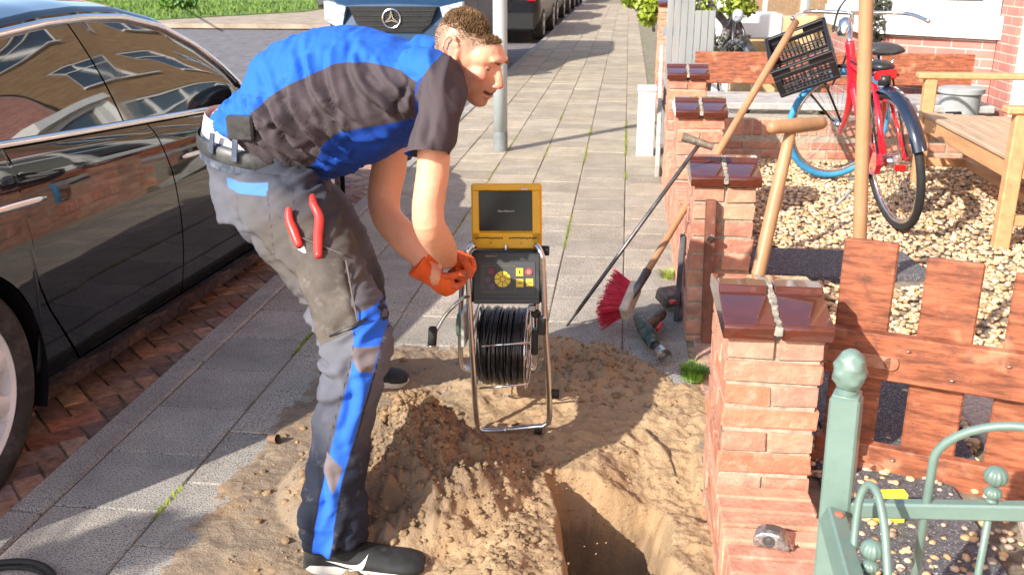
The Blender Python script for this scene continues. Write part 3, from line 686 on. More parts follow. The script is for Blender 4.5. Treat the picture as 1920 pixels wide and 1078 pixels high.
# control box: local frame (ex along x, ez up in its face, en towards the camera)
def panel(u0, v0, u1, v1, Yb, Yt, dep, ch=.006, shift=0.):
    bl_, br_, tl_, tr_ = AY(u0, v1, Yb), AY(u1, v1, Yb), AY(u0, v0, Yt), AY(u1, v0, Yt)
    ex = (br_-bl_+tr_-tl_).normalized(); ez = (tl_-bl_+tr_-br_); ez = (ez-ex*ez.dot(ex)).normalized(); en = ex.cross(ez)
    cc_ = (bl_+br_+tl_+tr_)/4; W2 = ((br_-bl_).length+(tr_-tl_).length)/2; H2 = ((tl_-bl_).length+(tr_-br_).length)/2
    return cc_, ex, ez, en, W2, H2
def pbox(m, P, x, z, o, sx, sz, dep, ch=.002, mi=0):
    cc_, ex, ez, en, W2, H2 = P; m.box(cc_+ex*x+ez*z+en*(o-dep/2), (sx, sz, dep), Matrix((ex, ez, en)).transposed(), ch, mi)
CP = panel(884, 470, 1015, 570, FY-.005, FY+.03, .1); cc_, ex, ez, en, W2, H2 = CP
m = MB(); pbox(m, CP, 0, 0, 0, W2, H2, .11, .007); cb = m.build('control_box', case_m, t)
m = MB(); pbox(m, CP, .0035, -.002, .002, W2*.80, H2*.62, .004, .0015)
pbox(m, CP, 0, -.057*0-H2*.44, .003, W2*.93, H2*.09, .006, .002); m.build('keypad', mat('keypad_black', (.045, .047, .052), .5, var=.1), cb)
m = MB()
def rect_line(x0, x1, z0, z1, th=.0008):
    for (xa, za, xb, zb) in ((x0, z0, x1, z0), (x0, z1, x1, z1), (x0, z0, x0, z1), (x1, z0, x1, z1)):
        pbox(m, CP, (xa+xb)/2, (za+zb)/2, .0032, abs(xb-xa)+th, abs(zb-za)+th, .001, .0001)
rect_line(-W2*.33, W2*.13, -H2*.27, H2*.22); m.build('keypad_outline', mat('olive_line', (.25, .22, .05), .6), cb)
ybt = mat('yellow_key', (.72, .55, .05), .45, var=.05); rbt = mat('red_key', (.65, .06, .05), .45); gbt = mat('dim_key', (.09, .06, .09), .5); brt = mat('maroon_key', (.2, .03, .05), .5)
m = MB()
for k in range(8):
    a0_, a1_ = k*PI/4+.06, (k+1)*PI/4-.06; r0, r1 = W2*.045, W2*.115; cx_, cz_ = -W2*.05, -H2*.03
    poly = [cc_+ex*(cx_+r*math.cos(a))+ez*(cz_+r*math.sin(a))+en*.0018 for (r, a) in ((r0, a0_), (r1, a0_), (r1, (a0_+a1_)/2), (r1, a1_), (r0, a1_))]
    m.prism(poly, en*0, en*.003)
m.lathe(cc_+ex*(-W2*.05)+ez*(-H2*.03)+en*.0018, [(0, W2*.036), (.003, W2*.034)], en, 16); m.build('direction_pad', ybt, cb)
for (x, z, mt_, sh) in ((.195, .10, ybt, 0), (.325, .105, rbt, 1), (.195, -.105, ybt, 0), (.335, -.095, ybt, 0), (-.21, .12, brt, 1), (-.26, -.03, gbt, 1), (-.2, -.17, gbt, 1)):
    m = MB(); p = cc_+ex*(W2*x)+ez*(H2*z)+en*.0018
    if sh: m.lathe(p, [(0, W2*.052), (.003, W2*.048)], en, 16)
    else: pbox(m, CP, W2*x, H2*z, .005, W2*.105, H2*.15, .004, .0012)
    m.build('key', mt_, cb)
dk_ = .0056
for (x, z) in ((.195, -.105), (.335, -.095)):
    m = MB(); pbox(m, CP, W2*x, H2*z, dk_, W2*.065, .0025, .001, .0001); m.build('key_symbol', blk, cb)
m = MB(); pbox(m, CP, W2*.195, H2*.1, dk_, .004, .009, .001, .0002)
m.build('key_symbol', blk, cb)
m = MB(); ring = [cc_+ex*(W2*.325+.0038*math.cos(a))+ez*(H2*.105+.0038*math.sin(a))+en*.0052 for a in [R(125)+R(290)*i/12 for i in range(13)]]
m.tube(ring, .0006, 5); m.tube([ring[0]*.0+cc_+ex*W2*.325+ez*(H2*.105+.0005)+en*.0052, cc_+ex*W2*.325+ez*(H2*.105+.005)+en*.0052], .0006, 5); m.build('power_symbol', mat('white_print', (.8, .8, .78), .5), cb)
def text(s, size, P, x, z, o, mt_, parent, name='lettering', ital=False):
    cu = bpy.data.curves.new(name, 'FONT'); cu.body = s; cu.size = size; cu.align_x = 'CENTER'; cu.align_y = 'CENTER'; cu.extrude = .0002
    if ital: cu.shear = .3
    ob = bpy.data.objects.new(name, cu); cc2, ex2, ez2, en2, W_2, H_2 = P
    me = bpy.data.meshes.new_from_object(ob); bpy.data.objects.remove(ob); me.name = name
    me.transform(Matrix((ex2, ez2, en2)).transposed().to_4x4()); me.transform(Matrix.Translation(cc2+ex2*x+ez2*z+en2*o))
    me.materials.clear(); me.materials.append(mt_); ob = bpy.data.objects.new(name, me); COL.objects.link(ob)
    if parent:
        ob.parent = parent; pl = Vector(parent.location); q_ = parent.parent
        while q_: pl = pl+Vector(q_.location); q_ = q_.parent
        me.transform(Matrix.Translation(-pl))
    return ob
text('vCamPro 2', .0075, CP, -W2*.22, H2*.40, .001, mat('gold_print', (.45, .38, .2), .5), cb, ital=True)
# monitor lid
LP = panel(882.5, 345, 1014.5, 469, FY+.065, FY+.095, .03); cc_, ex, ez, en, W2, H2 = LP
m = MB(); pbox(m, LP, 0, 0, -.012, W2, H2, .022, .008); ld = m.build('monitor_lid', yel, t)
m = MB()     # raised frame with an opening
for (x, z, sx, sz) in ((0, H2*.445, W2*.97, H2*.10), (0, -H2*.36, W2*.97, H2*.25), (-W2*.43, .0, W2*.11, H2*.8), (W2*.425, 0, W2*.12, H2*.8)): pbox(m, LP, x, z+.0, -.004, sx, sz, .012, .003)
m.build('lid_rim', yel, ld)
m = MB(); pbox(m, LP, -.001, H2*.09, -.0035, W2*.755, H2*.60, .006, .001); sc = m.build('screen', mat('screen_glass', (.012, .012, .014), .22, var=.1, rvar=.05, spec=.3, dirt=(40, (.1, .1, .1), .62, .3)), ld)
text('Pipe-Network', .0085, LP, 0, H2*.09, -.003, mat('screen_text', (.55, .55, .55), .5), sc, ital=True)
m = MB()
for k in range(22):
    x = -W2*.42+W2*.84*k/21
    if abs(k-10.5) > 1: pbox(m, LP, x, -H2*.315+random.uniform(-.001, .001), .0025, W2*.03, .0035, .002, .0005)
for x in (-.22, .22): pbox(m, LP, W2*x, -H2*.39, .0025, .003, .003, .002, .0005)
m.build('vent_slot', mat('dark_slot', (.02, .015, .008), .7), ld)
m = MB(); pbox(m, LP, W2*.27, H2*.425, .0028, .02, .006, .001, .0003); m.build('maker_plate', mat('plate_white', (.6, .55, .45), .4), ld)
m = MB(); pbox(m, LP, .0, -H2*.46, .008, .008, .022, .02, .002); m.build('latch', steel_m, ld)
# ================================================================ CARS
paint = mat('black_paint', (.006, .007, .011), .04, var=.05, coat=.8, ior=1.5, rvar=.02, spec=.45)
glass = mat('tinted_glass', (.012, .014, .016), .02, var=.05, ior=2.1, rvar=.01, spec=.7)
satin = mat('satin_chrome', (.78, .78, .8), .16, metal=1, var=.03)
trimb = mat('black_trim', (.01, .01, .011), .25, var=.1)
tyre_m = mat('tyre_rubber', (.035, .034, .033), .8, var=.2, scale=30, bump=.0008, bscale=90, dirt=(14, (.14, .12, .1), .5, .6))
rim_m = mat('silver_rim', (.90, .90, .90), .3, metal=.15, var=.06, scale=10)
def make_car(name, label, CX, CY, Z0, panels=True):
    root = thing(name, label, 'car', (CX, CY, Z0))
    YR, YF = 0., 2.875; RA = .365
    def Wd(y): return float(np.interp(y, [-.86, -.75, -.4, 0, .6, 1.5, 2.4, 3.0, 3.4, 3.65, 3.78], [.62, .78, .885, .915, .925, .925, .92, .90, .85, .74, .5]))
    def zb(y): return float(np.interp(y, [-.86, -.6, 0, .8, 1.6, 2.3, 2.6, 3.1, 3.5, 3.78], [.98, 1.01, .975, .943, .913, .885, .865, .82, .73, .6]))
    def zr(y): return float(np.interp(y, [-.62, -.4, -.1, .25, .6, .87, 1.1, 1.35, 1.6, 1.8, 1.92, 2.04, 2.12, 2.18], [1.02, 1.07, 1.15, 1.225, 1.28, 1.312, 1.325, 1.32, 1.275, 1.19, 1.11, 1.01, .93, .90]))
    def xr(y): return float(np.interp(y, [-.62, -.1, .6, 1.35, 1.6, 1.8, 1.92, 2.04, 2.18], [.76, .71, .69, .69, .71, .745, .78, .82, .85]))
    def side(y, z):
        b = zb(y); W0 = Wd(y); f = np.interp(z, [.15, .22, .30, .42, .58, .70, .78, .86, b-.015, b], [.90, .945, .965, .985, 1.0, 1.0, .992, .982, .962, .945]); 
        return W0*float(f)
    def zbot(y, base=.17):
        r = base
        for yc in (YR, YF):
            d = abs(y-yc)
            if d < RA: r = max(r, .335+math.sqrt(RA*RA-d*d))
        return r
    def patch(ya, yb_, z0f, z1f, nu, nv, sgn, thick=0.0, off=0.):
        rows = []
        for i in range(nu+1):
            row = []
            for j in range(nv+1):
                t_ = j/nv; y = ya(t_)+(yb_(t_)-ya(t_))*(i/nu); z = z0f(y)+(z1f(y)-z0f(y))*t_
                row.append(Vector((CX+sgn*(side(y, z)+off), CY+y, Z0+z)))
            rows.append(row)
        return rows
    K = lambda c_: (lambda t_: c_)
    # door seams as a function of height parameter t (0 bottom .. 1 belt)
    sB = lambda t_: float(np.interp(t_, [0, .35, .75, 1], [1.26, 1.25, 1.21, 1.15]))
    sR = lambda t_: float(np.interp(t_, [0, .12, .3, .55, .8, 1], [.56, .50, .41, .33, .16, .02]))
    sF = lambda t_: float(np.interp(t_, [0, .35, .75, 1], [2.26, 2.26, 2.2, 2.16]))
    G = .004
    for sgn in (1, -1):
        zr0 = lambda y: max(.255, zbot(y)); ztop = lambda y: zb(y)
        m = MB(); m.grid(patch(K(-.86), K(-RA-.0), lambda y: zbot(y), ztop, 14, 16, sgn))
        # quarter: arch zone with a dense span
        m.grid(patch(K(-RA), K(RA), lambda y: zbot(y), ztop, 60, 16, sgn))
        m.grid(patch(K(RA), lambda t_: max(RA+.0, sR(t_)-G), lambda y: zbot(y, .255), ztop, 8, 16, sgn)) 
        o1 = m.build('quarter_panel', paint, root, smooth=True)
        m = MB(); m.grid(patch(lambda t_: max(RA, sR(t_)+G), lambda t_: sB(t_)-G, lambda y: .26, lambda y: zb(y)-.002, 30, 24, sgn)); o2 = m.build('rear_door', paint, root, smooth=True)
        m = MB(); m.grid(patch(lambda t_: sB(t_)+G, lambda t_: sF(t_)-G, lambda y: .26, lambda y: zb(y)-.002, 30, 24, sgn)); o3 = m.build('front_door', paint, root, smooth=True)
        m = MB(); m.grid(patch(lambda t_: sF(t_)+G, K(YF-RA), lambda y: zbot(y, .255), ztop, 8, 16, sgn)); m.grid(patch(K(YF-RA), K(YF+RA), lambda y: zbot(y), ztop, 50, 16, sgn)); m.grid(patch(K(YF+RA), K(3.78), lambda y: zbot(y), ztop, 12, 16, sgn)); m.build('front_wing', paint, root, smooth=True)
        m = MB(); rows = patch(K(RA+.01), K(YF-RA-.01), K(.15), K(.252), 30, 6, sgn); m.grid(rows)
        m.grid([[Vector((CX+sgn*(side(y, .15)-q_), CY+y, Z0+.15)) for q_ in (0, .25)] for y in np.linspace(RA, YF-RA, 20)]); m.build('rocker_panel', paint, root, smooth=True)
        m = MB()       # dark body behind the seams
        rows = patch(K(RA), K(YF-RA), K(.2), lambda y: zb(y)-.01, 30, 8, sgn, off=-.02); m.grid(rows); 
        for yc in (YR, YF):    # arch liner
            rr_ = [[Vector((CX+sgn*xx, CY+yc+(RA+.0)*math.cos(a), Z0+.335+(RA)*math.sin(a))) for xx in (.91, .88, .62)] for a in [PI*i/30 for i in range(-4, 35)]]; m.grid(rr_)
        m.grid([[Vector((CX+sgn*.62, CY+yy, Z0+zz)) for zz in (.15, .9)] for yy in (-.5, 3.5)])
        m.build('wheel_well', trimb, root, smooth=True)
        # glasshouse
        def gh(y, t_, off=0.):
            b = zb(y)+.012; x0 = Wd(y)*.925; z = b+(max(zr(y), b+.001)-b)*t_; x1 = min(xr(y), x0-.002) if zr(y) > b+.01 else x0-.01
            x = x0+(x1-x0)*t_+.016*math.sin(PI*t_)*(1 if zr(y)-b > .15 else .3)
            return Vector((CX+sgn*(x+off), CY+y, Z0+z))
        gB0 = lambda t_: 1.03-.04*t_; gB1 = lambda t_: 1.18-.06*t_; gR = lambda t_: -.16+.24*t_; gQ = lambda t_: -.50+.13*t_; gFr = lambda t_: 2.10-.06*t_
        def gpatch(a, b_, nu, nv, t0, t1, off=0.):
            return [[gh(a(t0+(t1-t0)*j/nv)+(b_(t0+(t1-t0)*j/nv)-a(t0+(t1-t0)*j/nv))*i/nu, t0+(t1-t0)*j/nv, off) for j in range(nv+1)] for i in range(nu+1)]
        for nm, a, b_ in (('rear_window', gR, gB0), ('front_window', gB1, gFr), ('quarter_window', lambda t_: -.52+.12*t_, lambda t_: gR(t_)-.05)):
            m = MB(); m.grid(gpatch(a, b_, 30, 12, 0.02, .90)); m.build(nm, glass, root, smooth=True)
        m = MB(); m.grid(gpatch(lambda t_: gB0(t_)+.004, lambda t_: gB1(t_)-.004, 6, 12, .0, .93, .003)); m.grid(gpatch(K(-.60), lambda t_: 2.17, 60, 12, 0, 1, -.006)); m.build('window_pillar', mat('gloss_black', (.012, .010, .010), .06, coat=1, ior=1.7), root, smooth=True)
        # chrome strips
        def strip(pathf, ys, w_, nm):
            m = MB(); P_ = [pathf(y) for y in ys]; m.tube(P_, w_, 8, hint=(0, 0, 1)); m.build(nm, satin, root, smooth=True)
        strip(lambda y: gh(y, 0, .004)+Vector((0, 0, -.004)), np.linspace(-.5, 2.12, 60), .0145, 'belt_trim')
        strip(lambda y: gh(y, .93, .006), list(np.linspace(-.5, 1.9, 50))+[1.95, 2.0, 2.05, 2.09, 2.12], .0145, 'window_trim')
        m = MB()      # roof rail
        m.grid([[gh(y, tt, .002) for tt in (.95, .98, 1.0)]+[gh(y, 1.0)+Vector((-sgn*.02, 0, .012))] for y in np.linspace(-.6, 2.17, 60)]); m.build('roof_rail', paint, root, smooth=True)
        # handles
        for (y0_, z_) in ((.22, .81), (1.30, .785)):
            m = MB(); pts = [Vector((CX+sgn*(side(y0_+d_, z_)+.004), CY+y0_+d_, Z0+z_-.006*d_/.2)) for d_ in np.linspace(0, .24, 8)]
            m.tube(pts, [.006, .011, .0115, .0115, .0115, .0115, .011, .007], 10, ry=[.004]*8, hint=(0, 0, 1)); m.build('door_handle', satin, root, smooth=True)
        # mirror
        mc = Vector((CX+sgn*(.99), CY+2.02, Z0+.99)); m = MB(); m.ball(mc, (.11, .07, .065), 16, rot=Matrix.Rotation(-sgn*.2, 3, 'Z')); m.tube([mc+Vector((-sgn*.05, .02, -.04)), Vector((CX+sgn*.86, CY+2.05, Z0+.91))], [.025, .03], 8)
        mr = m.build('mirror', mat('mirror_housing', (.01, .02, .03), .08, coat=1), root, smooth=True)
    # roof, screens, bonnet, boot, bumpers (whole width)
    def prof(y):
        b = zb(y)+.012; x0 = Wd(y)*.925
        if zr(y) > b+.03 and -.62 < y < 2.17: return [(xr(y)-.02, zr(y)+.012), (xr(y)*.8, zr(y)+.035), (xr(y)*.45, zr(y)+.052), (0, zr(y)+.06)]
        return [(x0, b-.004), (x0*.9, b+.028), (x0*.5, b+.05), (0, b+.056)]
    def top(ys, nm, mt_):
        m = MB(); rows = []
        for y in ys:
            p = prof(y); q_ = smooth_path([(x, 0, z) for x, z in p], 4); rows.append([Vector((CX+v.x, CY+y, Z0+v.z)) for v in q_]+[Vector((CX-v.x, CY+y, Z0+v.z)) for v in reversed(q_[:-1])])
        m.grid(rows); return m.build(nm, mt_, root, smooth=True)
    top(np.linspace(.35, 1.45, 24), 'roof', mat('roof_glass', (.02, .04, .09), .03, coat=1, ior=1.8))
    top(np.linspace(-.6, .35, 20), 'rear_screen', glass); top(np.linspace(1.45, 2.16, 24), 'windscreen', glass)
    top(np.linspace(2.18, 3.7, 24), 'bonnet', paint); top(np.linspace(-.86, -.63, 6), 'boot_lid', paint)
    for (y0_, y1_, nm) in ((-.86, -.95, 'rear_bumper'), (3.7, 3.86, 'front_bumper')):
        m = MB(); rows = []
        for zz in np.linspace(.2, zb(y0_)+.01, 10):
            k_ = math.sin(PI*min(1, max(0, (zz-.1)/.9)))
            rows.append([Vector((CX+x*1.02*side(y0_, zz), CY+y0_+(y1_-y0_)*k_*(1-x*x), Z0+zz)) for x in np.linspace(-1, 1, 17)])
        m.grid(rows); m.build(nm, paint, root, smooth=True)
    m = MB(); m.box((CX, CY+1.4, Z0+.22), (1.5, 4.2, .1), None, .02); m.build('underbody', trimb, root)
    return root
def wheel(parent, c, sx, r=.335):
    """c: centre in world; sx: +1 outer face towards +X"""
    e = bpy.data.objects.new('wheel', None); COL.objects.link(e); e.parent = parent; e.location = Vector(c)-Vector(parent.location); e.empty_display_size = .05
    c = Vector(c); ax = Vector((sx, 0, 0)); m = MB()
    m.lathe(c, [(-.10, r*.72), (-.115, r*.86), (-.10, r*.96), (-.06, r), (.06, r), (.088, r*.975), (.1, r*.93), (.103, r*.84), (.095, r*.755), (.085, r*.745)], ax, 64, cap=False)
    m.build('tyre', tyre_m, e, smooth=True)
    m = MB(); m.lathe(c, [(.086, r*.75), (.089, r*.73), (.08, r*.70), (.02, r*.66), (-.08, r*.66)], ax, 64, cap=False)
    m.lathe(c+ax*.03, [(0, .0), (0, .03), (.04, .045), (.047, .035), (.049, .0)], ax, 24)
    for k in range(10):
        a = k*2*PI/10+.2; da = .16 if k % 2 else .1
        u0 = Vector((0, math.cos(a), math.sin(a))); t0 = Vector((0, -math.sin(a), math.cos(a)))
        P_ = [c+u0*.03+ax*.062, c+u0*(r*.45)+ax*.066, c+u0*(r*.71)+ax*.074]
        rows = []
        for (p, hw, th) in zip(P_, (.016, .022, .036), (.02, .018, .012)):
            rows.append([p-t0*hw-ax*th*1.5, p-t0*hw*.9, p-t0*hw*.3+ax*.006, p+t0*hw*.3+ax*.006, p+t0*hw*.9, p+t0*hw-ax*th*1.5])
        m.grid(rows)
    m.build('rim', rim_m, e, auto=35)
    m = MB(); m.lathe(c+ax*-.01, [(0, .0), (0, .16), (.012, .16), (.012, .0)], ax, 32); m.build('brake_disc', mat('brake_steel', (.35, .34, .33), .4, metal=.9), e, auto=35)
    m = MB(); m.box(c+Vector((sx*.0, .12, .05)), (.06, .07, .14), None, .012); m.build('caliper', mat('caliper_grey', (.2, .2, .2), .5), e)
    return e
CARX, CARY, CARZ = -2.62, 2.13, -.10
car = make_car('parked_car', 'glossy black saloon parked at the kerb behind the bending man, houses mirrored in its windows', CARX, CARY, CARZ)
for sgn in (1, -1):
    for yc in (0, 2.875): wheel(car, (CARX+sgn*.80, CARY+yc, CARZ+.335), sgn)
car.rotation_euler = (R(-1.6), 0, R(-1.8))
def prism_car(name, label, X0_, X1_, Y0_, Ln, H, mt_, z0=-.1, front=False, group=None, cat='car', van=False):
    """simple parked car seen from one end; Y0_ is the end nearest the camera"""
    cx = (X0_+X1_)/2; hw = (X1_-X0_)/2; root = thing(name, label, cat, (cx, Y0_+Ln/2, z0), group)
    def sec(y, bel, rf, wtop):
        return [(hw*.88, .25), (hw*.98, .4), (hw, .62), (hw*.985, .8), (hw*.93, bel), (wtop, rf-.05) if rf > bel+.05 else (hw*.85, bel+.02), (wtop*.75, rf) if rf > bel+.05 else (hw*.5, bel+.04), (0, rf+.01) if rf > bel+.05 else (0, bel+.05)]
    if van: st = [(0, .72, .72, .5), (.12, .95, .95, .5), (.5, 1.08, 1.08, .5), (1.0, 1.15, 1.2, .6), (1.7, 1.15, H, hw*.78), (2.6, 1.15, H+.03, hw*.8), (Ln-.1, 1.15, H, hw*.8), (Ln, .9, .9, .5)]
    elif front: st = [(0, .6, .6, .5), (.1, .8, .8, .5), (1.0, .92, .92, .5), (1.8, .95, H-.02, hw*.68), (2.6, .95, H, hw*.68), (Ln-.5, .98, H-.2, hw*.68), (Ln, .7, .7, .5)]
    else: st = [(0, .75, .75, .5), (.05, .98, 1.0, .5), (.12, 1.0, 1.05, hw*.75), (.55, .98, H-.06, hw*.68), (1.4, .97, H, hw*.68), (2.5, .95, H-.04, hw*.68), (3.3, .92, .94, .5), (Ln-.1, .75, .75, .5), (Ln, .5, .5, .4)]
    m = MB(); rows = []
    ys = np.linspace(0, Ln, 40); S_ = np.array(st)
    for y in ys:
        b = np.interp(y, S_[:, 0], S_[:, 1]); r_ = np.interp(y, S_[:, 0], S_[:, 2]); wt = np.interp(y, S_[:, 0], S_[:, 3]); e_ = min(1, .86+.14*math.sin(PI*min(.5, min(y, Ln-y)/.5)))
        p = sec(y, b, r_, wt); pts = [(x*e_, z) for x, z in p]
        rows.append([Vector((cx+x, Y0_+y, z0+z)) for x, z in pts]+[Vector((cx-x, Y0_+y, z0+z)) for x, z in reversed(pts[:-1])])
    m.grid(rows); 
    n0 = rows[0]; m.add(n0, [tuple(range(len(n0)))]); n1 = rows[-1]; m.add(n1, [tuple(range(len(n1)))])
    m.build('body', mt_, root, smooth=False, auto=35)
    for sx in (-1, 1):
        for yy in (.85, Ln-.85):
            m = MB(); c_ = Vector((cx+sx*(hw-.12), Y0_+yy, z0+.31)); m.lathe(c_, [(-.1, .2), (-.1, .29), (-.07, .31), (.08, .31), (.125, .29), (.125, .21)], (sx, 0, 0), 28); w_ = m.build('wheel', tyre_m, root, auto=35)
            m = MB(); m.lathe(c_+Vector((sx*.1, 0, 0)), [(0, .21), (.03, .2), (.015, .08), (.03, .05), (.03, 0)], (sx, 0, 0), 24); m.build('rim', rim_m, w_, auto=35)
    # side glass
    for sx in (-1, 1):
        m = MB(); rr_ = []
        for y in np.linspace(Ln*.22 if not front else Ln*.36, Ln*.7, 16):
            b = np.interp(y, S_[:, 0], S_[:, 1]); r_ = np.interp(y, S_[:, 0], S_[:, 2]); wt = np.interp(y, S_[:, 0], S_[:, 3])
            rr_.append([Vector((cx+sx*(hw*.93+(wt-hw*.93)*t_+.006), Y0_+y, z0+b+(r_-.05-b)*t_+.002)) for t_ in (.08, .9)])
        m.grid(rr_); m.build('side_window', glass, root)
    return root
bluep = mat('dark_blue_paint', (.012, .045, .10), .5, var=.1, coat=.0); blackp = mat('far_black_paint', (.01, .01, .013), .35, coat=.15, spec=.3); greyp = mat('far_grey_paint', (.09, .09, .09), .35, coat=.2, spec=.3); silv = mat('far_silver_paint', (.4, .4, .42), .25, metal=.5, coat=.6)
lamp_g = mat('headlamp_glass', (.55, .62, .68), .1, var=.35, scale=25, coat=1); redl = mat('tail_lamp', (.5, .01, .02), .15, coat=1)
VY = 11.3; vl = AY(608, 70, VY).x; vr = AY(872, 70, VY).x
van = prism_car('parked_van', 'dark blue van parked nose towards the camera with a round star emblem on its grille', vl, vr, VY, 4.4, 1.9, bluep, front=True, cat='van', van=True)
m = MB(); zc = AY(715, 35, VY).z
hwv = (vr-vl)/2; vc = (vl+vr)/2
m.prism([Vector((vc-.52, 0, zc+.13)), Vector((vc+.52, 0, zc+.13)), Vector((vc+.44, 0, zc-.06)), Vector((vc+.33, 0, zc-.15)), Vector((vc-.33, 0, zc-.15)), Vector((vc-.44, 0, zc-.06))], (0, VY-.03, 0), (0, VY+.1, 0)); gl = m.build('grille', mat('grille_black', (.012, .013, .016), .3), van)
m = MB()
for k in range(4): m.beam((vc-.5+.04*abs(k-0), VY-.035, zc+.09-.058*k), (vc+.5-.04*abs(k), VY-.035, zc+.09-.058*k), .02, .012)
m.build('grille_bar', mat('grille_bar_grey', (.05, .055, .065), .3, metal=.5), gl)
m = MB(); ec = Vector((vc-.01, VY-.055, zc)); m.tube([ec+Vector((.105*math.cos(a), 0, .105*math.sin(a))) for a in [2*PI*i/32 for i in range(32)]], .0085, 8, closed=True)
for k in range(3):
    a = PI/2+k*2*PI/3; m.prism([ec+Vector((.012*math.cos(a+2.1), 0, .012*math.sin(a+2.1))), ec+Vector((.1*math.cos(a), 0, .1*math.sin(a))), ec+Vector((.012*math.cos(a-2.1), 0, .012*math.sin(a-2.1)))], (0, -.012, 0), (0, .01, 0)); m.prism([ec+Vector((.022*math.cos(a+1.2), 0, .022*math.sin(a+1.2))), ec+Vector((.1*math.cos(a), 0, .1*math.sin(a))), ec+Vector((.022*math.cos(a-1.2), 0, .022*math.sin(a-1.2)))], (0, -.012, 0), (0, .01, 0))
m.build('star_emblem', satin, gl)
for sx in (-1, 1):
    m = MB(); x0_, x1_ = sx*.56, sx*hwv*.97
    m.prism([Vector((vc+x0_, 0, zc+.13)), Vector((vc+x1_, 0, zc+.19)), Vector((vc+x1_, 0, zc-.02)), Vector((vc+sx*.62, 0, zc-.13))], (0, VY-.02, 0), (0, VY+.14, 0)); m.build('headlight', lamp_g, van)
m = MB(); m.box((vc, VY-.02, zc-.45), (hwv*1.8, .12, .3), None, .04); m.build('bumper', bluep, van)
m = MB(); m.box((vc, VY-.085, zc-.38), (.52, .01, .11), None, .002); m.build('number_plate', mat('plate_yellow', (.6, .42, .03), .5), van)
dcar = prism_car('parked_car', 'black car parked beyond the pole seen from behind with a red tail lamp', -3.4, -1.62, 18.4, 4.3, 1.45, blackp)
for sx in (-1, 1):
    m = MB(); m.box((-2.51+sx*.74, 18.38, .72), (.16, .06, .12), None, .02); m.build('tail_light', redl, dcar)
m = MB(); m.box((-2.51, 18.36, .3), (1.6, .1, .3), None, .03); m.build('rear_bumper', mat('bumper_dark', (.01, .01, .01), .5), dcar)
m = MB(); m.box((-2.65, 18.37, .72), (.52, .01, .11), None, .002); m.build('number_plate', mat('plate_yellow', (.6, .42, .03), .5), dcar)
for (y, mt_, lb) in ((23.6, greyp, 'grey car parked along the kerb directly beyond the black car'), (28.8, blackp, 'third parked car of the row beyond the pole, dark painted'), (34, silv, 'silver car at the far end of the parked row')):
    c_ = prism_car('parked_car', lb, -3.5, -1.72, y, 4.3, 1.45, mt_, group='cars parked in a row beyond the pole')
    for sx in (-1, 1):
        m = MB(); m.box((-2.61+sx*.72, y-.02, .62), (.3, .06, .14), None, .02); m.build('tail_light', redl, c_)
dcar['group'] = 'cars parked in a row beyond the pole'
fx = AY(584, 4, 29); prism_car('parked_car', 'distant grey car on the side street left of the blue van', fx.x, fx.x+1.9, 29, 4.3, 1.5, greyp)
# ================================================================ LAMP POST
lp = thing('lamp_post', 'pale grey steel lamp post with darker base standing in the pavement behind the man', 'lamp post', GZ(938.5, 288))
b0 = GZ(938.5, 283); m = MB(); m.tube([b0+Vector((0, 0, z)) for z in (.14, .8, 1.6, 3, 5)], [.052, .052, .052, .048, .042], 28); m.build('pole', mat('galvanised_pole', (.46, .52, .52), .45, metal=.15, var=.06, scale=4, dirt=(9, (.4, .42, .42), .6, .4)), lp, smooth=True)
m = MB(); m.tube([b0+Vector((0, 0, z)) for z in (-.05, .138, .145)], [.0545, .0545, .0525], 28); m.build('base_sleeve', mat('pole_base_grey', (.2, .22, .22), .6, var=.15, scale=12), lp, auto=40)
m = MB(); m.tube([b0+Vector((0, 0, 5)), b0+Vector((-.1, 0, 5.35)), b0+Vector((-.7, 0, 5.5))], [.042, .04, .035], 16); m.build('arm', mat('galvanised_pole', (.6, .66, .66)), lp, smooth=True)
m = MB(); m.box(b0+Vector((-.95, 0, 5.5)), (.6, .22, .12), None, .04); m.build('lamp_head', blk, lp)
# ================================================================ small street things by the wall
ub = thing('utility_box', 'narrow cream utility box standing on the pavement against the garden wall', 'utility box', (.17, 7.1, 0))
m = MB(); m.box((.165, 7.1, .22), (.125, .14, .50), None, .006); m.build('body', mat('cream_metal', (.72, .7, .62), .5, var=.1, scale=6, dirt=(12, (.45, .4, .3), .55, .5)), ub)
m = MB(); m.box((.165, 7.1, .485), (.14, .16, .03), None, .006); m.build('lid', mat('grey_lid', (.6, .62, .64), .5, var=.1), ub)
m = MB(); m.beam((.235, 6.3, .02), (.30, 8.4, .62), .03, .14, (0, 0, 1), .004)
tag(m.build('stone_strip', mat('weathered_stone', (.55, .52, .46), .9, var=.2, scale=10, bump=.003)), 'pale weathered strip of stone leaning along the wall behind the utility box', 'stone strip')
fp = thing('fence_panel', 'grey upright-slat fence panel behind the farthest capped pillar', 'fence', (.45, 7.6, 0)); gw_m = mat('grey_timber', (.27, .28, .28), .85, var=.12, scale=6, bump=.001, scl=(1, 1, .2))
for k in range(7):
    m = MB(); m.box((.325+.052*k, 7.6+random.uniform(-.003, .003), .55 if k < 4 else .48), (.049, .02, 1.3 if k < 4 else 1.05), None, .003); m.build('slat', gw_m, fp)
for z in (.3, .85): m = MB(); m.box((.47, 7.63, z), (.4, .03, .06), None, .003); m.build('rail', gw_m, fp)
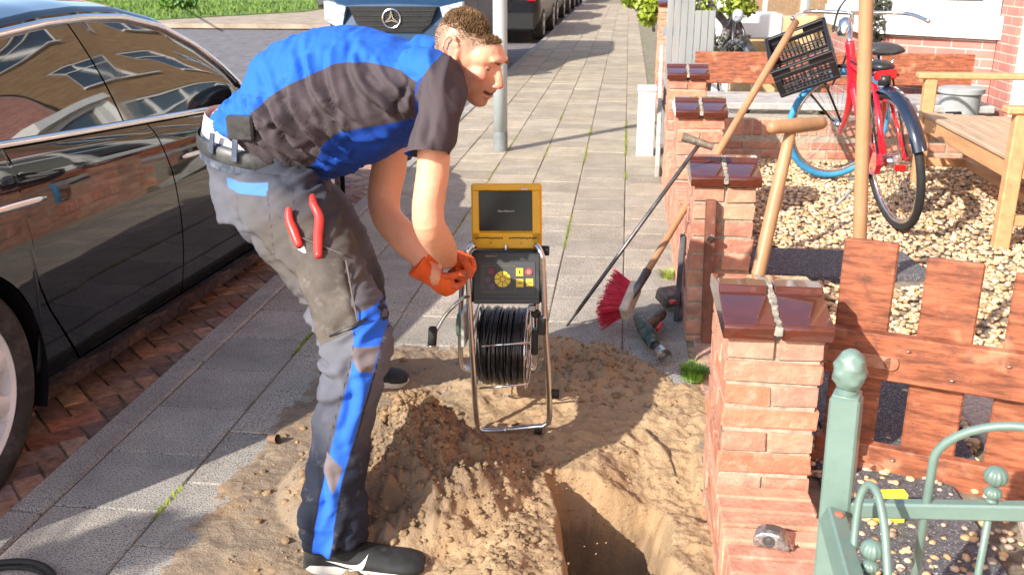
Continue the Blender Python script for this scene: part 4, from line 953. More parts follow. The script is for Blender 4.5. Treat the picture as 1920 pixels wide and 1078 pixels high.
# ================================================================ THE MAN
def hwm(u, v, Y, px):
    p = AY(u, v, Y)-Vector((0, 0, CH)); return px*p.dot(Vector(_fw))/FPX
def limb(m, st, n=20, k=3):
    """st: (u, v, Y, in-plane half width in px, lateral half width in m)"""
    P = smooth_path([AY(u, v, Y) for (u, v, Y, a, b) in st], k); T = np.linspace(0, len(st)-1, len(P)); ii = np.arange(len(st))
    ra = np.interp(T, ii, [hwm(u, v, Y, a) for (u, v, Y, a, b) in st]); rb = np.interp(T, ii, [b for (u, v, Y, a, b) in st])
    m.tube(P, list(rb), n, ry=list(ra), hint=(0, 1, 0)); m.ball(P[0], (ra[0]*.96, rb[0]*.96, ra[0]*.96), 14); m.ball(P[-1], (ra[-1]*.96, rb[-1]*.96, ra[-1]*.96), 14)
def limb_flat(m, st, n=20, k=3, hint=(0, 1, 0)):
    P = smooth_path([AY(u, v, Y) for (u, v, Y, a, b) in st], k); T = np.linspace(0, len(st)-1, len(P)); ii = np.arange(len(st))
    ra = np.interp(T, ii, [hwm(u, v, Y, a) for (u, v, Y, a, b) in st]); rb = np.interp(T, ii, [b for (u, v, Y, a, b) in st])
    m.tube(P, list(rb), n, ry=list(ra), hint=hint)
def fuse(m, voxel, it=4, fac=.5):
    me = bpy.data.meshes.new('tmp'); me.from_pydata(m.v, [], m.f); bm = bmesh.new(); bm.from_mesh(me); bmesh.ops.recalc_face_normals(bm, faces=bm.faces); bm.to_mesh(me); bm.free()
    o = bpy.data.objects.new('tmp', me); COL.objects.link(o)
    r_ = o.modifiers.new('r', 'REMESH'); r_.mode = 'VOXEL'; r_.voxel_size = voxel; r_.adaptivity = 0
    s_ = o.modifiers.new('s', 'SMOOTH'); s_.factor = fac; s_.iterations = it
    dg = bpy.context.evaluated_depsgraph_get(); out = bpy.data.meshes.new_from_object(o.evaluated_get(dg)); bpy.data.objects.remove(o); return out
def displace(me, fn):
    n = len(me.vertices); co = np.empty(n*3); me.vertices.foreach_get('co', co); no_ = np.empty(n*3); me.vertices.foreach_get('normal', no_)
    co = co.reshape(-1, 3); no_ = no_.reshape(-1, 3); d = np.array([fn(Vector(c), Vector(q)) for c, q in zip(co, no_)]); co = co+no_*d[:, None]; me.vertices.foreach_set('co', co.ravel()); me.update()
def fattr(me, name, vals):
    a = me.attributes.new(name, 'FLOAT', 'POINT'); a.data.foreach_set('value', np.array(vals, dtype=np.float32))
def mobj(name, me, mt_, parent, smooth=True):
    me.materials.clear(); me.materials.append(mt_)
    if smooth: me.polygons.foreach_set('use_smooth', [True]*len(me.polygons))
    o = bpy.data.objects.new(name, me); COL.objects.link(o); o.parent = parent; pl = Vector(parent.location); q = parent.parent
    while q: pl = pl+Vector(q.location); q = q.parent
    me.transform(Matrix.Translation(-pl)); return o
def cloth(name, base, layers, rough=.85, soft=.0012, dust_sun=None, var=.12, spec=.2, bump=.0006, bs=420, sss=0.):
    """layers: (attribute, colour, softness); the attribute is a signed distance in metres, positive inside"""
    m = mat(name, base, rough, var=var, scale=9, bump=bump, bscale=bs, spec=spec, dirt=dust_sun, sss=sss); n = m.node_tree.nodes; l = m.node_tree.links; b = n['Principled BSDF']
    src = b.inputs['Base Color'].links[0].from_socket
    for (at, colr, sf) in layers:
        a = n.new('ShaderNodeAttribute'); a.attribute_name = at; r_ = n.new('ShaderNodeMapRange'); r_.inputs[1].default_value = -sf; r_.inputs[2].default_value = sf; l.new(a.outputs['Fac'], r_.inputs[0])
        x = n.new('ShaderNodeMix'); x.data_type = 'RGBA'; x.inputs[7].default_value = (*colr, 1); l.new(r_.outputs[0], x.inputs[0]); l.new(src, x.inputs[6]); src = x.outputs[2]
    l.new(src, b.inputs['Base Color']); return m
nz3 = lambda v, s, o=0., sx=1, sy=1, sz=1: noise.fractal(Vector((v.x*s*sx+o, v.y*s*sy, v.z*s*sz)), 1.0, 2.0, 4)
man = thing('person', 'man in blue and grey work shirt and dusty work trousers bending over the camera reel', 'person', (-.75, 2.3, 0))
# ---------------- skin: torso core, neck, head, arms, hands' wrists: one continuous body mesh
hd_s = .89
fwd = Vector((math.cos(R(22))*math.cos(R(20)), -math.sin(R(20))*math.cos(R(22)), -math.sin(R(22)))).normalized(); lat = Vector((0, 1, 0)); lat = (lat-fwd*lat.dot(fwd)).normalized(); upv = fwd.cross(lat).normalized(); 
if upv.z < 0: upv = -upv
roll = Matrix.Rotation(R(8), 3, fwd); lat = roll @ lat; upv = roll @ upv
HO = AY(846, 95, 2.19)+lat*.074
def HL(f, s, u): return HO+(fwd*f+lat*s+upv*u)*hd_s
HM = Matrix((fwd, lat, upv)).transposed()
m = MB()
def hb(f, s, u, rf, rs, ru, n=18): m.ball(HL(f, s, u), (rf*hd_s, rs*hd_s, ru*hd_s), n, rot=HM)
hb(.000, 0, -.004, .086, .074, .063, 24); hb(-.022, 0, .012, .072, .07, .072); hb(.058, 0, .006, .046, .062, .046); hb(.058, 0, -.05, .05, .056, .07); hb(.07, 0, -.095, .032, .036, .034); hb(.080, 0, -.110, .024, .028, .020); hb(.045, 0, -.098, .034, .040, .026)
hb(.098, 0, .012, .015, .045, .012); hb(.03, 0, -.07, .05, .055, .04)
for s_ in (-1, 1): hb(.072, s_*.038, -.035, .028, .022, .024); hb(.035, s_*.05, -.085, .03, .012, .022)
m.tube([HL(.10, 0, -.004), HL(.113, 0, -.03), HL(.122, 0, -.050)], [.008*hd_s, .0105*hd_s, .013*hd_s], 10); hb(.123, 0, -.052, .010, .012, .009)
for s_ in (-1, 1): hb(.115, s_*.012, -.057, .010, .007, .007)
hb(.107, 0, -.074, .010, .022, .007); hb(.104, 0, -.090, .010, .020, .007)
for s_ in (-1, 1):
    for i in range(12):
        a = 2*PI*i/12; hb(-.004+.019*math.cos(a)-.009*math.sin(a), s_*(.083+.006*math.cos(a+2.6)), .0+.034*math.sin(a), .0065, .006, .009, 8)
    hb(-.002, s_*.074, -.002, .014, .006, .026, 10); hb(.004, s_*.076, -.034, .007, .005, .008, 8)
# neck and trapezius
m.tube([HL(-.02, 0, -.035), HL(-.035, 0, -.085)*.55+AY(815, 128, 2.28)*.45, AY(806, 138, 2.28), AY(770, 160, 2.28)], [.058, .058, .068, .1], 20, ry=[.062, .060, .064, .07])
# torso core (kept inside the shirt, bare at the small of the back)
limb(m, [(800, 160, 2.28, 55, .13), (720, 180, 2.28, 90, .15), (600, 205, 2.29, 100, .15), (520, 245, 2.3, 88, .14), (468, 268, 2.3, 84, .145), (462, 300, 2.3, 70, .13)], 24)
# arms
limb(m, [(820, 175, 2.10, 30, .04), (815, 245, 2.04, 30, .042), (812, 320, 2.02, 31, .043), (803, 385, 2.01, 31, .042), (806, 425, 2.02, 30, .040), (822, 452, 2.09, 28, .038), (834, 470, 2.22, 23, .032), (838, 481, 2.33, 18, .026), (841, 487, 2.39, 18, .026)], 18)
limb(m, [(765, 195, 2.45, 30, .04), (738, 260, 2.47, 34, .046), (728, 320, 2.47, 33, .045), (720, 370, 2.46, 31, .042), (726, 408, 2.43, 29, .040), (755, 442, 2.40, 30, .038), (792, 482, 2.38, 26, .034), (802, 500, 2.37, 20, .028), (815, 518, 2.36, 19, .027)], 18)
me = fuse(m, .0042, 5, .5)
def dent(v, c, r, d): q = (v-c).length/r; return -d*math.exp(-q*q*1.6)
def skin_d(v, n_):
    d = .0
    if (v-HO).length < .2:
        for s_ in (-1, 1):
            d += dent(v, HL(.100, s_*.030, -.012), .016, .0030)+dent(v, HL(-.002, s_*.086, .002), .012, .003)
        d += dent(v, HL(.118, 0, -.0825), .012, .006)+dent(v, HL(.105, -.022, -.081), .010, .003)+dent(v, HL(.112, 0, -.006), .012, .002)
        d += dent(v, HL(.085, -.045, -.066), .008, .002)
        d += .0006*nz3(v, 60)
    else: d += .0012*nz3(v, 25)+.0007*nz3(v, 70, 3, .4, .4, 1.5)
    return d
displace(me, skin_d)
V_ = [v.co.copy() for v in me.vertices]
def hloc(v): q = v-HO; return q.dot(fwd)/hd_s, q.dot(lat)/hd_s, q.dot(upv)/hd_s
ruddy, hairf, lip, stub = [], [], [], []
for v in V_:
    f, s_, u = hloc(v); near = (v-HO).length < .2
    if near:
        ruddy.append(max(.015-(v-HL(.127, 0, -.05)).length, .02-(v-HL(-.004, -.08, .0)).length, .016-(v-HL(.085, -.04, -.04)).length))
        line = float(np.interp(f, [-.09, -.05, -.02, -.005, .02, .035, .06, .08, .10], [-.055, -.05, -.03, .03, .012, .0, .034, .046, .05])); hairf.append(-.02 if abs(s_) > .077 else (u-line)+.004*nz3(v, 60))
        lip.append(.0042-abs(u+.0815-9*s_*s_)-max(0, abs(s_)-.024) if f > .085 else -1)
        stub.append(min(-.045-u+.01*nz3(v, 40), .2) if f > .02 and not (f > .113 and u > -.066) else -.05)
    else: ruddy.append(-1); hairf.append(-1); lip.append(-1); stub.append(-1)
for nm, vals in (('ruddy', ruddy), ('hairf', hairf), ('lip', lip), ('stub', stub)): fattr(me, nm, vals)
skin_m = cloth('skin', (.80, .40, .25), [('ruddy', (.72, .24, .16), .012), ('stub', (.50, .25, .16), .03), ('hairf', (.34, .215, .14), .010), ('lip', (.14, .03, .03), .001)], rough=.42, var=.05, spec=.4, bump=.0004, bs=260, sss=.12)
body = mobj('body', me, skin_m, man)
# eyes, brows
m = MB()
for s_ in (-1, 1): m.ball(HL(.0825, s_*.030, -.0125), .0105*hd_s, 16)
ey = m.build('eyes', mat('eye_white', (.62, .55, .5), .2, coat=1), man, smooth=True)
m = MB()
for s_ in (-1, 1): m.ball(HL(.0825, s_*.030, -.0125)+fwd*.0062-upv*.0028-lat*.0012*0, .0052*hd_s, 12)
m.build('iris', mat('eye_iris', (.05, .06, .06), .1, coat=1), ey, smooth=True)
for s_ in (-1, 1):      # lids: thin skin-coloured shells closing the eyes to a squint
    m = MB()
    for (a0_, a1_) in ((R(-9), R(88)), (R(-88), R(-24))):
        rows = [[HL(.0822, s_*.030, -.0125)+(fwd*math.cos(a)*math.cos(b)+upv*math.sin(a)+lat*math.cos(a)*math.sin(b))*.0121*hd_s for b in np.linspace(-1.5, 1.5, 12)] for a in np.linspace(a0_, a1_, 8)]; m.grid(rows)
    m.build('eyelids', mat('eyelid_skin', (.62, .30, .2), .45), man, smooth=True)
bvh = BVHTree.FromPolygons([v.co for v in body.data.vertices], [tuple(p.vertices) for p in body.data.polygons]); bo = Vector(man.location)
def onskin(p):
    q = bvh.find_nearest(p-bo); return q[0]+bo, q[1]
hair_m = mat('hair', (.22, .14, .08), .5, var=.4, scale=60, spec=.4, attr=True)
m = MB()
def strand(m, p, n_, d, L, r, c):
    e = p+(n_*.6+d).normalized()*L; mid = (p+e)/2+n_*L*.12; m.tube([p-n_*.002, mid, e], [r, r*.8, r*.3], 4, col=c, cap=False)
for k in range(9000):
    a = random.uniform(-PI, PI); f = random.uniform(-.095, .115); s_ = random.uniform(-.08, .08); u = random.uniform(-.06, .12)
    p, n_ = onskin(HL(f, s_, u))
    ff, ss, uu = hloc(p); line = float(np.interp(ff, [-.09, -.05, -.02, -.005, .02, .035, .06, .08, .10], [-.055, -.05, -.03, .032, .018, .006, .036, .046, .05]))
    if uu < line or (p-HO).length > .125 or (abs(ss) > .060 and math.hypot(ff+.004, uu) < .048): continue
    topw = float(sstep(.034, .062, uu)*sstep(-.10, -.04, ff))
    if topw < .35 and random.random() < .45: continue
    L = (.0035+.0085*topw)*random.uniform(.6, 1.3); d = fwd*(.1*topw-.2)+upv*(.55*topw)+Vector((random.uniform(-.16, .16), random.uniform(-.16, .16), random.uniform(-.1, .2)))-upv*.6*(1-topw)
    t = random.uniform(.6, 1.5); strand(m, p, n_, d, L, .0006+.0005*topw, (t*1.05, t, t*.9))
for s_ in (-1, 1):
    for k in range(130):
        p, n_ = onskin(HL(.112, s_*random.uniform(.014, .042), .006+random.uniform(-.003, .003))); strand(m, p, n_, lat*s_*.8+upv*.1, .007, .0005, (.9, .8, .7))
m.build('hair', hair_m, man, fix=False)
# ---------------- shirt
m = MB()
limb_flat(m, [(432, 205, 2.3, 22, .10), (452, 215, 2.3, 52, .145), (478, 222, 2.3, 85, .175), (520, 226, 2.3, 112, .19), (570, 208, 2.29, 132, .20), (625, 190, 2.28, 134, .205), (675, 180, 2.28, 128, .21), (725, 172, 2.28, 112, .215), (770, 163, 2.28, 92, .215), (808, 152, 2.28, 68, .20), (832, 146, 2.28, 46, .17), (848, 138, 2.28, 22, .09)], 36)
limb_flat(m, [(480, 235, 2.3, 20, .16), (548, 258, 2.3, 36, .17), (600, 280, 2.3, 30, .17), (640, 285, 2.3, 28, .165), (700, 262, 2.29, 30, .17)], 28)       # hanging front of the shirt
limb_flat(m, [(800, 128, 2.16, 40, .075), (820, 150, 2.10, 46, .078), (828, 190, 2.05, 43, .074), (820, 235, 2.02, 41, .068), (807, 276, 2.0, 40, .066), (796, 316, 2.0, 42, .068)], 24)
limb_flat(m, [(790, 140, 2.40, 42, .08), (770, 175, 2.46, 46, .078), (752, 225, 2.49, 44, .072), (740, 265, 2.50, 41, .067), (732, 312, 2.5, 42, .068)], 24)
m.tube([AY(800, 135, 2.28), AY(838, 122, 2.27), AY(846, 119, 2.26)], [.085, .070, .067], 24, ry=[.09, .068, .064])       # collar
me = fuse(m, .0055, 5, .5)
arm_ax = (AY(835, 165, 2.07), AY(808, 285, 2.0))
hem = [(425, 190), (436, 205), (470, 232), (520, 268), (560, 296), (600, 312), (640, 330)]
hemP = [AY(u, v, 2.15) for u, v in hem]
def mkfold(lst, Y):
    return [([(AY(u, v, Y).x, AY(u, v, Y).z) for u, v in smooth2(P_)], a_, w_) for (P_, a_, w_) in lst]
def smooth2(P_): return [(q.x, q.y) for q in smooth_path([(u, v, 0) for u, v in P_], 3)]
def folds(v, FL, k=1.):
    d = 0
    for P_, a_, w_ in FL:
        best = 9; sg = 0
        if not (min(p[0] for p in P_)-.03 < v.x < max(p[0] for p in P_)+.03 and min(p[1] for p in P_)-.03 < v.z < max(p[1] for p in P_)+.03): continue
        n = len(P_)-1
        for i in range(n):
            (x1, z1), (x2, z2) = P_[i], P_[i+1]; dx, dz = x2-x1, z2-z1; t = max(0, min(1, ((v.x-x1)*dx+(v.z-z1)*dz)/(dx*dx+dz*dz+1e-12))); ex, ez = v.x-x1-t*dx, v.z-z1-t*dz; q = math.hypot(ex, ez)
            if q < best: best = q; sg = math.copysign(q, ex*dz-ez*dx); tt = (i+t)/n
        if best < 4*w_: fade = math.sin(PI*min(1, max(0, .12+.8*tt)))**.7; d += a_*k*fade*(math.exp(-(sg/w_)**2)-1.1*math.exp(-((sg-1.7*w_)/(w_*1.0))**2))
    return d
SF = mkfold([([(570, 112), (580, 140), (600, 175), (640, 215), (655, 250)], .013, .010), ([(612, 100), (622, 140), (640, 180), (668, 215)], .010, .009), ([(655, 95), (668, 135), (700, 175), (738, 205)], .012, .009), ([(700, 118), (730, 150), (762, 185), (780, 210)], .011, .008),
    ([(470, 205), (500, 250), (535, 285), (560, 300)], .012, .010), ([(505, 190), (535, 230), (560, 270), (600, 300)], .014, .011), ([(545, 165), (560, 205), (590, 250), (612, 280)], .014, .010), ([(500, 235), (530, 222), (545, 262), (575, 270)], .010, .008),
    ([(782, 150), (768, 185), (760, 215)], .010, .007), ([(796, 150), (790, 185), (786, 225)], .009, .007), ([(830, 150), (842, 190), (838, 235), (826, 280)], .010, .010), ([(805, 165), (812, 205), (806, 250)], .009, .008), ([(470, 120), (500, 150), (520, 185)], .006, .010), ([(540, 75), (560, 105), (575, 130)], .006, .009), ([(640, 70), (665, 95), (690, 110)], .005, .008), ([(640, 262), (690, 262), (740, 248)], .008, .010), ([(700, 140), (745, 180), (776, 222)], .009, .007)], 2.10)
def shirt_d(v, n_):
    up_ = max(0, n_.z); side_ = 1-abs(n_.z)*.55
    p = v.x*.92+v.z*.38; q = -v.x*.38+v.z*.92
    fo = noise.fractal(Vector((p*19, v.y*5, q*3.2)), .8, 2.0, 3); rd = 1-abs(fo)*2.6
    amp = .008*side_*(1 if v.z < 1.09 else .6)
    d = amp*(rd-.5)+.005*nz3(v, 9, 4)+.0012*nz3(v, 34, 8)
    q2 = noise.fractal(Vector((v.x*26+v.z*22, v.y*4, v.z*5-v.x*5)), .8, 2.0, 3)
    if v.x < -.62 and v.z < 1.06: d += .011*(1-abs(q2)*3)*side_
    if v.y < 2.3: d += folds(v, SF, 1.15)
    if v.y < 2.12 and v.x > -.47: d = .35*d+.010*(.5-abs(noise.noise(Vector((v.x*26+v.z*8, v.y*6, v.z*5-v.x*4))))*2)
    return d
displace(me, shirt_d)
def cut(me, test, co, no_):
    bm = bmesh.new(); bm.from_mesh(me); fs = [f for f in bm.faces if test(f.calc_center_median())]; g_ = list({v for f in fs for v in f.verts})+list({e for f in fs for e in f.edges})+fs
    bmesh.ops.bisect_plane(bm, geom=g_, plane_co=co, plane_no=no_, clear_outer=True); bm.to_mesh(me); bm.free(); me.update()
n1 = (AY(800, 290, 2.0)-AY(818, 235, 2.02)).normalized(); n1 = (n1+Vector((.30, 0, -.0))).normalized(); cut(me, lambda c: c.y < 2.16 and c.x > -.52 and c.z < 1.02, AY(806, 284, 1.96), n1)
n1 = (AY(735, 300, 2.5)-AY(750, 235, 2.49)).normalized(); cut(me, lambda c: c.y > 2.40 and c.x > -.70 and c.z < .90, AY(738, 288, 2.5), n1)
def z_of(poly, x, Y):
    P_ = [AY(u, v, Y) for u, v in poly]; return float(np.interp(x, [p.x for p in P_], [p.z for p in P_]))
_tb = {}
def zl(key, poly, x, Y):
    if key not in _tb: P_ = [AY(u, v, Y) for u, v in poly]; _tb[key] = ([p.x for p in P_], [p.z for p in P_])
    return float(np.interp(x, *_tb[key]))
seam = [(400, 285), (440, 240), (470, 215), (500, 187), (530, 165), (580, 142), (625, 121), (660, 117), (705, 120), (750, 131), (785, 146), (800, 150), (880, 150)]
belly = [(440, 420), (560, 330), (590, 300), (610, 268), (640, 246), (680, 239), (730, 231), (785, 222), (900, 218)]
slv = [(775, 275), (776, 240), (778, 200), (783, 172), (792, 150), (808, 132), (822, 112), (826, 95)]
sx_, sz_ = zip(*[(AY(u, v, 2.08).x, AY(u, v, 2.08).z) for u, v in slv])
b1, b2, sl_, hemc, trim = [], [], [], [], []
for v in me.vertices:
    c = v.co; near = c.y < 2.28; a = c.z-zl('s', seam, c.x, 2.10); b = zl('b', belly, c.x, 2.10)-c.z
    xs_ = float(np.interp(c.z, sz_[::1], sx_[::1])) if True else 0
    ssl = c.x-xs_ if (c.y < 2.2 or c.y > 2.36) else -.1
    if c.z > sz_[-1]: ssl = -.05
    if c.y > 2.42 and c.z < 1.02: ssl = .05 
    b1.append(a); b2.append(b); sl_.append(min(ssl, .2)); trim.append(.0035-abs(ssl-.001) if near and c.z < 1.12 else -1)
fattr(me, 'blue_back', b1); fattr(me, 'blue_belly', b2); fattr(me, 'sleeve', sl_); fattr(me, 'piping', trim)
BLU = (.02, .125, .54); GRY = (.072, .056, .062)
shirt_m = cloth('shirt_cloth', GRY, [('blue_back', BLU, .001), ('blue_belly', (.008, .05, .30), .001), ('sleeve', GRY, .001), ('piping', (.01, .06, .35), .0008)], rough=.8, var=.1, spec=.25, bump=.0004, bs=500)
mobj('shirt', me, shirt_m, man)
# ---------------- trousers
m = MB()
limb_flat(m, [(506, 272, 2.30, 110, .184), (506, 294, 2.30, 109, .187), (510, 345, 2.29, 104, .185), (520, 400, 2.28, 100, .18)], 32, hint=(0, 1, 0))
limb(m, [(514, 380, 2.17, 90, .105), (541, 402, 2.13, 88, .100), (591, 472, 2.07, 75, .092), (636, 545, 2.01, 64, .085), (666, 610, 1.97, 60, .079)], 24)
limb_flat(m, [(636, 545, 2.01, 64, .085), (666, 610, 1.97, 61, .079), (669, 665, 1.95, 57, .077), (655, 740, 1.93, 54, .075), (639, 820, 1.91, 54, .075), (629, 900, 1.89, 57, .075), (624, 965, 1.88, 60, .076), (626, 1012, 1.87, 60, .078)], 26)
m.ball(AY(664, 615, 1.97), (.078, .08, .08), 16)
limb(m, [(530, 385, 2.42, 88, .105), (580, 410, 2.47, 84, .10), (635, 480, 2.53, 68, .09), (665, 545, 2.6, 58, .08)], 22)
limb_flat(m, [(635, 480, 2.53, 66, .088), (664, 548, 2.6, 57, .08), (662, 610, 2.67, 53, .075), (652, 670, 2.74, 52, .073), (648, 708, 2.79, 50, .072)], 22)
me = fuse(m, .0065, 6, .5)
kneeb = AY(610, 600, 1.97); crease = AY(600, 400, 2.1); kf = AY(690, 640, 1.95)
TF = mkfold([([(470, 440), (520, 470), (575, 500), (600, 540)], .008, .010), ([(560, 580), (600, 600), (640, 632)], .013, .009), ([(575, 560), (620, 590), (650, 640)], .010, .009), ([(600, 640), (640, 655), (668, 650)], .010, .010), ([(600, 690), (640, 700), (690, 680)], .008, .010), ([(520, 320), (560, 330), (620, 330)], .010, .008), ([(520, 345), (560, 352), (628, 348)], .009, .008), ([(640, 370), (660, 430), (690, 480)], .010, .009), ([(600, 350), (622, 392), (652, 440)], .010, .009),
    ([(660, 800), (668, 860), (652, 900)], .010, .010), ([(590, 820), (580, 900), (585, 980)], .007, .012), ([(650, 960), (672, 930), (684, 900)], .010, .009), ([(575, 990), (610, 1005), (660, 985)], .010, .008), ([(700, 640), (706, 700), (690, 760)], .008, .010), ([(430, 400), (470, 470), (500, 520)], .007, .012)], 2.02)
def tr_d(v, n_):
    d = .0055*noise.fractal(Vector((v.x*7+v.z*9, v.y*6, v.z*24-v.x*8)), .9, 2.0, 3)+.003*nz3(v, 12, 5)+.001*nz3(v, 45)
    # bunching behind and below the knee, under the belt and over the shoe
    for c_, r_, A_ in ((kneeb, .13, .009), (AY(560, 330, 2.12), .13, .009), (AY(630, 990, 1.87), .09, .010), (kf, .11, .009), (AY(600, 470, 2.05), .12, .008)):
        w_ = math.exp(-((v-c_).length/r_)**2)
        if w_ > .03: d += A_*w_*(1-2.4*abs(noise.noise(Vector((v.x*9+v.z*12, v.y*7, v.z*30-v.x*16)))))
    if v.y < 2.2: d += folds(v, TF)
    w_ = sstep(.62, .5, v.z)*.6
    d += .005*w_*(1-2.6*abs(noise.noise(Vector((v.x*22+v.z*5, v.y*18, v.z*4+3)))))
    return d
displace(me, tr_d)
def poly_attr(poly, Y, fn_near):
    P_ = [(AY(u, v, Y).x, AY(u, v, Y).z) for u, v in poly]; return P_
def in_poly_sd(x, z, P_):
    n = len(P_); ins = False; d = 9.
    for i in range(n):
        (x1, z1), (x2, z2) = P_[i], P_[(i+1) % n]; dx, dz = x2-x1, z2-z1; t = max(0, min(1, ((x-x1)*dx+(z-z1)*dz)/(dx*dx+dz*dz+1e-12))); d = min(d, math.hypot(x-x1-t*dx, z-z1-t*dz))
        if (z1 > z) != (z2 > z) and x < (x2-x1)*(z-z1)/(z2-z1)+x1: ins = not ins
    return d if ins else -d
YN = 1.87
stripe = poly_attr([(646, 604), (690, 594), (706, 640), (700, 690), (690, 730), (672, 800), (652, 880), (642, 950), (638, 1040), (602, 1040), (606, 960), (616, 890), (628, 830), (638, 780), (652, 720), (662, 670), (658, 630)], YN, 0)
greyd = [poly_attr(p, YN, 0) for p in ([(656, 652), (704, 660), (694, 708), (668, 690), (657, 672)], [(622, 832), (652, 862), (640, 900), (616, 868)])]
pock = poly_attr([(405, 342), (432, 350), (500, 344), (503, 366), (430, 368), (408, 362)], 2.06, 0)
legst = [(560, 300), (600, 400), (640, 500), (700, 560), (760, 590)]
a1, a2, a3, a4, a5, a6, a7 = [], [], [], [], [], [], []
lines = [[(498, 350), (512, 400), (524, 450), (530, 466), (510, 474)], [(520, 300), (545, 360), (565, 410), (580, 440)], [(530, 400), (575, 430), (640, 470), (652, 500)], [(652, 600), (662, 640), (655, 690), (640, 750), (624, 820), (608, 890), (600, 960), (600, 1035)], [(690, 596), (708, 640), (702, 690), (688, 745), (670, 820), (652, 890), (642, 960), (640, 1035)], [(400, 318), (450, 330), (530, 338), (600, 345)], [(572, 520), (600, 545), (640, 560)]]
LP_ = [[(AY(u, v, 2.05 if v < 560 else YN).x, AY(u, v, 2.05 if v < 560 else YN).z) for u, v in ln] for ln in lines]
def dline(x, z, P_):
    d = 9.
    for (x1, z1), (x2, z2) in zip(P_[:-1], P_[1:]):
        dx, dz = x2-x1, z2-z1; t = max(0, min(1, ((x-x1)*dx+(z-z1)*dz)/(dx*dx+dz*dz))); d = min(d, math.hypot(x-x1-t*dx, z-z1-t*dz))
    return d
for v in me.vertices:
    c = v.co; nr = c.y < 2.0+.28*max(0, c.z-.5) and (c.z < .56 or c.y < 2.2); nr2 = c.y < 2.28
    a1.append(in_poly_sd(c.x, c.z, stripe) if nr else -1); a2.append(max(in_poly_sd(c.x, c.z, g_) for g_ in greyd) if nr else -1)
    a3.append(in_poly_sd(c.x, c.z, pock) if nr2 else -1)
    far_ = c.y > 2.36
    a4.append((c.z-(.36 if not far_ else .46)+.09*nz3(c, 7)+.25*(.0 if c.x < -.6 else (c.x+.6)*-.6))*1.0)  # paler upper cloth: dust, with sunlight painted into the colour
    a7.append(c.z-(.875-.25*(c.x+.9))+.02*nz3(c, 14, 9))
    a5.append(.0015-min(dline(c.x, c.z, L_) for L_ in LP_) if nr2 and c.y < 2.2 else -1)
    a6.append(.10-((c-AY(585, 440, 2.03)).length*.62)+.05*nz3(c, 9, 2) if nr2 else -1)
for nm, vals in (('stripe', a1), ('diamond', a2), ('pocket_band', a3), ('hip', a7), ('dust_sun', a4), ('seam', a5), ('brown', a6)): fattr(me, nm, vals)
tr_m = cloth('work_trouser_cloth', (.022, .027, .045), [('dust_sun', (.125, .127, .152), .10), ('brown', (.088, .076, .067), .05), ('hip', (.045, .05, .066), .035), ('pocket_band', (.08, .20, .52), .0015), ('stripe', (.03, .14, .68), .0012), ('diamond', (.17, .145, .15), .0015), ('seam', (.03, .03, .04), .0006)], rough=.85, var=.2, spec=.2, bump=.0006, bs=420, dust_sun=(26, (.24, .225, .21), .57, .5))
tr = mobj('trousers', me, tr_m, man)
tb = BVHTree.FromPolygons([v.co for v in tr.data.vertices], [tuple(p.vertices) for p in tr.data.polygons])
def on_tr(p, off=.002):
    q = tb.ray_cast(Vector(p)-bo-Vector((0, .5, 0)), Vector((0, 1, 0)))
    return (q[0]+q[1]*off+bo) if q[0] is not None else Vector(p)
# far dark leg shading is the cloth's own navy; thigh pocket flap, dark pocket mouth, cargo pocket
def patch_tr(poly, Y, name, mt_, off=.004, th=.003, n=10):
    """cloth patch laid over the trousers: poly is a 4-corner outline (tl, tr, br, bl)"""
    tl, tr_, br, bl_ = [AY(u, v, Y) for u, v in poly]; m = MB(); rows = []; rows2 = []
    for i in range(n+1):
        s = i/n; r1 = []; r2 = []
        for j in range(n+1):
            t_ = j/n; p = (tl*(1-s)+tr_*s)*(1-t_)+(bl_*(1-s)+br*s)*t_; e = min(i, n-i, j, n-j); r1.append(on_tr(p, off if e else .0005))
        rows.append(r1)
    m.grid(rows); return m.build(name, mt_, man, smooth=True)
poc_m = mat('pocket_cloth', (.115, .098, .085), .85, var=.2, scale=14, bump=.0008, bscale=300, dirt=(20, (.3, .28, .25), .55, .6), spec=.2)
patch_tr([(545, 428), (655, 472), (700, 574), (628, 610)], 2.03, 'thigh_pocket', poc_m, .007, n=16)
m = MB(); P_ = [on_tr(AY(u, v, 1.98), .004) for u, v in [(640, 606), (660, 598), (680, 590), (700, 577)]]; m.tube(P_, .004, 8); m.build('pocket_mouth', blk, man, smooth=True)
m = MB()
for pts in ([(545, 430), (590, 446), (652, 473)], [(656, 480), (680, 530), (698, 570)]):
    m.tube(smooth_path([on_tr(AY(u, v, 2.02), .0075) for u, v in pts], 5), .0022, 6)
m.build('pocket_hem', mat('pocket_hem_cloth', (.12, .1, .09), .9), man, smooth=True)
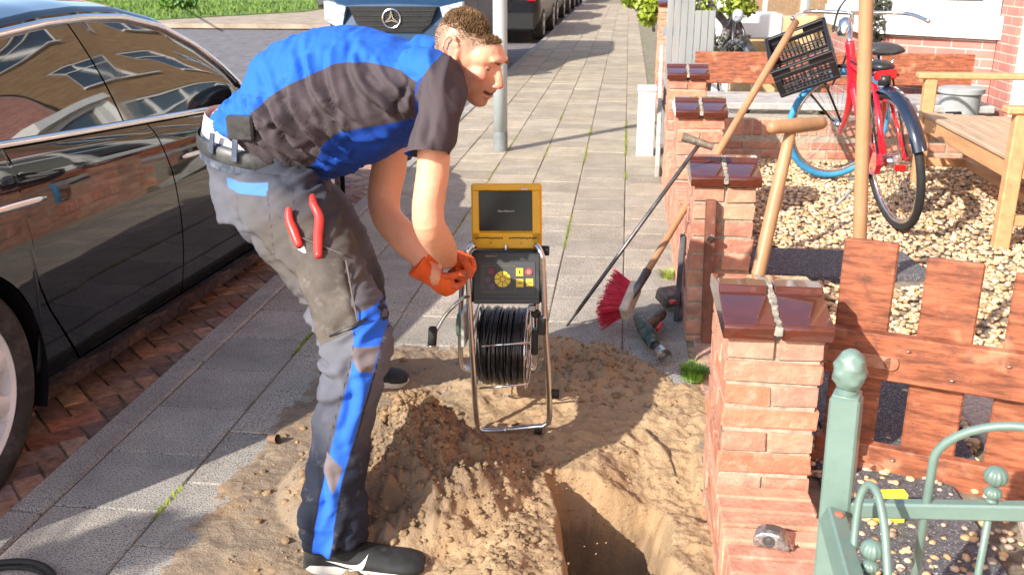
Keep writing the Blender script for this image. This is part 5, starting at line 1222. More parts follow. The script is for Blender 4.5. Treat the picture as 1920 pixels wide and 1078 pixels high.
# belt, belt loops, waistband, underwear and pouch
def ring_pts(u0, v0, u1, v1, lat_r, n=48, Y=2.30, bulge=0.):
    a_, b_ = AY(u0, v0, Y), AY(u1, v1, Y); c_ = (a_+b_)/2; ax = (b_-a_)/2
    return [c_+ax*math.cos(t)*(1+bulge)+Vector((0, 1, 0))*math.sin(t)*lat_r for t in [2*PI*i/n for i in range(n)]], c_
def band(rings, name, mt_, parent, ex=1.):
    m = MB(); m.grid([list(r_) for r_ in rings], closed=True); return m.build(name, mt_, parent, smooth=True)
r0, _ = ring_pts(395, 200, 608, 255, .162); r1, _ = ring_pts(392, 222, 610, 274, .174); r2, _ = ring_pts(391, 238, 614, 288, .181)
band([r0, r1, r2], 'underwear', mat('pale_knit', (.62, .57, .54), .9, var=.12, scale=30, bump=.002, bscale=160), man)
r0, _ = ring_pts(390, 232, 616, 280, .184); r1, _ = ring_pts(388, 248, 620, 296, .192); r2, _ = ring_pts(388, 276, 622, 324, .190)
band([r0, r1, r2], 'waistband', mat('waistband_cloth', (.05, .065, .10), .85, var=.2, bump=.0008, dirt=(20, (.25, .26, .3), .5, .6)), man)
b0_, _ = ring_pts(386, 234, 620, 284, .190, bulge=.012); b1_, _ = ring_pts(385, 240, 622, 290, .196, bulge=.018); b2_, _ = ring_pts(385, 256, 622, 305, .1965, bulge=.018); b3_, _ = ring_pts(387, 261, 620, 310, .192, bulge=.012)
band([b0_, b1_, b2_, b3_], 'belt', mat('grey_leather', (.075, .075, .073), .42, var=.35, scale=25, bump=.0006, bscale=120, spec=.5), man)
def ring_at(u, v, r_, dy=-1, Y=2.30):
    pass
for (u, v, u2, v2, w_) in ((441, 258, 439, 304, .014), (514, 264, 524, 314, .017), (398, 250, 396, 288, .014)):
    best = None
    def surf(u, v):
        # point of the belt ellipse (near half) that is seen at this pixel: shoot along the view ray
        a_, b_ = AY(388, 248, 2.3), AY(620, 297, 2.3); c_ = (a_+b_)/2; ax = ((b_-a_)/2); A_ = ax.length*1.04; axn = ax.normalized(); d = Vector(ray(u, v)); o_ = Vector((0, 0, CH))-c_
        ox, oy = o_.dot(axn)/A_, o_.y/.204; dx, dy = d.dot(axn)/A_, d.y/.204
        qa, qb, qc = dx*dx+dy*dy, 2*(ox*dx+oy*dy), ox*ox+oy*oy-1; disc = max(0, qb*qb-4*qa*qc); t = (-qb-math.sqrt(disc))/(2*qa); return Vector((0, 0, CH))+d*t
    pa, pb = surf(u, v), surf(u2, v2); m = MB(); m.beam(pa, pb, w_, .005, (pa+pb)/2-_, .0015); m.build('belt_loop', mat('loop_cloth', (.07, .09, .14), .85, var=.2, dirt=(20, (.25, .26, .3), .5, .6)), man)
pa = surf(450, 246); m = MB(); dn = (pa-Vector((-.85, 2.3, pa.z))).normalized(); sx2 = Vector((0, 0, 1)).cross(dn); Mx = Matrix((sx2, dn, Vector((0, 0, 1)))).transposed()
m.box(pa-dn*.006+Vector((0, 0, .006)), (.066, .022, .058), Mx, .008); m.build('belt_pouch', mat('black_leather', (.05, .05, .052), .3, var=.3, scale=30, spec=.5), man)
# ---------------- shoes
shoe_m = mat('black_mesh_shoe', (.022, .023, .025), .75, var=.3, scale=30, bump=.0012, bscale=220, dirt=(16, (.16, .15, .14), .58, .5)); sole_m = mat('white_foam_sole', (.66, .63, .58), .6, var=.1, scale=20, dirt=(16, (.42, .34, .25), .5, .6))
def shoe(heel, toe, z, name='shoe', sw=True):
    heel = Vector((heel[0], heel[1], z)); toe = Vector((toe[0], toe[1], z)); d = toe-heel; L = d.length; f = d/L; s = Vector((0, 0, 1)).cross(f)
    Q = lambda a, b, c: heel+f*(a*L)+s*b+Vector((0, 0, c))
    st = [(.0, .022, .03, .02), (.03, .030, .05, .035), (.12, .035, .058, .045), (.25, .035, .052, .04), (.38, .037, .047, .034), (.55, .042, .042, .03), (.72, .047, .034, .024), (.86, .048, .030, .024), (.95, .041, .027, .021), (1.0, .026, .022, .015)]
    m = MB(); T = [x[0] for x in st]; rows = []
    for t in np.linspace(0, 1, 24):
        w_ = np.interp(t, T, [x[1] for x in st]); zc = np.interp(t, T, [x[2] for x in st]); h = np.interp(t, T, [x[3] for x in st])
        rows.append([Q(t, w_*math.cos(a), max(.022, zc+h*math.sin(a))) for a in [2*PI*i/22 for i in range(22)]])
    m.grid(rows, closed=True); m.add(rows[0], [tuple(range(22))]); m.add(rows[-1], [tuple(range(22))])
    m.tube([Q(.13, 0, .07), Q(.13, 0, .105), Q(.10, 0, .14)], [.036, .036, .038], 18)
    sh_ = m.build(name, shoe_m, man, smooth=True)
    m = MB(); rows = []
    for (zz, k) in ((.0, .93), (.006, 1.0), (.018, 1.02), (.027, 1.0), (.030, .9)):
        r_ = []
        for a in [2*PI*i/44 for i in range(44)]:
            t = .5-.5*math.cos(a) if False else .5+.515*k**.5*math.cos(a); wv = float(np.interp(t, [0, .05, .2, .4, .6, .75, .9, 1], [.012, .028, .036, .033, .042, .048, .038, .012])); r_.append(Q(t, wv*1.04*k*(1 if math.sin(a) > 0 else -1)*min(1, abs(math.sin(a))*2.2), zz+.004*(max(0, t-.85)/.15)**2-(.010*max(0, t-.8)/.2 if zz > .012 else 0)+(.008 if t < .3 and zz > .01 else 0)))
        rows.append(r_)
    m.grid(rows, closed=True); m.add(rows[0], [tuple(reversed(range(44)))]); m.add(rows[-1], [tuple(range(44))]); m.build('sole', sole_m, sh_, smooth=True)
    m = MB()
    for i in range(5): 
        t = .40+.055*i; m.tube([Q(t, -.022, .074-.008*i), Q(t+.01, 0, .084-.009*i), Q(t+.02, .022, .074-.008*i)], .0022, 6)
    m.build('laces', blk, sh_, smooth=True)
    if sw:      # curved white tick on the outer side
        sb = BVHTree.FromPolygons([v.co for v in sh_.data.vertices], [tuple(p.vertices) for p in sh_.data.polygons])
        up_, lo_ = [(.20, .056), (.30, .052), (.40, .047), (.48, .050), (.55, .066)], [(.20, .056), (.30, .047), (.40, .038), (.50, .036), (.55, .066)]
        A1 = smooth_path([Vector((a, 0, b)) for a, b in up_], 5); A2 = smooth_path([Vector((a, 0, b)) for a, b in lo_], 5); rows = []
        for p1, p2 in zip(A1, A2):
            r_ = []
            for k in (0, .5, 1):
                p = p1.lerp(p2, k); o_ = Q(p.x, -.12, p.z)-bo; hit = sb.ray_cast(o_, s); r_.append((hit[0]+hit[1]*.0022+bo) if hit[0] is not None else Q(p.x, -.044, p.z))
            rows.append(r_)
        m = MB(); m.grid(rows); m.build('tick_emblem', mat('white_print', (.8, .8, .78), .5), sh_, smooth=True)
    return sh_
nh, ntoe = GZ(564, 1072, -.0), GZ(796, 1068, -.0)
shoe((nh.x+.005, nh.y+.02), (ntoe.x, ntoe.y+.005), -.012)
shoe((-.97, 2.84), (-.685, 2.87), .008, sw=False)
# ---------------- gloves
def glove(wr, palm_dir, grip, back, name='glove'):
    """closed glove: palm block, four curled fingers of unequal length and a thumb round the bar direction 'grip'"""
    pd = Vector(palm_dir).normalized(); g_ = Vector(grip); g_ = (g_-pd*g_.dot(pd)).normalized(); bk = Vector(back); bk = (bk-pd*bk.dot(pd)-g_*bk.dot(g_)).normalized(); wr = Vector(wr); m = MB()
    m.tube([wr-pd*.055, wr-pd*.02, wr], [.036, .031, .030], 18, ry=[.034, .028, .026]); m.ball(wr+pd*.03, (.038, .038, .024), 16, rot=Matrix((pd, g_, bk)).transposed()); m.ball(wr+pd*.05, (.034, .041, .022), 16, rot=Matrix((pd, g_, bk)).transposed())
    cuff = MB(); cuff.tube([wr-pd*.058, wr-pd*.05, wr-pd*.02, wr+pd*.004], [.040, .0385, .034, .034], 20, ry=[.037, .036, .031, .028]) ; cuff.ball(wr+pd*.03+bk*.003, (.042, .040, .024), 16, rot=Matrix((pd, g_, bk)).transposed())
    f_ = MB()
    for i, (L1, L2, L3) in enumerate(((.034, .024, .018), (.038, .027, .02), (.036, .025, .019), (.028, .02, .016))):
        b = wr+pd*.058+g_*(.030-.0195*i)+bk*.004; p1 = b+(pd*.30-bk*.75)*L1; p2 = p1+(-bk*.75-pd*.6)*L2; p3 = p2+(-pd*.9-bk*.1)*L3
        f_.tube(smooth_path([b-pd*.02, b, p1, p2, p3], 3), .0098, 10); f_.ball(p3, .0096, 10)
    tb_ = wr+pd*.022+g_*.034; t1 = tb_+g_*.012+pd*.022-bk*.02; t2 = t1+pd*.018-bk*.022-g_*.012; f_.tube(smooth_path([tb_-pd*.012, tb_, t1, t2], 3), .0108, 10); f_.ball(t2, .0105, 10)
    me = fuse(cuff, .0032, 4); o1 = mobj(name, me, mat('orange_glove', (.85, .13, .02), .8, var=.12, scale=20, bump=.0012, bscale=200, dirt=(25, (.5, .12, .04), .6, .4)), man)
    me = fuse(f_, .0028, 3); mobj('fingers', me, mat('orange_glove_finger', (.72, .13, .03), .8, var=.2, scale=30, bump=.001, dirt=(28, (.12, .11, .10), .50, .85)), o1)
w1 = AY(814, 518, 2.37); w2 = AY(838, 484, 2.40)
glove(w1, (.75, .15, -.62), (.5, -.6, .6), (.25, -.8, .5)); glove(w2, (.9, .3, -.35), (.1, -.7, .6), (.1, -.5, .85))
# ---------------- pliers standing in the thigh pocket
pl = thing('pliers', 'pliers with two red handles sticking out of the thigh pocket', 'pliers', on_tr(AY(590, 440, 2.04)))
for pts, r_ in (([(578, 446), (566, 425), (556, 408), (549, 397)], .0095), ([(617, 466), (608, 440), (599, 412), (588, 392), (577, 380)], .0092)):
    P_ = smooth_path([on_tr(AY(u, v, 2.04), .012) for u, v in pts], 5); n = len(P_); m = MB(); m.tube(P_, [r_*(.8+.35*math.sin(PI*(i/(n-1))**.7)) for i in range(n)], 12); m.ball(P_[-1], r_*.8, 10)
    m.build('handle', mat('red_grip', (.78, .05, .04), .4, var=.1, scale=20, dirt=(30, (.3, .05, .04), .62, .4)), pl, smooth=True)
m = MB(); m.beam(on_tr(AY(580, 450, 2.04), .002), on_tr(AY(618, 500, 2.04), -.004), .02, .01, (0, -1, 0)); m.build('jaw', steel_m, pl)
# ================================================================ HOUSES (right side, street facades at x = FX)
FX = 2.62
br_red = brick_mat('house_brick_red', (.50, .20, .155), (.42, .16, .13), (.50, .42, .34), 'y'); br_redd = brick_mat('house_brick_red_angled', (.52, .21, .165), (.44, .17, .14), (.55, .46, .38), 'd')
br_redx = brick_mat('house_brick_side', (.50, .20, .155), (.42, .16, .13), (.50, .42, .34), 'x')
br_brn = brick_mat('house_brick_brown', (.40, .235, .11), (.33, .185, .085), (.30, .24, .16), 'y')
wht = mat('white_paint', (.80, .79, .76), .4, var=.04, scale=5); winglass = mat('window_glass', (.03, .04, .045), .03, var=.2, scale=1.5, coat=1, ior=1.8); curt = mat('curtain', (.55, .53, .5), .9, var=.1)
roof_m = mat('roof_tiles', (.14, .06, .045), .8, var=.2, scale=3); ochre = mat('ochre_render', (.62, .42, .22), .9, var=.2, scale=5, bump=.002)
def wall_with_holes(m, y0, y1, z0, z1, holes, x0, x1):
    ys = sorted({y0, y1, *[h[0] for h in holes], *[h[1] for h in holes]}); zs = sorted({z0, z1, *[h[2] for h in holes], *[h[3] for h in holes]})
    for a, b in zip(ys[:-1], ys[1:]):
        for c, d in zip(zs[:-1], zs[1:]):
            if any(h[0] <= (a+b)/2 <= h[1] and h[2] <= (c+d)/2 <= h[3] for h in holes): continue
            m.add([(x0, a, c), (x0, b, c), (x0, b, d), (x0, a, d)], [(0, 3, 2, 1)])
    for (a, b, c, d) in holes:
        m.add([(x0, a, c), (x1, a, c), (x1, a, d), (x0, a, d)], [(0, 1, 2, 3)]); m.add([(x0, b, c), (x1, b, c), (x1, b, d), (x0, b, d)], [(3, 2, 1, 0)])
        m.add([(x0, a, d), (x1, a, d), (x1, b, d), (x0, b, d)], [(0, 1, 2, 3)]); m.add([(x0, a, c), (x1, a, c), (x1, b, c), (x0, b, c)], [(3, 2, 1, 0)])
def window(parent, x, a, b, c, d, mull=1, trans=True):
    m = MB(); f = .075
    for (ya, yb, za, zb_) in ((a, b, c, c+f), (a, b, d-f, d), (a, a+f, c+f, d-f), (b-f, b, c+f, d-f)): m.box((x+.06, (ya+yb)/2, (za+zb_)/2), (.08, yb-ya, zb_-za), None, .004)
    for k in range(mull): yy = a+(b-a)*(k+1)/(mull+1); m.box((x+.062, yy, (c+d)/2), (.07, .06, d-c-2*f), None, .004)
    if trans: m.box((x+.064, (a+b)/2, c+(d-c)*.7), (.066, b-a-2*f, .05), None, .004)
    fr_ = m.build('window', wht, parent); m = MB(); m.box((x+.075, (a+b)/2, (c+d)/2), (.012, b-a-.04, d-c-.04)); m.build('pane', winglass, fr_)
    m = MB(); m.box((x-.03, (a+b)/2, c-.03), (.14, b-a+.12, .06), None, .006); m.build('sill', wht, fr_)
def terrace(name, label, y0, y1, brick, holes, doors=(), group=None, h=8.4):
    t = thing(name, label, 'house', (FX+4, (y0+y1)/2, 0), group); m = MB(); allh = [hh[:4] for hh in holes]+[dd for dd in doors]
    wall_with_holes(m, y0, y1, -.1, h, allh, FX, FX+.14); m.build('wall', brick, t, fix=False)
    m = MB(); m.box((FX+4.2, (y0+y1)/2, h/2), (8.0, y1-y0-.02, h-.1)); m.build('inner_wall', curt, t)
    for hh in holes: window(t, FX, *hh[:4], mull=hh[4] if len(hh) > 4 else 1)
    for (a, b, c, d) in doors:
        m = MB(); m.box((FX+.07, a+.05, (c+d)/2), (.1, .1, d-c), None, .004); m.box((FX+.07, b-.05, (c+d)/2), (.1, .1, d-c), None, .004); m.box((FX+.07, (a+b)/2, d-.06), (.1, b-a-.2, .1), None, .004); fr_ = m.build('door_frame', wht, t)
        m = MB(); m.box((FX+.1, (a+b)/2, (c+d)/2-.05), (.04, b-a-.2, d-c-.1), None, .004); m.build('door', mat('green_door', (.03, .08, .05), .3, coat=.4), fr_)
    m = MB(); m.prism([Vector((FX-.35, 0, h)), Vector((FX+4.2, 0, h+3.2)), Vector((FX+8.6, 0, h))], (0, y0, 0), (0, y1, 0)); m.build('roof', roof_m, t)
    m = MB(); m.box((FX-.3, (y0+y1)/2, h-.02), (.16, y1-y0, .14), None, .01); m.build('gutter', wht, t)
    return t
terrace('terraced_house', 'nearest brick terraced house beside the garden with the wooden bench', -9.5, 7.35, br_red, [(-7.5, -5.4, .95, 2.5), (-3.4, -1.2, .95, 2.5), (2.0, 4.1, .95, 2.5), (-7.2, -5.6, 3.4, 4.8), (-3.2, -1.4, 3.4, 4.8), (.2, 1.6, 3.4, 4.8), (2.4, 4.0, 3.4, 4.8), (5.6, 6.8, 3.4, 4.8, 0), (-7.2, -5.6, 6.1, 7.4), (-3.2, -1.4, 6.1, 7.4), (.2, 1.6, 6.1, 7.4), (2.4, 4.0, 6.1, 7.4), (5.6, 6.8, 6.1, 7.4, 0)], [(6.2, 7.0, .12, 2.5), (.0, 1.0, .1, 2.5)])
h2 = terrace('terraced_house', 'brown brick terraced house with a round window farther up the street', 10.0, 23.5, br_brn, [(10.9, 13.2, .95, 2.6, 2), (16.2, 18.6, .95, 2.6, 2), (20.3, 22.4, .95, 2.6, 1), (10.8, 12.6, 3.5, 4.9), (13.6, 14.6, 3.5, 4.9, 0), (15.8, 17.4, 3.5, 4.9), (18.6, 20, 3.5, 4.9), (21, 22.4, 3.5, 4.9), (10.8, 12.6, 6.2, 7.5), (13.6, 14.6, 6.2, 7.5, 0), (15.8, 17.4, 6.2, 7.5), (18.6, 20, 6.2, 7.5)], [(14.8, 15.7, .1, 2.5), (19.2, 20, .1, 2.5)])
m = MB(); c = Vector((FX-.012, 14.05, 1.75)); m.tube([c+Vector((0, .42*math.cos(a), .42*math.sin(a))) for a in [2*PI*i/40 for i in range(40)]], .05, 10, closed=True); rw = m.build('round_window', wht, h2, smooth=True)
m = MB(); m.lathe(c, [(0, .4), (.006, .4), (.006, 0)], (-1, 0, 0), 40, cap=False); m.build('pane', winglass, rw)
m = MB()
for i in range(34):
    a = 2*PI*i/34; m.box(c+Vector((-.006, .53*math.cos(a), .53*math.sin(a))), (.03, .16, .055), Matrix.Rotation(a, 3, 'X'), .004)
m.build('brick_arch', mat('arch_brick', (.5, .26, .12), .85, var=.2), rw)
terrace('terraced_house', 'last terraced house of the row at the far end of the street', 23.6, 44, br_red, [(24.5, 26.6, .95, 2.5), (30, 32, .95, 2.5), (37, 39, .95, 2.5), (25, 26.5, 3.4, 4.8), (30, 31.5, 3.4, 4.8), (37, 38.5, 3.4, 4.8)], [(28, 29, .1, 2.5), (35, 36, .1, 2.5)])
# bay window between them
bay = thing('bay_window', 'projecting red brick bay with white window frame and deep white sill', 'bay window', (FX-.3, 8.6, 0))
pA, pB, pC, pD = Vector((FX, 7.36, 0)), Vector((1.86, 8.02, 0)), Vector((1.86, 9.3, 0)), Vector((FX, 9.98, 0))
def quad(m, a, b, z0, z1): m.add([a+Vector((0, 0, z0)), b+Vector((0, 0, z0)), b+Vector((0, 0, z1)), a+Vector((0, 0, z1))], [(0, 1, 2, 3)])
ZS = .83
m = MB(); quad(m, pA, pB, -.1, ZS); quad(m, pC, pD, -.1, ZS); m.build('angled_wall', br_redd, bay)
m = MB(); quad(m, pB, pC, -.1, ZS); m.build('front_wall', br_red, bay)
m = MB(); k = Vector((-.05, -.05, 0)); m.prism([pA+Vector((0, -.07, ZS)), pB+Vector((-.07, -.04, ZS)), pC+Vector((-.07, .04, ZS)), pD+Vector((0, .07, ZS))], (0, 0, 0), (0, 0, .16)); m.build('sill', wht, bay)
for (a, b) in ((pA, pB), (pB, pC), (pC, pD)):
    d = (b-a); L = d.length; d.normalize(); n_ = Vector((d.y, -d.x, 0)); n_ = n_ if n_.x < 0 or n_.y < 0 else -n_; Mx = Matrix((d, n_, Vector((0, 0, 1)))).transposed(); zc = (ZS+.16+2.5)/2; H_ = 2.5-ZS-.16
    m = MB()
    for s_ in (.07, L-.07): m.box(a+d*s_+Vector((0, 0, zc))-n_*.04, (.13, .08, H_), Mx, .004)
    for z in (ZS+.2, 1.95, 2.45): m.box(a+d*L/2+Vector((0, 0, z))-n_*.042, (L-.27, .07, .1), Mx, .004)
    fr_ = m.build('window', wht, bay); m = MB(); m.box(a+d*L/2+Vector((0, 0, zc))-n_*.06, (L-.1, .01, H_-.02), Mx); m.build('pane', winglass, fr_)
m = MB(); m.prism([pA+Vector((0, -.12, 2.5)), pB+Vector((-.12, -.06, 2.5)), pC+Vector((-.12, .06, 2.5)), pD+Vector((0, .12, 2.5))], (0, 0, 0), (0, 0, .18)); m.build('roof', wht, bay)
m = MB(); m.box((FX+.05, 8.67, 1.2), (.04, 2.62, 2.6)); m.build('inner_wall', mat('dark_room', (.05, .05, .05), .9), bay)
m = MB(); m.box((FX+.2, 8.67, 5.4), (.3, 2.62, 5.8)); m.build('upper_wall', br_red, bay)
# opposite side of the side street: simple houses for the mirror images and the sky line are out of frame
for i, (x, y, w_, d_, lb) in enumerate([(-30, 46, 26, 9, 'long brick house block beyond the grass verge'), (-75, 4, 9, 30, 'brick house row far across the open ground')]):
    t = thing('house_block', lb, 'house', (x, y, 0)); m = MB(); m.box((x, y, 2.8), (w_, d_, 5.8)); m.build('wall', brick_mat('far_brick', (.4, .24, .17), (.34, .19, .13), (.4, .34, .28), 'x' if i == 0 else 'y') if i == 0 else br_red, t)
    m = MB(); m.prism([Vector((x-w_/2-.3, 0, 5.7)), Vector((x, 0, 8.6)), Vector((x+w_/2+.3, 0, 5.7))], (0, y-d_/2, 0), (0, y+d_/2, 0)); m.build('roof', roof_m, t)
    if i == 1:
        for k in range(7):
            for z0_, z1_ in ((1, 2.5), (3.5, 4.9)):
                yy = -9+k*4.2; m = MB(); m.box((x+w_/2+.0, yy, (z0_+z1_)/2), (.06, 1.9, z1_-z0_), None, .004); f_ = m.build('window', wht, t); m = MB()
                for q in (-.47, .47): m.box((x+w_/2+.035, yy+q, (z0_+z1_)/2), (.01, .82, z1_-z0_-.14))
                m.build('pane', winglass, f_)
# ================================================================ BENCH
bw_m = mat('bench_wood', (.60, .33, .155), .55, var=.14, scale=6, bump=.0008, bscale=40, scl=(4, .5, 4), dirt=(8, (.45, .25, .12), .55, .4)); seat_m = mat('bench_seat_wood', (.50, .36, .24), .7, var=.16, scale=6, bump=.0012, bscale=40, scl=(5, .4, 5), dirt=(10, (.34, .25, .18), .5, .6))
bx0, by0, by1 = 1.80, 4.60, 6.00; fz = YZ-.01; bd = .56
bench = thing('garden_bench', 'light brown slatted wooden garden bench with flat arms standing on the pebbles', 'bench', (bx0+.3, (by0+by1)/2, fz))
for y in (by0, by1):
    m = MB(); m.box((bx0, y, fz+.32), (.07, .06, .64), None, .006); m.build('leg', bw_m, bench)
    m = MB(); m.beam((bx0+bd, y, fz), (bx0+bd+.02, y, fz+.45), .06, .07, (1, 0, 0), .006); m.beam((bx0+bd+.018, y, fz+.44), (bx0+bd+.16, y, fz+.98), .06, .07, (1, 0, 0), .006); m.build('leg', bw_m, bench)
    m = MB(); m.box((bx0+bd/2+.0, y, fz+.655), (bd+.16, .085, .035), None, .010); m.build('armrest', bw_m, bench)
    m = MB(); m.box((bx0+bd/2, y, fz+.38), (bd-.06, .035, .08), None, .004); m.box((bx0+bd/2, y, fz+.14), (bd-.06, .035, .05), None, .004); m.build('side_rail', bw_m, bench)
m = MB(); m.box((bx0-.0, (by0+by1)/2, fz+.375), (.032, by1-by0-.06, .085), None, .004); m.build('front_rail', bw_m, bench)
m = MB(); m.box((bx0+bd/2, (by0+by1)/2, fz+.14), (.045, by1-by0-.03, .045), None, .004); m.build('stretcher', bw_m, bench)
for i in range(6): m = MB(); m.box((bx0+.01+.092*i, (by0+by1)/2, fz+.432-.004*i), (.082, by1-by0+.02 if i == 0 else by1-by0-.07, .024), None, .005); m.build('seat_slat', seat_m, bench)
m = MB()
m.beam((bx0+bd+.15, by0+.03, fz+.93), (bx0+bd+.15, by1-.03, fz+.93), .07, .035, (1, 0, 0), .004); m.beam((bx0+bd+.045, by0+.03, fz+.53), (bx0+bd+.045, by1-.03, fz+.53), .05, .03, (1, 0, 0), .004); back = m.build('backrest', bw_m, bench)
for i in range(13): y = by0+.1+i*(by1-by0-.2)/12; m = MB(); m.beam((bx0+bd+.045, y, fz+.53), (bx0+bd+.15, y, fz+.92), .05, .015, (1, 0, 0), .003); m.build('back_slat', bw_m, back)
# grey stool/pot behind the bench
t = MB(); t.lathe((2.28, 6.9, fz), [(0, .12), (.44, .13), (.45, .15), (.48, .15), (.485, .13), (.485, 0)], (0, 0, 1), 30)
tag(t.build('planter', mat('grey_pot', (.36, .38, .38), .7, var=.15, scale=8), auto=40), 'round grey pot with flat lid behind the bench near the brick bay', 'pot')
t = thing('hand_pump', 'white tube with black end lying behind the bench arm', 'pump', (1.95, 6.5, .4)); m = MB(); m.tube([(1.66, 6.42, .41), (2.05, 6.42, .41)], [.022, .022], 12); m.build('tube', wht, t, smooth=True); m = MB(); m.tube([(2.05, 6.42, .41), (2.14, 6.42, .42)], [.035, .03], 12); m.build('end_cap', blk, t, smooth=True)
# ================================================================ BICYCLE
bike = thing('bicycle', 'red city bicycle with blue front tyre, black saddle and crate carrier parked on the pebbles', 'bicycle', (1.4, 5.4, YZ))
redf = mat('red_frame', (.72, .012, .03), .2, var=.05, coat=1); blue_t = mat('blue_tyre', (.05, .32, .62), .6, var=.15, scale=20); spoke_m = mat('spoke_steel', (.5, .5, .5), .35, metal=.9)
RWc = Vector((1.335, 4.87, YZ+.345)); RWn = Vector((.97, .13, .18)).normalized()      # axle direction of the rear wheel
def bwheel(c, n_, r, tyre, parent, sp=36):
    a, b = frame(n_, (0, 0, 1)); C_ = lambda rr, t: c+a*math.cos(t)*rr+b*math.sin(t)*rr
    T = [2*PI*i/56 for i in range(56)]; m = MB(); m.tube([C_(r-.02, t) for t in T], .020, 12, closed=True); w_ = m.build('wheel', tyre, parent, smooth=True)
    m = MB(); m.tube([C_(r-.045, t) for t in T], .012, 8, closed=True); m.build('rim', chrome, w_, smooth=True)
    m = MB(); m.tube([c-n_*.04, c-n_*.035, c+n_*.035, c+n_*.04], [.012, .03, .03, .012], 12); m.build('hub', chrome, w_, smooth=True)
    m = MB()
    for i in range(sp): t = 2*PI*i/sp; s_ = 1 if i % 2 else -1; m.tube([c+n_*.03*s_+(a*math.cos(t+.5*s_)+b*math.sin(t+.5*s_))*.028, C_(r-.05, t)], .0012, 4, cap=False)
    m.build('spokes', spoke_m, w_, fix=False)
    return w_, a, b
bwheel(RWc, RWn, .35, rub, bike)
FWc = Vector((1.30, 6.02, YZ+.345)); FWn = Vector((-.30, .93, .10)).normalized(); bwheel(FWc, FWn, .34, blue_t, bike)
a, b = frame(RWn, (0, 0, 1)); 
m = MB(); rows = []
for t in np.linspace(-1.25, 1.9, 30):       # mudguard over the rear and top
    rad = a*math.cos(t)-b*math.sin(t)*(1); p = RWc+rad*.372; rows.append([p+RWn*.036-rad*.02, p+RWn*.026-rad*.004, p+rad*.003, p-RWn*.026-rad*.004, p-RWn*.036-rad*.02])
m.grid(rows); m.build('mudguard', mat('black_gloss_guard', (.012, .02, .04), .1, coat=1), bike, smooth=True)
ht0, ht1 = AY(1593, 78, 5.62), AY(1600, 170, 5.60); bb = Vector((1.36, 5.30, YZ+.30)); 
m = MB(); m.tube(smooth_path([ht0, AY(1597, 120, 5.61), AY(1596, 170, 5.63), AY(1588, 215, 5.75), AY(1575, 250, 5.93)], 5), [.026]*11+[.022]*4+[.018]*4+[.014]*2, 12); m.build('fork', redf, bike, smooth=True)
m = MB(); st = Vector((1.30, 5.03, YZ+.62)); m.tube(smooth_path([ht1+Vector((0, 0, .03)), ht1.lerp(bb, .5)+Vector((0, 0, -.06)), bb], 6), .024, 12); m.tube([bb, st, st+(st-bb)*.25], .018, 12); m.tube([ht0.lerp(ht1, .5), st+(st-bb)*.05], .018, 12)
for s_ in (-1, 1): m.tube([bb+RWn*.04*s_, RWc+RWn*.065*s_], .011, 10); m.tube([st+RWn*.03*s_, RWc+RWn*.062*s_], .010, 10)
m.tube([AY(1640, 160, 4.98), AY(1650, 240, 4.90), AY(1658, 290, 4.86)], .014, 10)
m.build('frame', redf, bike, smooth=True)
m = MB(); cg0 = RWc-RWn*.075; cb1 = bb-RWn*.05; dd = cb1-cg0; m.prism([cg0+Vector((0, 0, .05)), cb1+Vector((0, 0, .09)), cb1+dd*.12, cb1+Vector((0, 0, -.09)), cg0+Vector((0, 0, -.05)), cg0-dd*.1], RWn*-.015, RWn*.015); m.build('chain_guard', redf, bike)
sp_ = AD(1648, 92, 4.98); m = MB(); rows = []
for (t, hw_, hh) in ((-.15, .012, .02), (-.08, .022, .025), (0, .035, .032), (.06, .085, .04), (.10, .105, .04), (.13, .10, .03), (.145, .06, .015)):
    c_ = sp_+Vector((0, -t, 0)); rows.append([c_+Vector((hw_*math.cos(q), 0, hh*math.sin(q)*(1 if math.sin(q) > 0 else .7))) for q in [2*PI*i/16 for i in range(16)]])
m.grid(rows, closed=True); m.add(rows[0], [tuple(range(16))]); m.add(rows[-1], [tuple(range(16))]); m.build('saddle', mat('saddle_vinyl', (.05, .052, .056), .45, var=.15), bike, smooth=True)
m = MB(); m.tube([sp_+Vector((0, 0, -.03)), st], .013, 10)
for q in (-.05, .05): m.tube([sp_+Vector((q, -.10, -.04)), sp_+Vector((q, -.09, -.09)), sp_+Vector((q*.3, 0, -.07))], .008, 6)
m.build('seat_post', chrome, bike, smooth=True)
m = MB(); tlc = AD(1660, 141, 4.62); m.box(tlc, (.105, .03, .045), Matrix.Rotation(R(-8), 3, 'Y'), .010); m.build('tail_light', mat('tail_lens', (.75, .01, .01), .15, coat=1), bike)
m = MB(); m.box(tlc+Vector((0, .08, .0)), (.11, .12, .02), None, .005)
for q in (-.06, .06): m.tube([tlc+Vector((q, .0, 0)), tlc+Vector((q, .5, .02))], .006, 8); m.tube([tlc+Vector((q, .12, 0)), RWc+RWn*(.07 if q > 0 else -.07)], .005, 6)
m.ball(tlc+Vector((0, .12, .03)), (.07, .1, .03), 12); m.tube([tlc+Vector((0, .0, 0)), tlc+Vector((0, 0, -.05))], .03, 10); m.build('luggage_rack', blk, bike, smooth=True)
m = MB(); hbp = AD(1598, 25, 5.65); m.tube(smooth_path([hbp+Vector((.36, -.28, -.03)), hbp+Vector((.30, -.05, .0)), hbp+Vector((.1, .03, .0)), hbp, hbp+Vector((-.08, .05, 0)), hbp+Vector((-.25, .12, 0)), hbp+Vector((-.36, -.1, -.03))], 5), .012, 10); m.tube([hbp, ht0], .013, 10)
m.build('handlebar', chrome, bike, smooth=True)
m = MB(); m.lathe(AD(1585, 52, 5.55), [(-.06, .03), (-.04, .042), (.03, .045), (.05, .03)], (.2, .3, .9), 16); m.build('headlamp', chrome, bike, auto=40)
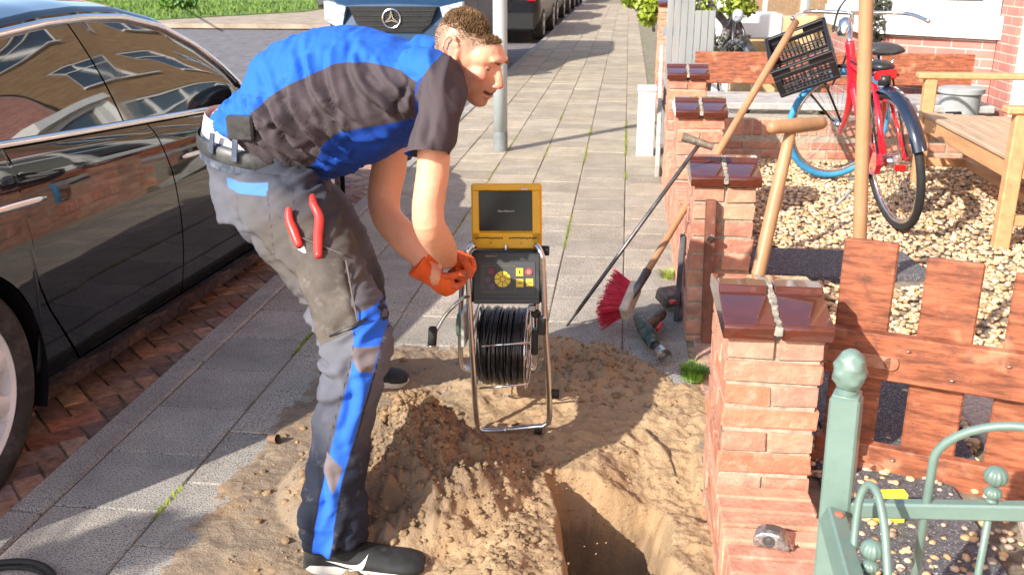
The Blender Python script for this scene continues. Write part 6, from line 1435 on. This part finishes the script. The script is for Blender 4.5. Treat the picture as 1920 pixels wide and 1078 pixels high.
m = MB(); m.tube([bb+Vector((-.03, 0, -.03)), AY(1600, 355, 5.2), AY(1568, 384, 5.1)], .008, 8); m.tube([AY(1590, 337, 5.35), AY(1640, 330, 5.3)], .01, 8); m.build('kickstand', mat('stand_steel', (.3, .3, .3), .5, metal=.6), bike, smooth=True)
m = MB(); m.box(AY(1688, 315, 4.66), (.05, .02, .03), None, .005); m.build('pedal_reflector', mat('tail_lens', (.75, .01, .01)), bike)
m = MB(); wirep = [AD(1562, 60, 5.5), AD(1572, 20, 5.6), AD(1590, -5, 5.6)]; m.tube(smooth_path(wirep, 4), .006, 6); m.tube(smooth_path([AD(1560, 160, 5.6), AD(1585, 110, 5.6), AD(1590, 60, 5.6)], 4), .006, 6); m.build('cables', blk, bike, smooth=True)
# crate on the front carrier
cr = thing('crate', 'black plastic crate with slotted sides tilted on the front carrier of the red bicycle', 'crate', AD(1510, 130, 5.5)); cpl = mat('crate_plastic', (.022, .022, .026), .42, var=.15, scale=20)
cA = AD(1446, 135, 5.42); VR, VU, VF = Vector(_R), Vector(_up), Vector(_fw); ex_ = (VR*.9+VU*.27-VF*.42).normalized(); bk_ = VR*.22+VU*.78+VF*.60; bk_ = (bk_-ex_*bk_.dot(ex_)).normalized(); dn_ = bk_.cross(ex_); dn_ = dn_ if dn_.z < 0 else -dn_; CW = .335; CHt = .20; CD_ = .32; Mc = Matrix((ex_, bk_, -dn_)).transposed()
def cpt(x, y, z): return cA+ex_*x+bk_*y+dn_*z
def slotted(name, o_, e1, e2, W_, nrm, parent, dia=False):
    m = MB(); Mx = Matrix((e1, nrm, e2)).transposed(); th = .008
    def bar(x0, x1, z0, z1): m.box(o_+e1*(x0+x1)/2+e2*(z0+z1)/2, (x1-x0, th, z1-z0), Mx, .0015)
    bar(0, W_, 0, .012); bar(0, W_*.30, .012, .045); bar(W_*.62, W_, .012, .045); bar(0, W_, .045, .075); bar(0, W_, .178, .20); bar(0, .03, .075, .178); bar(W_-.03, W_, .075, .178); bar(.03, W_-.03, .12, .13)
    n_ = 12
    for i in range(n_+1): x = .03+(W_-.06)*i/n_; bar(x-.0035, x+.0035, .075, .12); bar(x-.0045, x+.0045, .13, .178)
    for z in (.145, .162): bar(.03, W_-.03, z-.003, z+.003)
    m.box(o_+e1*W_/2+e2*.006+nrm*.0, (W_+.016, .02, .012), Mx, .002); return m.build(name, cpl, parent)
slotted('side_panel', cpt(0, 0, 0), ex_, dn_, CW, -bk_, cr); slotted('side_panel', cpt(0, CD_, 0), ex_, dn_, CW, bk_, cr); slotted('side_panel', cpt(0, 0, 0), bk_, dn_, CD_, -ex_, cr); slotted('side_panel', cpt(CW, 0, 0), bk_, dn_, CD_, ex_, cr)
m = MB()
for i in range(8): m.box(cpt(CW*(i+.5)/8, CD_/2, CHt-.006), (.012, CD_, .006), Mc, .001); m.box(cpt(CW/2, CD_*(i+.5)/8, CHt-.004), (CW, .012, .006), Mc, .001)
m.build('base', cpl, cr)
m = MB(); m.tube([cpt(.03, CD_*.4, CHt+.01), cpt(CW*.9, CD_*.4, CHt+.01)], .01, 8); m.tube([cpt(CW*.3, CD_*.5, CHt+.01), FWc+FWn*.06], .007, 8); m.tube([cpt(CW*.7, CD_*.5, CHt+.01), FWc-FWn*.06], .007, 8); m.tube([cpt(CW*.9, CD_*.4, CHt+.0), ht0.lerp(ht1, .5)], .012, 8); m.build('front_carrier', blk, bike, smooth=True)
# ================================================================ GREEN ORNAMENTAL FENCE (open gate leaf, nearest to the camera)
gm = mat('green_enamel', (.15, .225, .19), .38, var=.10, scale=7, coat=.35, bump=.0006, bscale=30, dirt=(40, (.09, .10, .07), .60, .6), speck=(70, (.34, .15, .07), .72), spec=.5)
gf = thing('metal_fence', 'pale green ornamental metal fence with pine cone post top, arches and ball finials', 'fence', (.40, 1.45, -.05))
pt = AD(1588, 742, 1.50); pb_ = AD(1556, 1078, 1.565); pdv = (pb_-pt).normalized(); pz = pt+pdv*1.0
m = MB(); m.beam(pt, pz, .046, .046, (-.35, -.9, 0), .0035); post = m.build('post', gm, gf)
m = MB(); m.beam(pt+Vector((0, 0, .006)), pt-Vector((0, 0, .0)), .04, .04, (-.35, -.9, 0), .006); m.lathe(pt, [(0, .016), (.008, .016), (.012, .011), (.018, .0135)], (0, 0, 1), 20); m.build('post_cap', gm, gf, auto=50)
m = MB(); c = pt+Vector((0, 0, .045)); rows = []
for i in range(25):
    th = PI*i/24; r_ = .0255*math.sin(th)**.8*(1-.10*math.cos(th)) if 0 < i < 24 else .001; row = []
    for k in range(40):
        a = 2*PI*k/40; dmp = .0042*(max(0, math.cos(3.5*a+(PI/2 if (i//3) % 2 else 0)))**.7)*math.sin(PI*((i % 3)+.5)/3)*math.sin(th)-.0012; row.append(c+Vector(((r_+dmp)*math.cos(a), (r_+dmp)*math.sin(a), .034*math.cos(th))))
    rows.append(row)
m.grid(rows, closed=True); m.build('cone_finial', gm, gf, smooth=True)
ra, rb = AD(1614, 952, 1.515), AD(1930, 958, 1.40); rdv = (rb-ra).normalized(); rb = ra+rdv*.75; 
m = MB(); m.beam(ra-rdv*.04, rb, .022, .026, (0, 0, 1), .003); m.build('rail', gm, gf)
m = MB(); m.beam(ra-rdv*.04+Vector((0, 0, -.28)), rb+Vector((0, 0, -.28)), .022, .026, (0, 0, 1), .003); m.build('rail', gm, gf)
def rp(s, z, o=0): return ra+rdv*s+Vector((0, 0, z))
def sfind(u): return min(np.linspace(-.05, .7, 600), key=lambda s: abs(960+FPX*((rp(s, 0)-Vector((0, 0, CH))).dot(Vector(_R)))/((rp(s, 0)-Vector((0, 0, CH))).dot(Vector(_fw)))-u))
s1 = sfind(1736); s2 = sfind(1856); s3 = 2*s2-s1
def arch(sa, sb, zt, zb_=-.30, rr=.0062):
    P_ = [rp(sa, zb_), rp(sa, zt-.06)]+[rp((sa+sb)/2-(sb-sa)/2*math.cos(t), zt-.06+.055*math.sin(t)) for t in np.linspace(.15, PI-.15, 14)]+[rp(sb, zt-.06), rp(sb, zb_)]
    m = MB(); m.tube(P_, rr, 12); m.build('arch', gm, gf, smooth=True)
arch(s1, s3, .145, -.36, .0068)
def ball_fin(s, zt, base=-.36, rr=.0055):
    m = MB(); m.tube([rp(s, base), rp(s, zt-.03)], rr, 12); b_ = m.build('baluster', gm, gf, smooth=True); m = MB()
    for (zc, r_, hh) in ((zt-.028, .0125, .010), (zt, .0165, .0155)):
        rows = []
        for i in range(15):
            th = PI*i/14; row = []
            for k in range(48): a = 2*PI*k/48; q = r_*math.sin(th)*(1+.055*math.cos(12*a)) if 0 < i < 14 else .0008; row.append(rp(s, zc)+Vector((q*math.cos(a), q*math.sin(a), hh*math.cos(th))))
            rows.append(row)
        m.grid(rows, closed=True)
    m.lathe(rp(s, zt-.045), [(0, .006), (.004, .009), (.008, .006)], (0, 0, 1), 16); m.build('ball_finial', gm, b_, smooth=True)
ball_fin(s2, .058)
# the short front leaf that comes towards the camera
fa = AD(1586, 1000, 1.50); la_ = [AD(1598, 1078, 1.42), AD(1603, 1000, 1.43), AD(1612, 935, 1.43), AD(1628, 909, 1.42), AD(1645, 925, 1.40), AD(1658, 985, 1.38), AD(1665, 1078, 1.36)]
m = MB(); P_ = smooth_path(la_, 6); P_ = [P_[0]+(P_[0]-P_[1])*6]+P_+[P_[-1]+(P_[-1]-P_[-2])*6]; m.tube(P_, .0062, 12); m.build('arch', gm, gf, smooth=True)
bfc = AD(1636, 1030, 1.395); s0_ = rp(0, 0); rp_old = rp
rp = lambda s, z, o=0: bfc+Vector((0, 0, z)); ball_fin(0, .0, -.3); rp = rp_old
m = MB(); m.beam(AD(1560, 965, 1.50), AD(1600, 1110, 1.36), .03, .035, (.3, 0, 1), .003); m.build('brace', gm, gf)
m = MB(); m.ball(AD(1572, 966, 1.478), (.010, .008, .006), 10); m.build('rust_spot', mat('rust', (.45, .14, .08), .9, var=.3, scale=60), gf)
# yellow thing behind it
t = MB(); t.box(GZ(1668, 950, .10), (.075, .03, .085), Matrix.Rotation(.15, 3, 'Z'), .004); tag(t.build('yellow_box', mat('lime_plastic', (.72, .70, .06), .5, var=.08)), 'small lime yellow plastic box on the ground behind the green fence', 'box')
# ================================================================ PLANTS
leaf_y = mat('lime_leaf', (.30, .38, .03), .6, var=.35, scale=15, sss=.0); leaf_g = mat('green_leaf', (.12, .26, .03), .6, var=.4, scale=20); grass_m = mat('bright_grass', (.22, .42, .05), .6, var=.3, scale=30); bark = mat('grey_bark', (.24, .22, .22), .9, var=.35, scale=18, bump=.006, bscale=30)
def tuft(name, label, c, n, rad, h, mt_, cat='grass tuft', group=None, lean=.5):
    m = MB(); c = Vector(c)
    for k in range(n):
        a = random.uniform(0, 6.28); r_ = rad*math.sqrt(random.random())*.6; b0 = c+Vector((math.cos(a)*r_, math.sin(a)*r_, -.004)); L = h*random.uniform(.5, 1.15); d = Vector((math.cos(a), math.sin(a), 0))*L*lean*random.uniform(.3, 1.3); w_ = Vector((-math.sin(a), math.cos(a), 0))*L*.035
        m1 = b0+d*.35+Vector((0, 0, L*.6)); e = b0+d+Vector((0, 0, L*.85)); m.add([b0-w_, b0+w_, m1+w_*.8, m1-w_*.8, e], [(0, 1, 2, 3), (3, 2, 4)])
    return tag(m.build(name, mt_, fix=False), label, cat, group)
tuft('grass_tuft', 'bright green grass tuft at the corner between the two brick pillars', GZ(1300, 706, .01), 600, .07, .05, grass_m)
tuft('grass_tuft', 'green weed tuft on the pebbles behind the second gate picket', GZ(1766, 540, YZ), 200, .06, .04, grass_m)
tuft('grass_tuft', 'thin yellow-green weeds beside the grey plank at the wall foot', GZ(1255, 520, 0), 160, .07, .045, leaf_y, lean=1)
tuft('grass_tuft', 'dry green clump at the foot of the cross wall behind the bicycle', GZ(1552, 272, YZ), 200, .10, .10, grass_m)
tuft('grass_tuft', 'small weeds between the pale slabs beyond the third picket', GZ(1780, 610, YZ), 90, .07, .025, grass_m)
# thin moss and weeds in the paving joints
m = MB()
for k in range(5200):
    i = random.choice([1, 1, 2, 3, 4, 4, 5, 5, 5]); x = xc[i]+random.gauss(0, .004); y = random.uniform(2.0, 9) if i > 1 else random.uniform(2.0, 4.5)
    if noise.noise(Vector((x*3, y*1.3, 4))) < .02: continue
    if (y < 3.7 and x > -1.0) or sand_h(x, y) > .0: continue
    L = random.uniform(.004, .014)*(1+.05*y); a = random.uniform(0, 6.28); m.add([(x-.002, y, -.004), (x+.002, y+.002, -.004), (x+math.cos(a)*L*.7, y+math.sin(a)*L, L)], [(0, 1, 2)])
tag(m.build('joint_moss', leaf_y, fix=False), 'yellow green moss and tiny weeds growing in the paving joints', 'moss', kind='stuff')
def leaf_blob(m, c, r, n, sz=.03, flat=1.):
    c = Vector(c); r = r if hasattr(r, '__len__') else (r, r, r)
    for k in range(n):
        d = Vector((random.gauss(0, 1), random.gauss(0, 1), random.gauss(0, 1))).normalized(); q = random.random()**.45; p = c+Vector((d.x*r[0]*q, d.y*r[1]*q, d.z*r[2]*q)); u = Vector((random.gauss(0, 1), random.gauss(0, 1), random.gauss(0, 1))).normalized(); v = u.cross(Vector((random.gauss(0, 1), random.gauss(0, 1), random.gauss(0, 1)))).normalized(); s_ = sz*random.uniform(.6, 1.4)
        m.add([p-u*s_, p+v*s_*.5, p+u*s_, p-v*s_*.5], [(0, 1, 2, 3)])
def shrub(name, label, base, trunks, crowns, mt_, cat='shrub', sz=.03):
    t = thing(name, label, cat, base); m = MB()
    for P_, r_ in trunks:
        Q_ = smooth_path(P_, 5); m.tube(Q_, [r_*(1-.55*i/len(Q_)) for i in range(len(Q_))], 8)
    m.build('trunk', bark, t, smooth=True); m = MB()
    for (c, r_, n) in crowns: leaf_blob(m, c, r_, n, sz)
    m.build('crown', mt_, t, fix=False); return t
gx = lambda u, v, Y: AY(u, v, Y)
YS = 8.6
b2 = thing('bicycle', 'dark grey bicycle parked nose on behind the farthest capped pillar beside the twisted shrub', 'bicycle', (AY(1372, 120, 8.3).x, 8.6, YZ))
dkm = mat('dark_frame', (.03, .032, .04), .3, coat=.6)
w2c = AY(1384, 92, 8.35); w2c.z = YZ+.34; w3c = w2c+Vector((-.30, 1.05, 0)); n2 = Vector((.93, .36, .06)).normalized(); bwheel(w2c, n2, .34, mat('grey_tyre', (.12, .12, .13), .7, var=.3), b2, 24); bwheel(w3c, n2, .34, rub, b2, 24)
h2_ = w2c+Vector((-.03, .18, .55)); m = MB(); m.tube([w2c+n2*.05, w2c+n2*.05+Vector((0, .05, .38)), h2_], .013, 8); m.tube([w2c-n2*.05, w2c-n2*.05+Vector((0, .05, .38)), h2_], .013, 8); m.tube([h2_, h2_+(w3c-w2c)*.45+Vector((0, 0, -.52)), w3c], .017, 8); m.tube([h2_+(w3c-w2c)*.45+Vector((0, 0, -.52)), w3c+Vector((.08, -.3, .5))], .015, 8); m.tube([h2_+Vector((0, 0, .0)), h2_+Vector((-.02, .02, .22))], .014, 8); m.build('frame', dkm, b2, smooth=True)
m = MB(); hh_ = h2_+Vector((-.02, .02, .22)); m.tube(smooth_path([hh_+Vector((-.32, .12, .0)), hh_+Vector((-.15, -.02, .02)), hh_, hh_+Vector((.15, -.05, .02)), hh_+Vector((.30, .02, 0))], 4), .012, 8); m.build('handlebar', chrome, b2, smooth=True)
m = MB(); rows = [[w2c+(n2.cross(Vector((0, 0, 1)))*math.cos(t)+Vector((0, 0, 1))*math.sin(t))*.36+n2*q for q in (-.03, 0, .03)] for t in np.linspace(.2, 3.0, 20)]; m.grid(rows); m.build('mudguard', dkm, b2, smooth=True)
m = MB(); m.ball(w2c+Vector((-.02, .02, .52)), (.05, .05, .055), 12); m.build('headlamp', mat('headlamp_glass', (.55, .62, .68)), b2, smooth=True)
shrub('shrub', 'bare shrub with thick twisted grey stems and lime leaves at the top', (gx(1340, 130, YS).x, YS, YZ), [([gx(1350, 150, YS), gx(1340, 100, YS), gx(1322, 50, YS), gx(1315, 0, YS), gx(1300, -40, YS)], .055), ([gx(1320, 155, YS-.2), gx(1318, 110, YS-.2), gx(1325, 60, YS), gx(1330, 10, YS)], .05), ([gx(1338, 150, YS), gx(1352, 90, YS), gx(1362, 50, YS+.1), gx(1340, 20, YS), gx(1325, -10, YS)], .05), ([gx(1352, 150, YS), gx(1358, 100, YS+.2), gx(1368, 50, YS+.2), gx(1380, 10, YS+.2), gx(1400, -30, YS)], .045), ([gx(1388, 130, YS+.2), gx(1392, 80, YS+.2), gx(1380, 45, YS+.2), gx(1372, 10, YS+.2)], .06), ([gx(1330, 140, YS+.1), gx(1310, 90, YS+.1), gx(1302, 40, YS+.1)], .035)],
      [(gx(1385, 14, YS), (.16, .2, .09), 420), (gx(1305, 20, YS), (.2, .2, .1), 160), (gx(1345, -25, YS), (.5, .4, .14), 700)], leaf_y, sz=.028)
m = MB()
for k in range(900):
    c = gx(random.uniform(1300, 1400), random.uniform(70, 140), YS+random.uniform(-.4, .4)); leaf_blob(m, c, .05, 1, .022)
tag(m.build('ground_cover', mat('dark_leaf', (.05, .055, .03), .8, var=.4)), 'dark low twigs and leaves under the twisted shrub', 'ground cover', kind='stuff')
shrub('shrub', 'yellow green shrub spilling over the wall edge at the far pillar', GZ(1212, 44), [([AY(1226, 60, 12.2), AY(1222, 25, 12.2), AY(1218, -10, 12.2)], .02)], [(AY(1216, 22, 12), (.13, .3, .17), 700), (AY(1206, -5, 12.2), (.28, .4, .15), 900)], leaf_y, sz=.04)
shrub('shrub', 'small dark green bush on the far grass verge', GZ(330, 8), [([GZ(330, 8), GZ(330, 8, .5)], .04)], [(GZ(335, 6, .2), (.55, .4, .22), 700)], leaf_g, sz=.09)
shrub('climber', 'dark leafy climber hanging beside the bay window behind the bicycle', (1.85, 7.9, 0), [([Vector((1.84, 7.93, .1)), Vector((1.83, 7.93, .8)), Vector((1.83, 7.93, 1.3))], .012)], [(AY(1650, 40, 7.9), (.09, .1, .2), 420)], mat('dark_leaf', (.05, .055, .03)), sz=.025, cat='climbing plant')
t = MB(); t.box((AY(1412, 48, 10.2).x, 10.2, AY(1412, 48, 10.2).z), (.52, .5, .24), None, .02); tag(t.build('white_box', wht), 'white box-shaped garden seat beyond the twisted shrub', 'box')
t = thing('garden_table', 'white panels standing behind the twisted shrub in the neighbouring garden', 'white panel', (gx(1350, 60, 9.6).x, 9.6, 0)); m = MB(); m.box((gx(1345, 40, 9.6).x, 9.6, gx(1345, 45, 9.6).z), (.42, .04, .5), None, .01); m.build('panel', wht, t); m = MB(); m.box((gx(1345, 40, 9.6).x, 9.62, .15), (.3, .04, .5), None, .01); m.build('leg', wht, t)
t = MB(); t.box((gx(1455, 60, 11.0).x, 11.0, .35), (.9, .3, .9), None, .02); tag(t.build('ochre_wall', ochre), 'low ochre rendered wall block beyond the cross wall', 'garden wall')

# unseen tree, added so its leaf clumps cast the small shadows by the rear wheel
def sunpt(u, v, L): p = GZ(u, v, 0); return p-sd*(L/math.cos(SUN_EL))
t = thing('shadow_tree', 'unseen tree added for its shadows, sparse leaf clumps beside the rear of the black saloon', 'tree', (-3.9, -2.3, -.1))
P0 = Vector((-3.9, -2.3, -.1)); top = P0+Vector((.1, .1, 2.4)); m = MB(); m.tube([P0, P0+Vector((.03, .02, 1.2)), top, top+Vector((.1, .2, .8))], [.06, .05, .04, .02], 10)
cl = [(sunpt(150, 745, 3.4), .12), (sunpt(215, 728, 3.2), .07), (sunpt(395, 625, 3.6), .08), (sunpt(360, 655, 3.5), .06), (sunpt(215, 1030, 3.3), .13), (sunpt(60, 1070, 3.1), .10)]
for c, r_ in cl: m.tube(smooth_path([top, top.lerp(c, .5)+Vector((0, 0, .12)), c], 3), .009, 6)
m.build('trunk', bark, t, smooth=True); m = MB()
for c, r_ in cl: leaf_blob(m, c, r_, int(240*(r_/.1)**1.5), .03)
m.build('crown', leaf_g, t, fix=False)

tw = MB(); pz_ = [(1212, 806), (1228, 822), (1248, 832), (1262, 846), (1272, 868)]; P_ = []
for u, v in pz_: q_ = GZ(u, v, 0); q_.z = sand_h(q_.x, q_.y)+.006; P_.append(q_)
tw.tube(smooth_path(P_, 3), [.0035*(1-.5*i/13) for i in range(13)], 6); tw.tube([P_[2], P_[2]+Vector((.02, -.02, .012)), P_[2]+Vector((.045, -.02, .008))], [.002, .0016, .001], 5)
tag(tw.build('root', mat('dark_root', (.09, .055, .035), .9, var=.3)), 'thin dark root lying on the sunlit sand beside the nearest pillar', 'root')
